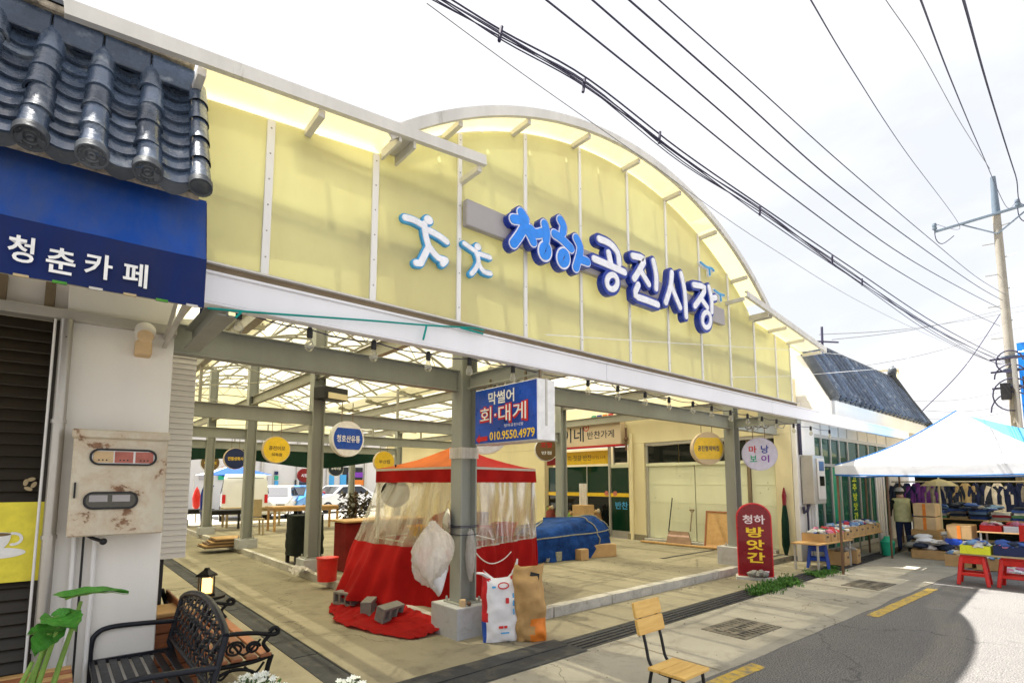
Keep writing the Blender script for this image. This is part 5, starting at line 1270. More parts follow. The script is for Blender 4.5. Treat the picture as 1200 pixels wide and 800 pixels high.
# ================================================================== RED TENT STALL
N_, R_, L_ = V((3.70, 5.2, 0)), V((5.42, 5.75, 0)), V((3.62, 7.25, 0)); F_ = R_ + L_ - N_; CEN = (N_ + R_ + L_ + F_) / 4
ts = thing('red_tent_stall', 'red tent stall with clear vinyl sides behind the front pillar', 'tent', tuple(V((CEN.x, CEN.y, .12))))
ZE, ZV, ZK = 1.80, 1.60, .80
corners = [N_, R_, F_, L_]
for c in corners:
    p = c.lerp(CEN, .03); g = MB(); g.bar((p.x, p.y, .12), (p.x, p.y, ZE), .035, .035); obj('leg', g, M_['frame'], ts)
apx = V((CEN.x, CEN.y, 2.16))
for k in range(4):
    a, b = corners[k], corners[(k + 1) % 4]
    g = MB()
    def rfn(p, q):
        e = V((a.x, a.y, ZE)).lerp(V((b.x, b.y, ZE)), p); e.z -= .03 * math.sin(math.pi * p)
        w = e.lerp(apx, q); w.z -= .05 * math.sin(math.pi * q) * 1; return w + V((0, 0, .01 * nz(w, 5)))
    g.sheet(rfn, 14, 8); obj('roof_panel', g, M_['orange_and_lit_red_cloth'] if k == 3 else M_['red_tent'], ts, smooth=50)  # left panel's sunlit glow is put into its orange colour
    dn = (b - a).normalized(); out = V((dn.y, -dn.x, 0))
    g = MB(); g.sheet(lambda p, q: V((a.x, a.y, ZE)).lerp(V((b.x, b.y, ZE)), p) + out * (.012 + .02 * math.sin(p * 21 + k) * q) - ZUP * ((ZE - ZV) * q + .03 * math.sin(math.pi * p) * (1 - q)), 40, 4); obj('valance', g, M_['red_tent'] if k else M_['red_tent'], ts, smooth=50)
    flare = (.05, .02, .02, .72)[k]
    def wall(p, q, k=k, a=a, b=b, out=out, flare=flare):   # q 0 top .. 1 ground
        z = ZV - (ZV - .12) * q
        fl = flare * max(0, q - .02) ** .95 * (math.sin(math.pi * min(1, p * .8 + .28)) if k == 3 else 1)
        w = V((a.x, a.y, z)).lerp(V((b.x, b.y, z)), p) + out * (fl + (.035 * math.sin(p * 24 + 2.5 * nz((p * 3, q, k), 2)) + .03 * nz((p * 7, q * 2, k), 2) + .02 * math.sin(p * 51 + q * 3)) * (.25 + .85 * q))
        return w
    qk = (ZV - ZK) / (ZV - .12)
    g = MB(); g.sheet(lambda p, q: wall(p, qk * q) + out * .004, 60, 16); obj('vinyl_curtain', g, M_['vinyl'], ts, smooth=60)
    g = MB(); g.sheet(lambda p, q: wall(p, qk + (1 - qk) * q), 60, 12); obj('skirt', g, M_['red_tent'], ts, smooth=60)
for (a, b) in zip(corners, corners[1:] + corners[:1]):
    g = MB(); g.bar((a.x, a.y, ZE - .02), (b.x, b.y, ZE - .02), .03, .03); obj('top_rail', g, M_['frame'], ts); g = MB(); g.bar((a.x, a.y, .8), (b.x, b.y, .8), .02, .02); obj('side_rail', g, M_['frame'], ts)
# cloth spilled over the step, with concrete blocks on it
def spill(p, q):
    x = 3.05 - .5 * q * math.sin(math.pi * (.12 + .76 * p)) + .06 * nz((p * 4, q * 3, 0), 2); y = 4.85 + 2.1 * p
    return V((x + .22 * (1 - q) , y, .012 + .10 * (1 - q) ** 3 + .05 * abs(nz((p * 9, q * 4, 2), 1.3)) + .02 * abs(nz((p * 22, q * 9, 2), 1.3))))
g = MB(); g.sheet(spill, 70, 24); obj('spilled_cloth', g, M_['red_tent'], ts, smooth=60)
def conc_block(label, loc, rz, tilt=0):
    t = thing('concrete_block', label, 'block', loc, rz, 'concrete blocks on the red cloth'); t.rotation_euler = (tilt, 0, rz); t.scale = (.86,) * 3
    g = MB(); L, W, H = .39, .19, .15; cs = [-.13, 0, .13]
    for s in (-1, 1): g.box((0, s * (W / 2 - .0175), H / 2), (L, .035, H))
    for x in (-L / 2 + .016, -.065, .065, L / 2 - .016): g.box((x, 0, H / 2), (.032, W - .071, H - .002))
    g.v = [V((v.x, v.z - .075, v.y + .095)) for v in g.v]; obj('block_body', g, M_['block'], t, .004, local=True)
    g = MB(); g.box((0, 0, H / 2), (L - .07, W - .072, .03)); g.v = [V((v.x, v.z - .075, v.y + .095)) for v in g.v]; obj('web', g, M_['block'], t, local=True)
p = at(405, 708, z=.03); conc_block('leftmost grey concrete block on the spilled red cloth', (p.x, p.y, .03), 1.9)
p = at(432, 718, z=.03); conc_block('flat grey concrete block, second from the left on the red cloth', (p.x, p.y, .03), .9)
p = at(455, 724, z=.05); conc_block('tilted grey concrete block, third from the left on the red cloth', (p.x, p.y, .045), .35, .25)
p = at(497, 712, z=.03); conc_block('grey concrete block beside the pillar plinth on the red cloth', (p.x, p.y, .03), 0)
# inside the tent
t = thing('tent_table', 'table inside the red tent behind the vinyl', 'table', (4.4, 6.4, .12)); g = MB(); g.box((4.5, 6.4, .82), (1.2, 1.0, .04), .25); obj('table_top', g, M_['frame'], t, .004)
for dx in (-.5, .5):
    for dy in (-.4, .4): g = MB(); g.bar((4.5 + dx, 6.4 + dy, .12), (4.5 + dx, 6.4 + dy, .8), .03, .03); obj('leg', g, M_['frame'], t)
t = thing('hanging_pan', 'dark round pan seen through the vinyl of the red tent', 'pan', (4.0, 7.0, 1.4)); q = at(463, 578, y=6.95); g = MB(); g.lathe([(0, .0), (.14, .01), (.2, .06), (.205, .06), (.14, 0), (0, -.012)], tuple(q), 24, (-.4, -.9, .1)); obj('bowl', g, M_['iron'], t, smooth=40); g = MB(); g.bar(tuple(q + V((0, 0, .19))), tuple(q + V((0, 0, .42))), .02, .01); obj('handle', g, M_['iron'], t)
for nm, lb, c, s, m in (('red_basin', 'red basin on the table inside the tent', (4.9, 6.2, .84), (.22, .12), 'plastic_red'), ('yellow_basin', 'yellow basin on the table inside the tent, left side', (4.1, 6.75, .84), (.2, .14), 'yellow_face'), ('red_tub', 'red tub inside the tent beside the right vinyl', (5.0, 5.95, .84), (.18, .18), 'plastic_red')):
    t = thing(nm, lb, 'basin', c); g = MB(); r, h = s; g.lathe([(0, .004), (r * .75, 0), (r, h), (r + .02, h), (r + .02, h - .012), (r + .004, h - .015), (r * .77, .02), (0, .02)], c, 20); obj('tub', g, M_[m], t, smooth=40)
t = thing('orange_cloth_bundle', 'orange cloth bundle inside the red tent', 'cloth', (4.2, 6.1, .84)); g = MB(); g.ball((4.2, 6.15, 1.0), (.32, .28, .2), 20, 12, lambda p: p * (1 + .2 * nz(p, 2.5))); obj('bundle', g, M_['orange_and_lit_red_cloth'], t, smooth=60)
t = thing('grey_cooler', 'grey ribbed cooler box inside the tent on the right', 'cooler', (4.95, 6.35, .12)); g = MB(); g.lohi((4.7, 6.5, .86), (5.15, 6.8, 1.15)); obj('box', g, M_['greybar'], t, .01)
for k in range(6): g = MB(); g.lohi((4.72 + k * .07, 6.492, .88), (4.75 + k * .07, 6.499, 1.12)); obj('rib', g, M_['frame'], t)

# ================================================================== THINGS ON AND BY THE FRONT PILLAR
bg = thing('plastic_bag', 'translucent white plastic bag hanging from the front pillar', 'bag', (3.2, 4.75, .9))
q = at(508, 645, y=4.62)
def bagf(p):
    th = math.atan2(p.y, p.x); k = 1 + .22 * nz(p, 1.1, 4) - .16 * abs(nz(p, 2.3, 2)) - .10 * abs(nz(p, 5.2, 7)) - .05 * abs(nz(p, 11, 3))
    r = V((p.x * (1.0 - .5 * max(0, p.z) ** 2), p.y * (1 - .3 * max(0, p.z)), p.z - .35 * max(0, -p.z) * max(0, math.sin(2.5 * th + 1)) ** 2))
    return r * k
g = MB(); g.ball(tuple(q), (.25, .14, .31), 64, 44, bagf); obj('bag_body', g, M_['bagplastic'], bg, smooth=80)
q2 = at(512, 668, y=4.66); g = MB(); g.ball(tuple(q2), (.13, .09, .24), 24, 20, lambda p: V((p.x * (.75 + .3 * p.z), p.y, p.z)) * (1 + .25 * nz(p, 1.4, 9))); obj('inner_fold', g, M_['rice'], bg, smooth=70)
q3 = at(551, 650, y=4.7); g = MB(); g.ball(tuple(q3), (.05, .06, .27), 16, 14, lambda p: p * (1 + .3 * nz(p, 2.4, 5))); obj('side_fold', g, M_['bagplastic'], bg, smooth=70)
t = thing('steel_lid', 'steel pot lid hung on the side of the front pillar', 'lid', (3.26, 4.7, 1.2)); q = at(524, 612, x=3.29); g = MB(); g.lathe([(0, .05), (.05, .045), (.12, .02), (.155, .0), (.16, -.006), (.15, -.008), (0, .03)], tuple(q), 28, (-.93, .36, 0), (1, .8)); obj('dome', g, M_['chrome'], t, smooth=50); g = MB(); g.lathe([(.0, .02), (.12, .0), (.0, -.004)], tuple(q), 20, (-.93, .36, 0), (1, .8)); obj('dark_lining', g, M_['blackp'], t, smooth=50)
t = thing('cord_wrap', 'dark cords wound round the front pillar at mid height', 'cord', (3.43, 4.78, 1.1))
for z in (1.04, 1.12, 1.135):
    g = MB(); g.tube([(3.43 + .115 * sx, 4.78 + .115 * sy, z + .01 * nz((sx, sy, z), 3)) for sx, sy in ((-1, -1), (0, -1.02), (1, -1), (1.02, 0), (1, 1), (0, 1.02), (-1, 1), (-1.02, 0))], .0045, 5, closed=True); obj('cord', g, M_['wire'], t)
t = thing('cord_loop', 'white cord drooping from the pillar to the tent vinyl', 'cord', (3.6, 4.9, 1))
pts = smooth_pts([at(548, 628, y=4.72), at(556, 645, y=4.85), at(566, 656, y=5.0), at(577, 660, y=5.15), at(590, 655, y=5.3), at(600, 645, y=5.5)], 4); g = MB(); g.tube(pts, .007, 6); obj('loop', g, M_['print_white'], t, smooth=60)
pts = [at(548, 624, y=4.72), at(580, 632, y=5.25)]; g = MB(); g.tube(pts, .005, 5); obj('line', g, M_['print_white'], t)
t = thing('paper_cup', 'small crushed cup standing on the plinth of the front pillar', 'cup', (3.28, 4.58, .34)); g = MB(); g.lathe([(0, 0), (.03, 0), (.036, .05), (.03, .07), (.0, .06)], (3.30, 4.60, .32), 12); obj('cup_body', g, M_['card2'], t, smooth=50); g = MB(); g.ball((3.36, 4.57, .345), .025, 8, 6); obj('crumpled_wrapper', g, M_['polebrown'], t)
t = thing('pillar_tape', 'band of clear tape wound round the upper front pillar', 'tape', (3.43, 4.78, 1.9)); g = MB(); g.lohi((3.43 - .115, 4.78 - .112, 1.86), (3.43 + .115, 4.78 - .106, 1.98)); g.lohi((3.43 - .119, 4.78 - .112, 1.86), (3.43 - .113, 4.78 + .112, 1.98)); obj('tape_band', g, M_['bagplastic'], t)

def sack(name, label, loc, rz, w, h, d, mats, lean=0, kind=0):
    t = thing(name, label, 'sack', loc, rz); t.rotation_euler = (lean, 0, rz)
    def f(a, b):
        th = 2 * math.pi * a; c, s = math.cos(th), math.sin(th)
        ex = math.copysign(abs(c) ** .55, c); ey = math.copysign(abs(s) ** .8, s)
        pin = 1 - max(0, b - .8) / .2 * .75; pin2 = 1 - max(0, .1 - b) / .1 * .2
        bel = 1 + .12 * math.sin(math.pi * min(1, b * 1.2))
        p = V((ex * w / 2 * (1 - .06 * max(0, b - .7) / .3), ey * d / 2 * pin * pin2 * bel, h * b))
        p.z += .05 * max(0, b - .85) / .15 * math.cos(2 * th) * (1 if kind == 0 else .5)
        return p + V((nz(p, 7, kind), nz(p, 8, kind + 4), 0)) * .012 + V((0, 1, 0)) * (.018 + .03 * kind) * nz(p, 14 - 4 * kind, kind) - V((0, 1, 0)) * .035 * kind * abs(nz(p, 5, 9)) + V((1, 0, 0)) * .03 * kind * nz((0, 0, p.z), 5, 2)
    g = MB(); g.sheet(f, 48, 30, wrap=True)
    g.f.append(list(range(48))[::-1]); g.m.append(0); g.f.append([30 * 48 + i for i in range(48)]); g.m.append(0)
    for i, fc in enumerate(g.f):
        c = sum((g.v[k] for k in fc), V()) / len(fc)
        if kind == 0: g.m[i] = 1 if (c.x < -w * .40 and c.z > h * .3) or (c.z > h * .9 and abs(c.x) > w * .28) else (2 if c.x < -w * .43 else 0)
        else: g.m[i] = 1 if (c.x > w * .12 and c.z < h * .30) else 0
    obj('sack_body', g, mats, t, smooth=60, local=True)
    return t, frame((0, -d / 2 * 1.14 - .004, 0), (1, 0, 0), (0, 0, 1))
t, fr = sack('feed_sack', 'white woven sack with red and blue print leaning on the front plinth', tuple(at(587, 750, z=.008)), -.42, .38, .66, .17, [M_['rice'], M_['red'], M_['blue']], -.08)
for nm, m, (x0, x1, z0, z1) in (('red_print', 'red', (.03, .065, .37, .425)), ('red_print', 'red', (-.05, .0, .135, .16)), ('red_print', 'red', (.006, .04, .135, .16)), ('blue_print', 'sky', (.105, .118, .42, .47)), ('blue_print', 'sky', (.105, .118, .34, .40)), ('blue_print', 'sky', (.105, .118, .26, .32)), ('blue_print', 'sky', (-.11, -.07, .525, .545)), ('blue_print', 'sky', (-.03, .06, .085, .098))):
    g = MB(); g.prism(rrect(x0, x1, z0, z1, .008, 3), lambda a, b, c: V((a, -.104 - .004 * c / .003 - .006 * math.cos(b * 5), b)), 0, .003); obj(nm, g, M_[m], t, local=True)
g = MB(); g.ribbon([V((.01 + .055 * math.cos(a), .545 + .03 * math.sin(a))) for a in [i * math.pi / 6 for i in range(13)]], .006, lambda a, b, c: V((a, -.100 - c, b)), 0, .003); obj('oval_logo', g, M_['red'], t, local=True)
g = MB(); g.tube([(.14, -.02, .66), (.17, -.04, .74), (.18, -.05, .80)], [.02, .014, .008], 6); obj('tied_ear', g, M_['rice'], t, smooth=60, local=True); g = MB(); g.tube([(-.12, -.02, .62), (-.2, -.06, .67), (-.26, -.08, .68)], [.02, .016, .01], 6); obj('tied_ear', g, M_['rice'], t, smooth=60, local=True)
t, fr = sack('paper_sack', 'brown kraft paper sack with orange print beside the white sack', tuple(at(620, 748, z=.008)), -.75, .32, .74, .24, [M_['kraft'], M_['orange']], -.03, 1)
g = MB(); g.prism([(.0, .60), (.1, .58), (.11, .66), (.02, .68)], lambda a, b, c: V((a, -.085 - c, b)), 0, .003); obj('black_print', g, M_['blackp'], t, local=True)

# ================================================================== CAFÉ FORECOURT
# black metal bench, its back towards the passage
def curve_bar(pts, r, name, mat, parent, seg=8, k=5): g = MB(); g.tube(smooth_pts(pts, k), r, seg); return obj(name, g, M_[mat], parent, smooth=60)
bn = thing('metal_bench', 'black metal bench with basket-weave back in front of the cafe wall', 'bench', (.52, 3.95, 0))
Y0, Y1 = 3.30, 4.60
def bk(y, z): return V((.70 + .22 * (z - .42), y, z))       # leaning back plane
for i in range(7):
    x = .30 + i * .062; g = MB(); g.sheet(lambda a, b: (x + .045 * b, Y0 + .03 + (Y1 - Y0 - .06) * a, .425 - .018 * math.sin(math.pi * (x - .28) / .46)), 2, 1)
    for q in list(g.v): pass
    g2 = MB(); g2.bar((x + .02, Y0 + .03, .42 - .018 * math.sin(math.pi * (x - .28) / .46)), (x + .02, Y1 - .03, .42 - .018 * math.sin(math.pi * (x - .28) / .46)), .044, .008); obj('seat_slat', g2, M_['bench'], bn, .002)
for y in (Y0, Y1):
    g = MB(); g.bar((.27, y, .405), (.74, y, .405), .025, .03); obj('seat_rail', g, M_['bench'], bn)
    curve_bar([(.745, y, .60), (.55, y, .615), (.36, y, .62), (.285, y, .585), (.262, y, .50), (.262, y, .25), (.262, y, 0)], .017, 'armrest', 'bench', bn)
    g = MB(); g.tube([(.86, y, 0), (.76, y, .30), bk(y, .46), bk(y, .76)], .018, 8); obj('back_post', g, M_['bench'], bn, smooth=60)
g = MB(); g.bar((.27, Y0, .405), (.27, Y1, .405), .025, .03); obj('seat_rail', g, M_['bench'], bn)
def topz(y): return .76 + .10 * math.sin(math.pi * (y - Y0) / (Y1 - Y0)) ** .7
g = MB(); g.tube([bk(y, topz(y)) for y in [Y0 + (Y1 - Y0) * i / 16 for i in range(17)]], .020, 8); obj('top_rail', g, M_['bench'], bn, smooth=60)
g = MB(); g.tube([bk(Y0, .49), bk(Y1, .49)], .015, 8); obj('lower_rail', g, M_['bench'], bn, smooth=60)
for i in range(22):
    y = Y0 + (i + .8) * (Y1 - Y0) / 23; zt = topz(y); g = MB(); ph = i * math.pi
    pts = [bk(y + .004 * math.sin(j * 1.9), .49 + (zt - .49) * j / 12) + V((.011 * math.cos(j * math.pi / 2 + ph), 0, 0)) for j in range(13)]
    b0 = len(g.v)
    for p in pts: g.v += [p + V((0, -.015, 0)), p + V((0, .015, 0))]
    for j in range(12): g.f.append([2 * j, 2 * j + 1, 2 * j + 3, 2 * j + 2]); g.m.append(0)
    g2 = MB(); g2.v = [v for v in g.v] + [v + V((.004, 0, 0)) for v in g.v]; m = len(g.v)
    for f in g.f: g2.f.append(f); g2.f.append([m + q for q in f][::-1])
    for j in range(12): g2.f += [[2 * j, 2 * j + 2, m + 2 * j + 2, m + 2 * j], [2 * j + 1, m + 2 * j + 1, m + 2 * j + 3, 2 * j + 3]]
    g2.m = [0] * len(g2.f); obj('weave_strip', g2, M_['bench'], bn)
for z in (.56, .63, .70, .77):
    g = MB(); ys = [Y0 + (Y1 - Y0) * i / 46 for i in range(47) if topz(Y0 + (Y1 - Y0) * i / 46) > z + .02]
    if len(ys) > 3: g.tube([bk(y, z) + V((.012 * math.cos((y - Y0) / (Y1 - Y0) * 23 * math.pi), 0, 0)) for y in ys], .009, 6); obj('weave_rod', g, M_['bench'], bn, smooth=60)
# ornate iron and wood bench behind it
ob = thing('iron_bench', 'wooden slat bench with scrolled cast-iron ends at the passage edge', 'bench', (1.1, 4.9, 0))
for y in (4.18, 5.45):
    def xz(pts, r, nm='scroll', k=5): g = MB(); g.tube(smooth_pts([V((x - .04, y, z * .82)) for x, z in pts], k), r, 7); obj(nm, g, M_['iron'], ob, smooth=60)
    xz([(.86, .43), (1.0, .40), (1.2, .40), (1.33, .43)], .018, 'end_rail'); xz([(1.33, .43), (1.30, .25), (1.36, .1), (1.40, 0)], .018, 'leg'); xz([(.88, .43), (.90, .22), (.84, .08), (.80, 0)], .018, 'leg')
    xz([(.84, .62), (1.0, .66), (1.2, .64), (1.34, .60), (1.37, .63), (1.34, .66), (1.31, .63)], .017, 'arm'); xz([(1.32, .61), (1.27, .54), (1.31, .46)], .014); xz([(.92, .42), (.86, .62), (.80, .85)], .018, 'back_post')
    for cx_, cz_, r in ((1.08, .53, .065), (1.20, .52, .05), (.98, .53, .05)):
        xz([(cx_ + r * (1 - i / 20) * math.cos(i * .9), cz_ + r * (1 - i / 20) * math.sin(i * .9)) for i in range(13)], .009, k=2)
    xz([(1.3, .2), (1.2, .32), (1.08, .36), (.97, .32), (.9, .2)], .012); xz([(1.28, .38), (1.22, .3), (1.15, .37)], .009); xz([(.95, .38), (1.0, .3), (1.06, .37)], .009); xz([(1.06, .59), (1.14, .47), (1.25, .58)], .008)
for i in range(5): g = MB(); x = .86 + i * .095; g.bar((x, 4.14, .365), (x, 5.49, .365), .075, .022); obj('seat_slat', g, M_['wood_red'], ob, .004)
for i in range(3): g = MB(); z = .44 + i * .1; x = .845 - .16 * (z - .40); g.bar((x, 4.14, z), (x, 5.49, z), .02, .08); obj('back_slat', g, M_['wood_red'], ob, .004)
# orange wooden slat bench at the very left
wb_ = thing('wooden_bench', 'orange-brown slatted wooden bench at the left edge under the plant', 'bench', (-.4, 4.2, 0))
for i in range(5):
    g = MB(); y = 3.98 + i * .092; g.bar((-1.4, y, .46), (.16, y - .01, .46), .07, .028); obj('seat_slat', g, M_['wood_red'] if i % 2 else M_['ply'], wb_, .005)
for x in (-1.3, -.55, .1):
    g = MB(); g.bar((x, 3.96, .43), (x, 4.38, .43), .04, .03); obj('seat_bearer', g, M_['iron'], wb_)
    for y in (3.98, 4.36): g = MB(); g.bar((x, y, 0), (x, y, .415), .035, .035); obj('leg', g, M_['iron'], wb_)
# wooden planter and lantern
pb = thing('wooden_planter', 'brown wooden planter box at the cafe corner behind the bench', 'planter', (.78, 4.95, 0))
for k in range(5):
    g = MB(); g.lohi((.60, 4.74, .02 + k * .118), (.93, 4.77, .13 + k * .118)); obj('board', g, M_['wood_red'], pb, .004)
g = MB(); g.lohi((.61, 4.772, 0), (.92, 5.08, .58)); obj('box', g, M_['wood_red'], pb); g = MB(); g.lohi((.585, 4.73, .605), (.945, 5.1, .635)); obj('rim', g, M_['ply'], pb, .005)
q = at(241, 697, z=.52)
tbq = thing('lantern_stand', 'low dark stand carrying the lantern beside the passage', 'stand', (q.x, q.y, 0)); g = MB(); g.lathe([(.16, .49), (.17, .50), (.17, .52), (0, .52)], (q.x, q.y, 0), 18); g.lathe([(.02, 0), (.02, .49)], (q.x, q.y, 0), 8); g.lathe([(.14, 0), (.14, .015), (.02, .03)], (q.x, q.y, 0), 18); obj('stand_body', g, M_['iron'], tbq, smooth=40)
ln = thing('lantern', 'small black lantern glowing warm orange on the low stand', 'lantern', (q.x, q.y, .52))
g = MB(); g.box((q.x, q.y, .61), (.085, .085, .13)); obj('flame_glass', g, M_['lamp'], ln)
for sx in (-1, 1):
    for sy in (-1, 1): g = MB(); g.bar((q.x + sx * .055, q.y + sy * .055, .52), (q.x + sx * .055, q.y + sy * .055, .70), .012, .012); obj('corner_post', g, M_['iron'], ln)
g = MB(); g.box((q.x, q.y, .53), (.13, .13, .02)); obj('lantern_base', g, M_['iron'], ln); g = MB(); g.lathe([(.10, 0), (.085, .02), (.03, .06), (.02, .08), (0, .08)], (q.x, q.y, .70), 4); obj('lantern_roof', g, M_['iron'], ln)
# big-leaf plant
pl0 = V((-.06, 3.42, 0))
pt = thing('taro_plant', 'green plant with large arrow-shaped leaves at the bottom left corner', 'plant', tuple(pl0))
g = MB(); g.lathe([(0, 0), (.12, 0), (.16, .24), (.17, .26), (.15, .26), (.14, .22), (0, .22)], pl0, 20); obj('pot', g, M_['polebrown'], pt, smooth=40)
def leaf(base, tip, up, w, nm='leaf', curl=.12):
    base, tip = V(base), V(tip); d = tip - base; L = d.length; d.normalize(); s = d.cross(V(up)).normalized(); n_ = s.cross(d)
    def f(a, b):
        t = b; x = (a - .5) * 2
        wd = w * (math.sin(math.pi * min(1, t ** .62)) ** .8) * (1 + .05 * math.sin(t * 25)) if t > .0 else 0
        back = -.18 * L * abs(x) * max(0, .25 - t) / .25
        p = base + d * (L * t + back) + s * (x * max(wd, .3 * w * max(0, 1 - t * 5))) + n_ * (.28 * w * abs(x) ** 1.3 - curl * L * (t - .4) ** 2 + .04 * w * math.sin(t * 22 + a * 9))
        return p
    g = MB(); g.sheet(f, 10, 18); o = obj(nm, g, M_['leaf'], pt, smooth=60)
    g = MB(); g.tube([f(.5, t / 10) - n_ * .004 for t in range(11)], [.006 * (1 - t / 12) for t in range(11)], 5); obj('midrib', g, M_['stem'], o, smooth=60)
lb_ = at(95, 704, y=3.45); lt = at(152, 689, y=3.50); lt0 = at(73, 695, y=3.40)
leaf(lb_.lerp(lt0, .8), lt, (-.3, -.25, .95), .055, curl=.3)
l2b = at(64, 722, y=3.38); leaf(l2b, at(90, 737, y=3.20), (.1, -.6, .8), .075); leaf(at(66, 735, y=3.4), at(40, 768, y=3.30), (-.3, -.8, .4), .06); leaf(at(68, 735, y=3.36), at(32, 742, y=3.28), (0, -.5, .8), .045); leaf(l2b, at(84, 715, y=3.35), (0, -.8, .6), .03)
for (q, bx) in ((lb_, .03), (l2b, -.01), (at(66, 735, y=3.4), -.04), (at(68, 735, y=3.36), .0), (at(38, 775, y=3.36), -.05)):
    g = MB(); g.tube(smooth_pts([pl0 + V((bx, 0, .2)), pl0.lerp(q, .45) + V((bx, 0, .18)), q], 5), [.017 - .0009 * i for i in range(11)], 7); obj('stem', g, M_['stem'], pt, smooth=60)
# white flowers in pots
def flowers(label, c, r, top, n, seed):
    t = thing('flower_pot', label, 'flowers', (c[0], c[1], 0), 0, 'white flowers by the cafe'); rr = random.Random(seed)
    g = MB(); g.lathe([(0, 0), (.09, 0), (.125, .17), (.13, .18), (.115, .18), (.11, .15), (0, .15)], (c[0], c[1], 0), 18); obj('pot', g, M_['polebrown'], t, smooth=40)
    g = MB(); f = MB()
    for i in range(n):
        a = rr.uniform(0, 6.28); d = r * rr.random() ** .5; p = V((c[0] + d * math.cos(a), c[1] + d * math.sin(a), top - .5 * d * d / r + rr.uniform(-.05, .02)))
        g.tube([(c[0] + .2 * d * math.cos(a), c[1] + .2 * d * math.sin(a), .15), (c[0] + .7 * d * math.cos(a), c[1] + .7 * d * math.sin(a), top * .7), p], .0025, 4)
        for q in range(3):
            l = p - V((rr.uniform(-.04, .04), rr.uniform(-.04, .04), rr.uniform(.03, .15))); e = V((rr.uniform(-1, 1), rr.uniform(-1, 1), .4)).normalized() * .035; s = e.cross(ZUP).normalized() * .009
            g.add([l - s, l + s, l + e * .6 + s * 1.2, l + e, l + e * .6 - s * 1.2], [(0, 1, 2, 3, 4)])
        tilt = V((rr.uniform(-.5, .5) - .3, rr.uniform(-.5, .5) - .5, 1)).normalized(); u = tilt.cross(V((1, 0, 0))).normalized(); w = tilt.cross(u)
        for q in range(5):
            an = q * 1.2566; dd = u * math.cos(an) + w * math.sin(an); ss = u * -math.sin(an) + w * math.cos(an)
            f.add([p, p + dd * .008 + ss * .006, p + dd * .017 + ss * .004 + tilt * .003, p + dd * .017 - ss * .004 + tilt * .003, p + dd * .008 - ss * .006], [(0, 1, 2, 3, 4)])
    obj('foliage', g, M_['weed'], t, kind='stuff'); obj('blossoms', f, M_['petal'], t, kind='stuff')
p = at(298, 797, z=.42); flowers('pot of small white flowers below the scrolled iron bench', (p.x, p.y), .19, .44, 120, 5)
p = at(405, 800, z=.40); flowers('pot of small white flowers beside the passage drain, right of the other', (p.x, p.y), .13, .42, 60, 8)

# ================================================================== WOODEN CHAIR ON THE PAVEMENT
ch = thing('wooden_chair', 'small chair with yellow wood seat and back on black metal frame', 'chair', (3.05, 1.93, 0))
for k in range(3):
    g = MB(); y = 1.80 + .088 * k; g.box((3.05, y + .04, .435), (.29, .084, .02)); obj('seat_board', g, M_['wood_pale'], ch, .003)
bkf = frame((3.05, 2.12, .62), (1, 0, 0), (0, .22, .975))
for k in range(2):
    g = MB(); g.prism(rrect(-.142, .142, k * .105, k * .105 + .1, .012, 3), bkf, -.012, .012); obj('back_board', g, M_['wood_pale'], ch, .003)
for s in (-1, 1):
    g = MB(); x = 3.05 + s * .09; g.tube(smooth_pts([(x, 1.84, .41), (x, 2.0, .41), (x, 2.075, .45), (x, 2.105, .56), (x, 2.165, .80)], 4), .010, 8); obj('back_tube', g, M_['black'], ch, smooth=60)
    for (ya, yb) in ((1.83, 1.79), (2.05, 2.12)): g = MB(); g.tube([(3.05 + s * .11, ya, .42), (3.05 + s * .14, yb, 0)], .011, 8); obj('leg', g, M_['black'], ch, smooth=60)
g = MB(); g.tube([(2.91, 1.80, .15), (3.19, 1.80, .15)], .008, 6); g.tube([(2.91, 2.10, .15), (3.19, 2.10, .15)], .008, 6); obj('stretcher', g, M_['black'], ch)

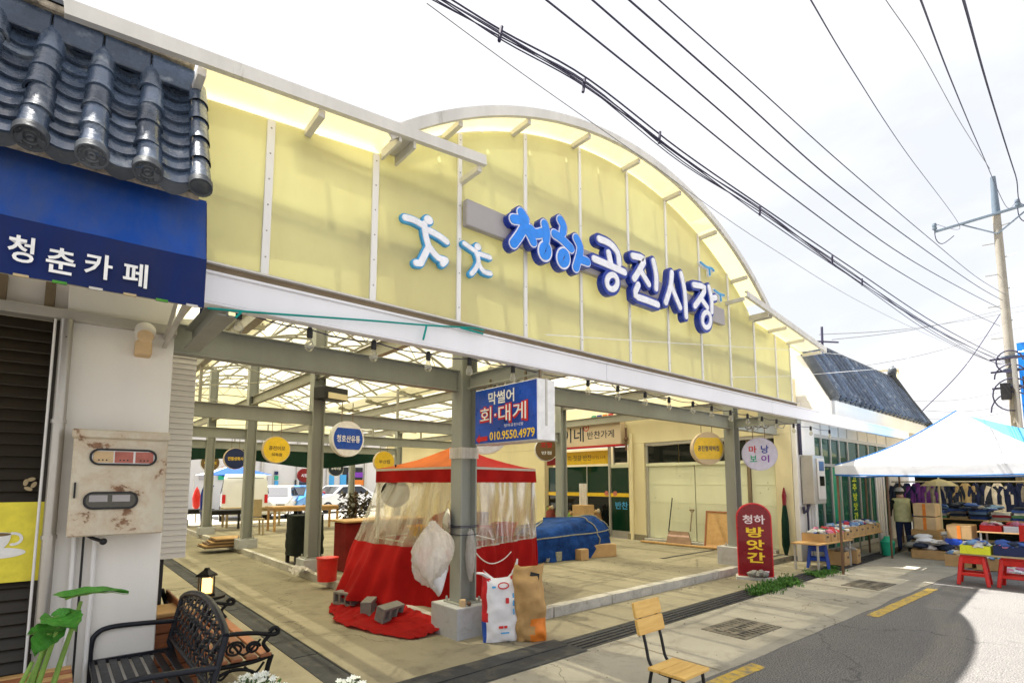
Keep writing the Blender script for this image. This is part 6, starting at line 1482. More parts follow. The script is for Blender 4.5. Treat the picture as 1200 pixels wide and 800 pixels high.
# ================================================================== WHITE CANOPY AND STREET STALLS
TX0, TX1, TY0, TY1, TZ, TV = 10.5, 13.5, .35, 3.36, 1.90, 1.735
ct = thing('canopy_tent', 'white canopy tent with blue rear panels over the street stalls', 'canopy', (12, 1.9, 0))
cc_ = [V((TX0, TY1, TZ)), V((TX0, TY0, TZ)), V((TX1, TY0, TZ)), V((TX1, TY1, TZ))]; pk = V((12.0, 1.86, 2.86))
for k in range(4):
    a, b = cc_[k], cc_[(k + 1) % 4]
    def f(p, q):
        e = a.lerp(b, p); w = e.lerp(pk, q); w.z -= .13 * math.sin(math.pi * q) * (1 - .2 * q); w.z -= .03 * math.sin(math.pi * p) * (1 - q); return w
    g = MB(); g.sheet(f, 20, 12); obj('roof_panel', g, M_['tentwhite'] if k in (0, 3) else M_['tentblue'], ct, smooth=60)
    dn = (b - a).normalized(); out = V((dn.y, -dn.x, 0))
    g = MB(); g.sheet(lambda p, q: a.lerp(b, p) + out * .01 - ZUP * ((TZ - TV) * q + .03 * math.sin(math.pi * p)), 20, 2); v = obj('valance', g, M_['tentwhite'], ct, smooth=60)
    g = MB(); g.tube([a.lerp(b, i / 20) + out * .012 - ZUP * ((TZ - TV) + .03 * math.sin(math.pi * i / 20)) for i in range(21)], .012, 6); obj('blue_hem', g, M_['tentedge'], v)
    g = MB(); g.tube([f(0, q / 12) + ZUP * .008 for q in range(13)], .010, 6); obj('hip_seam', g, M_['tentedge'] if k in (0, 3) else M_['tentwhite'], ct, smooth=60)
    g = MB(); p = a + V((.02 if a.x < 12 else -.02, .02 if a.y < 2 else -.02, 0)); g.tube([(p.x, p.y, 0), (p.x, p.y, TZ)], .022, 8); obj('pole', g, M_['polebrown'], ct, smooth=40)
    for q in range(4):
        p0, p1 = a.lerp(b, q / 4), a.lerp(b, (q + 1) / 4); g = MB(); dz = (-.02, -.16)
        g.bar(p0 + ZUP * dz[q % 2] - out * .02, p1 + ZUP * dz[(q + 1) % 2] - out * .02, .014, .014); g.bar(p0 + ZUP * dz[(q + 1) % 2] - out * .02, p1 + ZUP * dz[q % 2] - out * .02, .014, .014); obj('scissor_bar', g, M_['frame'], ct)
# second stall further on: cream sheet on brown poles
cs = thing('blue_canopy_tent', 'blue canopy tent with cream lining just behind the white one', 'canopy', (16.2, 1.4, 0))
bp = at(1126, 485, x=15.9); b4 = [V((14.0, 3.9, 2.02)), V((14.0, -.9, 2.02)), V((20.0, -.9, 2.02)), V((20.0, 3.9, 2.02))]
for k in range(4):
    a, b = b4[k], b4[(k + 1) % 4]
    g = MB(); g.sheet(lambda p, q: a.lerp(b, p).lerp(bp, q) - ZUP * (.10 * math.sin(math.pi * q)), 14, 8); obj('roof_panel', g, M_['tentblue'] if k == 0 else cloth_mat('cream_canopy_cloth', (.78, .70, .48), .5, .1, 2, .2), cs, smooth=60)
    g = MB(); g.sheet(lambda p, q: a.lerp(b, p).lerp(bp - ZUP * .25, q * .5) - ZUP * (.05 + .08 * math.sin(math.pi * q) + .05 * math.sin(5 * math.pi * p)), 20, 5); obj('lining', g, cloth_mat('cream_sheet', (.80, .70, .42), .6, .12, 2, .3), cs, smooth=60)
for x, y in ((14.25, 3.95), (17.2, 3.98), (20.1, 3.95), (14.25, -.5), (17.2, -.5), (20.1, -.5)):
    g = MB(); g.tube([(x, y, 0), (x, y, 2.05)], .022, 8); obj('pole', g, M_['polebrown'], cs, smooth=40)
pr_ = thing('small_parasol', 'pale yellow parasol between the stalls', 'parasol', (15.6, 2.7, 0)); q = at(1100, 566, x=15.6)
g = MB(); g.lathe([(.36, 0), (.25, .08), (.1, .14), (0, .17)], (15.6, q.y, 1.52), 8); obj('canopy', g, cloth_mat('pale_parasol', (.72, .64, .42), .45, .1, 3, .2), pr_); g = MB(); g.tube([(15.6, q.y, 0), (15.6, q.y, 1.76)], .018, 8); obj('pole', g, M_['creamwall'], pr_)

def stool(label, loc, rz, mat, h=.44, w=.34, group='plastic stools'):
    t = thing('plastic_stool', label, 'stool', (loc[0], loc[1], 0), rz, group)
    g = MB(); g.box((0, 0, h - .02), (w * .8, w * .8, .04)); obj('seat', g, M_[mat], t, .012, bseg=2, local=True)
    for sx in (-1, 1):
        for sy in (-1, 1):
            g = MB(); p0 = V((sx * w * .36, sy * w * .36, h - .03)); p1 = V((sx * w * .5, sy * w * .5, 0))
            g.bar(p0, p1, .055, .05, (0, 1, 0)); obj('leg', g, M_[mat], t, .008, local=True)
    for sx, sy, dx, dy in ((0, 1, 1, 0), (0, -1, 1, 0), (1, 0, 0, 1), (-1, 0, 0, 1)):
        g = MB(); z = .17; k = .46; g.box((sx * w * k, sy * w * k, z), (w * .84 if dx else .03, w * .84 if dy else .03, .05)); obj('brace', g, M_[mat], t, .006, local=True)
        g = MB(); g.box((sx * w * .39, sy * w * .39, h - .08), (w * .7 if dx else .02, w * .7 if dy else .02, .09)); obj('apron', g, M_[mat], t, .004, local=True)
    return t
stool('red plastic stool under the yellow basket at the right edge', (11.12, 1.68), .06, 'plastic_red', .46, .36)
stool('red plastic stool at the right edge under the dark crate', (11.2, 1.2), -.04, 'plastic_red', .46, .36)
stool('blue plastic stool under the plywood table beside the corner shop', (11.05, 3.92), .3, 'plastic_blue', .44, .34)
stool('blue plastic stool left of a pair carrying a cardboard box', (14.3, 2.45), .2, 'plastic_blue', .44, .32)
stool('blue plastic stool right of a pair carrying a cardboard box', (14.75, 2.2), .1, 'plastic_blue', .44, .32)
stool('dark blue plastic stool under the pink goods tray', (14.4, 1.55), .1, 'plastic_blue', .44, .34)

def table(label, c, sx, sy, h, rz, mat='ply', legs=True):
    t = thing('stall_table', label, 'table', (c[0], c[1], 0), rz, 'stall tables')
    g = MB(); g.box((0, 0, h - .012), (sx, sy, .024)); obj('table_top', g, M_[mat], t, .003, local=True)
    if legs:
        for x in (-1, 1):
            for y in (-1, 1): g = MB(); g.bar((x * (sx / 2 - .05), y * (sy / 2 - .05), 0), (x * (sx / 2 - .05), y * (sy / 2 - .05), h - .025), .03, .03); obj('leg', g, M_['frame'], t, local=True)
    return t
CLR = [(.5, .06, .07), (.06, .12, .38), (.62, .62, .6), (.03, .04, .07), (.45, .35, .2), (.18, .3, .5), (.55, .2, .3), (.1, .22, .12), (.3, .28, .26), (.75, .72, .68)]
DY = [dye('goods_dye', *c) for c in CLR]
def open_box(label, c, sx, sy, h, rz, z0, fill, mat='card', n=14, seed=0, group='boxes of goods'):
    """a cardboard or plastic box with goods heaped in it"""
    t = thing('goods_box', label, 'box', (c[0], c[1], z0), rz, group); rr = random.Random(seed)
    g = MB(); th = .012
    for s in (-1, 1): g.box((s * (sx / 2 - th / 2), 0, h / 2), (th, sy, h)); g.box((0, s * (sy / 2 - th / 2), h / 2), (sx - 2 * th, th, h - .002))
    g.box((0, 0, .006), (sx - 2 * th, sy - 2 * th, .012)); obj('carton', g, M_[mat], t, local=True)
    if mat.startswith('card'):
        g = MB(); g.prism(rrect(-.05, .05, h * .5, h * .5 + .035, .015, 3), frame((0, -sy / 2, 0), (1, 0, 0), (0, 0, 1)), 0, .002); obj('hand_hole', g, M_['blackp'], t, local=True)
    for i in range(n):
        x, y = rr.uniform(-.4, .4) * sx, rr.uniform(-.38, .38) * sy
        m = DY[fill[i % len(fill)]] if rr.random() < .8 else DY[rr.randrange(10)]
        g = MB(); c0 = V((x, y, h + rr.uniform(-.02, .04)))
        if rr.random() < .45:
            mt_ = Matrix.Rotation(rr.uniform(0, 3.1), 3, 'Z') @ Matrix.Rotation(rr.uniform(-.5, .5), 3, 'X'); g.box(c0, (rr.uniform(.08, .16), rr.uniform(.06, .12), rr.uniform(.02, .05)), mat=mt_); obj('packet', g, m, t, .006, local=True)
        else:
            r = (rr.uniform(.12, .22) * sx, rr.uniform(.14, .24) * sy, rr.uniform(.03, .06)); g.ball(c0, r, 16, 10, lambda p: p * (1 + .45 * nz(p, 1.8, i + seed) - .25 * abs(nz(p, 4.5, i)))); obj('goods', g, m, t, smooth=60, local=True)
    return t
table('plywood table with produce boxes in front of the corner shop', (11.15, 3.86), 1.5, .5, .5, -.06)
table('plywood table further along the corner shop front', (13.2, 3.95), 2.3, .5, .5, 0)
for k in range(4):
    open_box(('wooden produce box nearest on the plywood table', 'produce box, second from the near end of the plywood table', 'produce box, third from the near end of the plywood table', 'produce box at the far end of the near plywood table')[k], (10.95 + k * .3, 3.9 - .02 * k), .28, .40, .15, 0, .5, ((2, 9, 8), (7, 8, 0), (0, 6, 2), (5, 9, 2))[k], 'card', 14, k)
for k in range(6):
    open_box(('goods box with pale blue wrap at the near end of the far table', 'goods box, second on the far plywood table', 'goods box, third on the far plywood table', 'goods box, fourth on the far plywood table', 'goods box, fifth on the far plywood table', 'goods box at the far end of the far table')[k], (12.3 + k * .36, 3.93), .34, .42, .2, 0, .5, ((5, 2, 9), (1, 5, 2), (9, 5, 8), (2, 5, 1), (8, 9, 5), (5, 1, 9))[k], 'card', 15, k + 11)
for k, (x, y, s) in enumerate(((11.75, 3.8, .36), (12.2, 3.75, .3))):
    open_box(('brown carton under the near plywood table', 'smaller brown carton at the far end under the near table')[k], (x, y), s, .34, .26, .1 * k, .01, (8, 4), 'card', 3, k + 30)
t = thing('green_bucket', 'dark green plastic bucket standing by the tent pole', 'bucket', (14.05, 3.55, 0)); g = MB(); g.lathe([(0, 0), (.11, 0), (.14, .3), (.08, .36), (.05, .42), (0, .42)], (14.05, 3.55, 0), 14); obj('bucket_body', g, M_['greenletter'], t, smooth=40)
# wrapped goods heap on cartons
hp = thing('wrapped_goods_heap', 'heap of plastic wrapped clothes on low cartons behind the tent pole', 'goods', (14.6, 3.0, 0)); rr = random.Random(4)
for k in range(5):
    g = MB(); g.lohi((13.9 + k * .26, 2.55 + .12 * (k % 2), .01), (14.14 + k * .26, 3.1, .19)); obj('carton', g, M_['card'], hp, .005)
for i in range(34):
    x, y = 13.9 + 1.35 * rr.random(), 2.5 + .7 * rr.random(); g = MB(); g.ball((x, y, .22 + .32 * rr.random() * (1 - abs(x - 14.6) * .7)), (rr.uniform(.1, .2), rr.uniform(.1, .18), rr.uniform(.04, .08)), 10, 6, lambda p: p * (1 + .4 * nz(p, 2, i))); obj('wrapped_garment', g, (M_['rice'], M_['rice'], DY[3], DY[2], DY[8], DY[9])[i % 6], hp, smooth=60)
for k, (x, y, z, s, m, lb) in enumerate(((15.0, 3.0, .55, .5, 'card2', 'pale carton at the bottom of the stack beside the person'), (15.0, 3.0, .85, .48, 'card2', 'pale carton on top of the stack beside the person'), (14.5, 2.33, .44, .62, 'card', 'brown carton resting on two blue stools'))):
    t = thing('carton', lb, 'box', (x, y, z), 0, 'closed cartons'); g = MB(); g.box((x, y, z + .14), (s, .4, .28)); obj('carton_body', g, M_[m], t, .008); g = MB(); g.box((x - s / 2 - .002, y, z + .14), (.004, .06, .27)); obj('tape', g, M_['orange'], t)
    if k == 0: g = MB(); g.box((x, y, .275), (.6, .5, .55)); obj('stand', g, M_['kraft'], t)
# front right: yellow basket and crate on a plank over the red stools
table('plank table resting on the red stools at the right edge', (11.15, 1.42), .42, .95, .49, 0, 'tan', False).location.z = 0
t = open_box('lime yellow basket of blue packets on the red stool', (11.1, 1.62), .34, .36, .13, 0, .49, (1, 5, 2), 'plastic_yellow', 22, 41)
t = open_box('dark crate of shoes beside the yellow basket', (11.16, 1.2), .36, .42, .15, 0, .49, (1, 3, 9, 1), 'navy_face', 24, 43)
table('long stall table with folded trousers under the rail', (17.2, 1.6), 1.0, 4.2, .72, 0)
table('table of pink and white goods behind the red stools', (14.6, .95), .8, 2.2, .62, 0)
rr = random.Random(12)
for j in range(11):
    y = -.3 + j * .38; lbl = 'folded clothes stack %s along the stall table' % ('nearest the street', 'second', 'third', 'fourth', 'fifth', 'sixth', 'seventh', 'eighth', 'ninth', 'tenth', 'last')[j]
    t = thing('folded_clothes', lbl.replace('stack nearest the street', 'stack nearest the street end'), 'clothes', (17.1, y, .72), 0, 'folded clothes stacks')
    for k in range(3 + j % 3):
        dx = rr.uniform(-.05, .05); dy = rr.uniform(-.03, .03); g = rough_block((16.75 + dx, y - .17 + dy, .725 + k * .06), (17.25 + dx, y + .17 + dy, .782 + k * .06), .03, (8, 8, 3), j * 7 + k); obj('garment', g, DY[(j * 3 + k * 2) % 10] if rr.random() < .5 else DY[(1, 3, 5)[k % 3]], t, smooth=60)
for j in range(6):
    y = .05 + j * .36; t = open_box('goods tray %s on the table behind the red stools' % ('with pink cloth nearest the street', 'second', 'third', 'fourth', 'fifth', 'farthest')[j], (14.55, y), .5, .33, .12, 0, .62, ((0, 9), (6, 2), (0, 2), (9, 0), (6, 0), (2, 6))[j], 'plastic_red' if j % 2 else 'rice', 12, 60 + j)
for k, (x, y, lb) in enumerate(((13.1, 1.15, 'red plastic chair left of two behind the yellow basket'), (13.0, .7, 'red plastic chair right of two behind the yellow basket'))):
    t = thing('red_chair', lb, 'chair', (x, y, 0), 0, 'red plastic chairs'); g = MB(); g.box((x, y, .42), (.4, .38, .03)); obj('seat', g, M_['plastic_red'], t, .01)
    g = MB(); g.sheet(lambda a, b: (x + .2 + .05 * b - .05 * math.sin(math.pi * a), y - .19 + .38 * a, .43 + .4 * b), 8, 6); obj('backrest', g, M_['plastic_red'], t, smooth=60)
    for sx in (-1, 1):
        for sy in (-1, 1): g = MB(); g.bar((x + sx * .17, y + sy * .16, 0), (x + sx * .17, y + sy * .16, .41), .04, .03); obj('leg', g, M_['plastic_red'], t)
def heap(label, c, sx, sy, z, n, cols, seed):
    t = thing('goods_heap', label, 'goods', (c[0], c[1], z), 0, 'loose heaps of goods'); r3 = random.Random(seed)
    for i in range(n):
        x, y = c[0] + r3.uniform(-.5, .5) * sx, c[1] + r3.uniform(-.5, .5) * sy; zz = z + .03 + .14 * r3.random() * (1 - (abs(x - c[0]) / sx + abs(y - c[1]) / sy)); m = DY[cols[i % len(cols)]] if r3.random() < .85 else M_['rice']
        g = MB()
        if i % 3 == 0: g.box((x, y, zz), (r3.uniform(.1, .2), r3.uniform(.08, .16), r3.uniform(.03, .07)), mat=Matrix.Rotation(r3.uniform(0, 3), 3, 'Z') @ Matrix.Rotation(r3.uniform(-.4, .4), 3, 'Y')); obj('packet', g, m, t, .008)
        else: g.ball((x, y, zz), (r3.uniform(.08, .17), r3.uniform(.08, .17), r3.uniform(.03, .06)), 14, 9, lambda p: p * (1 + .45 * nz(p, 1.8, i) - .3 * abs(nz(p, 4.5, i + 3)))); obj('garment', g, m, t, smooth=60)
heap('bright pink and red clothes heaped near the street end of the stall table', (16.9, .4), .6, .8, .95, 22, (6, 0, 6, 3), 3)
heap('white and blue wrapped goods heaped on the ground behind the yellow basket', (13.7, 1.75), .7, .9, .1, 30, (9, 5, 2, 9, 1), 5)
heap('dark clothes heaped on the far stall table behind the cartons', (16.8, 2.6), .6, 1.2, .95, 26, (3, 1, 5, 8, 3), 7)
heap('red and white packets heaped at the foot of the red chairs', (12.5, 1.1), .5, .7, .05, 20, (0, 9, 6, 2), 9)
heap('grey and blue packets heaped on the ground beside the blue stools', (15.0, 1.6), .6, .9, .05, 24, (8, 5, 2, 1), 11)
for k, (x, y, lb) in enumerate(((13.35, 2.2, 'low open carton of white goods in the middle of the stalls'), (13.2, 1.75, 'low open carton of mixed goods behind the red stools'), (15.6, 2.0, 'open carton of dark goods before the stall table'))):
    open_box(lb, (x, y), .5, .4, .22, .15 * k, .01, ((9, 2, 9), (0, 5, 9), (3, 1, 8))[k], 'card', 16, 80 + k)
# clothes on a long rail
rl = thing('clothes_rail', 'steel clothes rail behind the stalls', 'rail', (18.2, 1.5, 0)); g = MB(); g.tube([(18.2, -1.4, 1.62), (18.2, 4.4, 1.62)], .02, 8); obj('rail_tube', g, M_['frame'], rl)
for y in (-1.3, 1.5, 4.3): g = MB(); g.tube([(18.2, y, 0), (18.2, y, 1.62)], .02, 8); obj('upright', g, M_['frame'], rl)
WHERE = ['nearest the corner shop'] + ['%s from the corner shop end' % w for w in 'second third fourth fifth sixth seventh eighth ninth tenth eleventh twelfth thirteenth fourteenth fifteenth sixteenth seventeenth eighteenth nineteenth twentieth'.split()] + ['%s from the street end' % w for w in 'seventh sixth fifth fourth third second'.split()] + ['last towards the street']
GC = [3, 10, 11, 11, 8, 10, 3, 4, 10, 3, 9, 10, 10, 8, 4, 10, 3, 9, 10, 8, 3, 10, 8, 4, 3, 10, 3]
extra = {10: dye('navy_coat', .02, .03, .09), 11: dye('violet_shirt', .16, .05, .28)}
CN_ = {3: 'black', 8: 'grey', 4: 'tan', 9: 'off-white', 10: 'navy', 11: 'violet'}
for j in range(27):
    y = 4.25 - j * .21; L = rr.uniform(.45, .95); w = rr.uniform(.24, .4)
    t = thing('hanging_garment', '%s garment on the clothes rail, %s' % (CN_[GC[j]], WHERE[j]), 'garment', (18.2, y, 1.6), 0, 'garments on the rail')
    def f(a, b):
        th = 2 * math.pi * a; ww = w * (.35 + .65 * min(1, b * 3.5)) * (1 + .15 * b); dd = .08 * (.5 + .6 * b) * (1 + .45 * math.sin(7 * th + j) * b + .3 * nz((a * 8, b * 3, j), 1.4))
        return V((18.2 + dd * math.sin(th) + .02 * nz((a, b, j), 3), y + ww * .5 * math.cos(th), 1.58 - L * b))
    g = MB(); g.sheet(f, 36, 12, wrap=True); obj('body', g, extra.get(GC[j]) or DY[GC[j]], t, smooth=60)
    for s in (-1, 1):
        g = MB(); g.tube([(18.2, y + s * w * .42, 1.5), (18.18, y + s * w * .66, 1.25), (18.17, y + s * w * .68, 1.05)], [.06, .05, .04], 8); obj('sleeve', g, extra.get(GC[j]) or DY[GC[j]], t, smooth=60)
    g = MB(); g.tube([(18.2, y, 1.56), (18.2, y, 1.64)], .005, 5); obj('hanger_hook', g, M_['frame'], t)
# backdrop of the stalls: dark tarpaulin wall
t = thing('stall_backdrop', 'dark tarpaulin hung behind the clothes rail', 'tarp', (19.6, 1, 0)); g = MB(); g.sheet(lambda a, b: (19.8 + .05 * math.sin(a * 40), -3 + 7.2 * a, 2.05 * b), 60, 4); obj('sheet', g, M_['darkcloth'], t, smooth=60)

# ================================================================== PERSON (back to the camera, in a pale vest)
def person(label, loc, rz, k=1.0):
    me = bpy.data.meshes.new('sk')
    J = {'pelvis': (0, 0, .84), 'waist': (0, .02, 1.0), 'chest': (0, .07, 1.2), 'neck': (0, .13, 1.36), 'headb': (0, .16, 1.42), 'headt': (0, .19, 1.56),
         'shl': (-.17, .08, 1.30), 'ell': (-.25, .10, 1.05), 'wrl': (-.20, .28, .92), 'hal': (-.19, .36, .90), 'shr': (.17, .08, 1.30), 'elr': (.26, .10, 1.05), 'wrr': (.21, .28, .94), 'har': (.20, .36, .92),
         'hil': (-.09, 0, .80), 'knl': (-.10, .03, .45), 'anl': (-.11, -.01, .08), 'tol': (-.12, .14, .03), 'hir': (.09, 0, .80), 'knr': (.10, .04, .45), 'anr': (.11, .01, .08), 'tor': (.12, .16, .03)}
    rad = {'pelvis': .15, 'waist': .145, 'chest': .165, 'neck': .055, 'headb': .075, 'headt': .085, 'shl': .075, 'ell': .05, 'wrl': .036, 'hal': .035, 'shr': .075, 'elr': .05, 'wrr': .036, 'har': .035, 'hil': .10, 'knl': .068, 'anl': .045, 'tol': .04, 'hir': .10, 'knr': .068, 'anr': .045, 'tor': .04}
    E_ = [('pelvis', 'waist'), ('waist', 'chest'), ('chest', 'neck'), ('neck', 'headb'), ('headb', 'headt'), ('chest', 'shl'), ('shl', 'ell'), ('ell', 'wrl'), ('wrl', 'hal'), ('chest', 'shr'), ('shr', 'elr'), ('elr', 'wrr'), ('wrr', 'har'), ('pelvis', 'hil'), ('hil', 'knl'), ('knl', 'anl'), ('anl', 'tol'), ('pelvis', 'hir'), ('hir', 'knr'), ('knr', 'anr'), ('anr', 'tor')]
    ks = list(J); me.from_pydata([J[q] for q in ks], [(ks.index(a), ks.index(b)) for a, b in E_], [])
    o = bpy.data.objects.new('sk', me); col.objects.link(o)
    md = o.modifiers.new('s', 'SKIN'); o.modifiers.new('u', 'SUBSURF').levels = 2
    for i, q in enumerate(ks): me.skin_vertices[0].data[i].radius = (rad[q], rad[q] * (.78 if q in ('pelvis', 'waist', 'chest') else 1)); me.skin_vertices[0].data[i].use_root = (q == 'pelvis')
    bpy.context.view_layer.update()
    ev = o.evaluated_get(bpy.context.evaluated_depsgraph_get()); m2 = bpy.data.meshes.new_from_object(ev); bpy.data.objects.remove(o)
    for m in ('skin', 'vest', 'blacksleeve', 'jeans', 'blackp'): m2.materials.append(M_[m])
    for p in m2.polygons:
        c = p.center
        if c.z > 1.37: mi = 0
        elif c.z < .1: mi = 4
        elif c.z < .86 and abs(c.x) < .19 and c.y < .2: mi = 3
        elif abs(c.x) > .16 and c.z < 1.33: mi = 0 if (c.y > .29) else 2
        else: mi = 1
        p.material_index = mi
    m2.shade_smooth()
    t = thing('person', label, 'person', loc, rz); b = obj('body', m2, None, t, local=True)
    g = MB(); g.ball((0, .185, 1.525), (.098, .108, .105), 16, 10, lambda p: V((p.x, p.y, max(p.z, -.35 - .4 * (p.y < 0)))) ); obj('hair', g, M_['hair'], t, smooth=60, local=True)
    g = MB(); g.lathe([(.115, 0), (.105, .03), (.09, .07), (.05, .1), (0, .11)], (0, .185, 1.55), 16); obj('cap', g, M_['greybar'], t, smooth=50, local=True)
    g = MB(); g.sheet(lambda a, b: ((.178 + .02 * b) * math.cos(6.283 * a), .055 - .05 * b + (.165 + .015 * b) * math.sin(6.283 * a), 1.30 - .52 * b + .0), 24, 8, wrap=True); obj('vest', g, M_['vest'], t, smooth=60, local=True)
    t.scale = (k,) * 3
    return t
person('person in a pale vest and dark jeans standing at the stalls, seen from behind', (15.0, 3.45, 0), R(-62), .9)

# ================================================================== UTILITY POLE AND WIRES
PX = 19.5; PY = at(1177, 350, x=PX).y
up = thing('utility_pole', 'tall concrete utility pole with crossarm and many cables at right', 'utility pole', (PX, PY, 0))
ztop = at(1165, 207, x=PX).z; zsl = at(1168, 250, x=PX).z
g = MB(); g.tube([(PX, PY, 0), (PX, PY, zsl)], [.125, .09], 16); obj('shaft', g, M_['conc_pole'], up, smooth=40)
g = MB(); g.tube([(PX, PY, zsl - .05), (PX, PY, ztop)], [.095, .06], 14); obj('steel_sleeve', g, M_['pole_cap'], up, smooth=40)
ca = at(1125, 268, x=PX); cb = at(1202, 238, x=PX); armd = V((0, 1, 0))
zc_ = at(1168, 253, x=PX).z
A1, A2 = V((PX - .12, PY + 1.35, zc_)), V((PX - .12, PY - 1.35, zc_ + .05))
g = MB(); g.bar(A1, A2, .065, .065); obj('crossarm', g, M_['pole_cap'], up, .006)
for s in (-1, 1): g = MB(); g.bar(V((PX - .1, PY + s * .75, zc_)), V((PX - .1, PY, zc_ - .55)), .04, .03); obj('arm_brace', g, M_['pole_cap'], up)
for k, p in enumerate((A1, V((PX - .12, PY - .45, zc_)), A2)):
    g = MB(); g.lathe([(.03, 0), (.06, .03), (.06, .08), (.035, .1), (.06, .13), (.05, .2), (.0, .22)], tuple(p + ZUP * .05), 10); obj('insulator', g, M_['pole_cap'], up, smooth=40)
    g = MB(); g.tube(smooth_pts([p + V((0, 0, .2)), p + V((.05, 0, -.2)), p + V((.2, -.12, -.35)), p + V((.2, -.4, -.2))], 4), .012, 5); obj('jumper_wire', g, M_['wire'], up)
for k in range(9):
    z = zsl - .4 - k * .45; g = MB(); s = 1 if k % 2 else -1; g.tube([(PX, PY, z), (PX - .1, PY + s * .34, z)], .014, 5); obj('climbing_step', g, M_['pipe'], up)
zb = at(1180, 425, x=PX).z
for k in range(4):
    g = MB(); r0 = .3 + .07 * k; g.tube([(PX - .18, PY + r0 * math.cos(a) * (1 if k % 2 else -1) * .9, zb - .45 * k + r0 * math.sin(a)) for a in [i * math.pi / 10 for i in range(0, 17)]], .018, 6); obj('cable_loop', g, M_['wire'], up, smooth=60)
for z in (zb + .1, zb - .25, zb - .7): g = MB(); g.lathe([(.17, 0), (.17, .07)], (PX, PY, z), 14); obj('pole_band', g, M_['pole_cap'], up); g = MB(); g.bar((PX - .16, PY - .4, z), (PX - .16, PY + .4, z), .05, .05); obj('cable_bracket', g, M_['wire'], up)
z1 = at(1187, 430, x=PX).z
g = MB(); g.lohi((PX - .34, PY + .02, z1 - .9), (PX - .16, PY + .22, z1 - .45)); obj('junction_box', g, M_['blackp'], up, .01)
g = MB(); g.tube([(PX - .2, PY - .08, 0), (PX - .16, PY - .08, z1 + .2)], .06, 10); obj('riser_pipe', g, M_['pipe'], up, smooth=40)
g = MB(); g.tube([(PX - .12, PY - .26, 0), (PX - .12, PY - .26, z1 - .3)], .05, 10); obj('riser_pipe', g, M_['polebrown'], up, smooth=40)
bdz = at(1192, 470, x=PX).z
bb = thing('blue_banner', 'blue and white vertical banner beside the utility pole', 'banner', (PX + .6, PY - .9, 3)); g = MB(); q0, q1 = at(1191, 402, x=PX + .4), at(1216, 492, x=PX + .4); g.lohi((PX + .40, q1.y, q1.z), (PX + .44, q0.y, q0.z)); obj('panel', g, M_['azure'], bb); g = MB(); g.lohi((PX + .385, q1.y, q1.z), (PX + .395, q0.y - .22, q0.z)); obj('white_field', g, M_['letterw'], bb)
g = MB(); g.tube([(PX + .5, q0.y - .2, 0), (PX + .5, q0.y - .2, q0.z)], .05, 8); obj('post', g, M_['frame'], bb)

def wire(label, pts, r, y=None, mat='wire', name='cable', more=(), group='overhead cables'):
    """a cable through picture points on the plane Y = y (a number or one per point)"""
    ys = y if isinstance(y, (list, tuple)) else [y] * len(pts)
    P = [at(u, v, y=q) for (u, v), q in zip(pts, ys)] + [V(m) for m in more]
    P = smooth_pts(P, 8)
    g = MB(); g.tube(P, r, 6)
    return tag(obj(name, g, M_[mat], smooth=60), label, 'cable', group)
PB = (PX - .15, PY, zb)
def lerp_y(n, a, b): return [a + (b - a) * i / (n - 1) for i in range(n)]
P1 = [(430, -48), (510, -6), (590, 42), (690, 100), (800, 184), (900, 252), (1000, 322), (1100, 387), (1168, 421)]
bc = thing('cable_bundle', 'thick sagging bundle of dark cables crossing the sky to the pole', 'cable', tuple(at(690, 100, y=2.3)))
for k, (dv, r, ph, am) in enumerate(((0, .0042, 0, 0), (4, .0036, 1, 3), (2, .0034, 3, 4), (-6, .005, 2, 1.2), (5, .0032, 4, 3.4), (1, .0036, 5, 3))):
    g = MB(); P = [at(u, v + dv + am * math.sin(ph + u * .021), y=2.3 + .02 * k) for u, v in P1] + [V(PB) + V((0, 0, .05 * k))]
    P = smooth_pts(P, 6); g.tube(P, [r * (1 + .9 * i / len(P)) for i in range(len(P))], 6); obj('strand', g, M_['wire'], bc, smooth=60)
for u, v in ((585, 38), (683, 99), (772, 160), (890, 246), (975, 303), (1010, 330)):
    q = at(u, v, y=2.32); g = MB(); g.tube([q + V((0, 0, -.06)), q + V((.02, 0, .05))], .012, 5); obj('cable_tie', g, M_['wire'], bc)
wire('thin pale cable just below the dark bundle', [(500, 4), (620, 92), (760, 190), (900, 288), (1040, 370), (1168, 428)], .003, 2.4, 'wire2')
wire('dark cable crossing the sky, first above the bundle', [(620, -14), (640, 0), (780, 112), (930, 232), (1040, 310), (1130, 362), (1172, 382)], .006, 1.9)
wire('dark cable crossing the sky, second above the bundle', [(670, -20), (694, 0), (830, 118), (950, 220), (1060, 300), (1140, 345), (1174, 362)], .006, 1.75)
wire('dark cable crossing the sky, third above the bundle', [(712, -20), (737, 0), (860, 108), (980, 215), (1080, 290), (1145, 335), (1175, 352)], .006, 1.6)
wire('dark cable crossing the sky, fourth above the bundle', [(750, -20), (772, 0), (880, 96), (990, 195), (1090, 280), (1145, 325), (1178, 345)], .0045, 1.5)
wire('power line running to the left end of the crossarm', [(938, -22), (950, 0), (1000, 84), (1060, 176), (1125, 266)], .006, lerp_y(5, .9, 2.6), more=[tuple(A1 + ZUP * .25)])
wire('faint power line between the crossarm lines', [(1026, -22), (1038, 0), (1080, 62), (1125, 143), (1160, 198)], .0028, .8, 'wire2')
wire('power line running to the middle of the crossarm', [(1070, -22), (1079, 0), (1115, 95), (1150, 178), (1180, 243)], .006, lerp_y(5, .35, 1.4), more=[(PX - .12, PY - .45, zc_ + .25)])
wire('power line running to the right end of the crossarm', [(1120, -24), (1129, 0), (1160, 110), (1190, 205), (1203, 240)], .006, lerp_y(5, .2, .75), more=[tuple(A2 + ZUP * .25)])
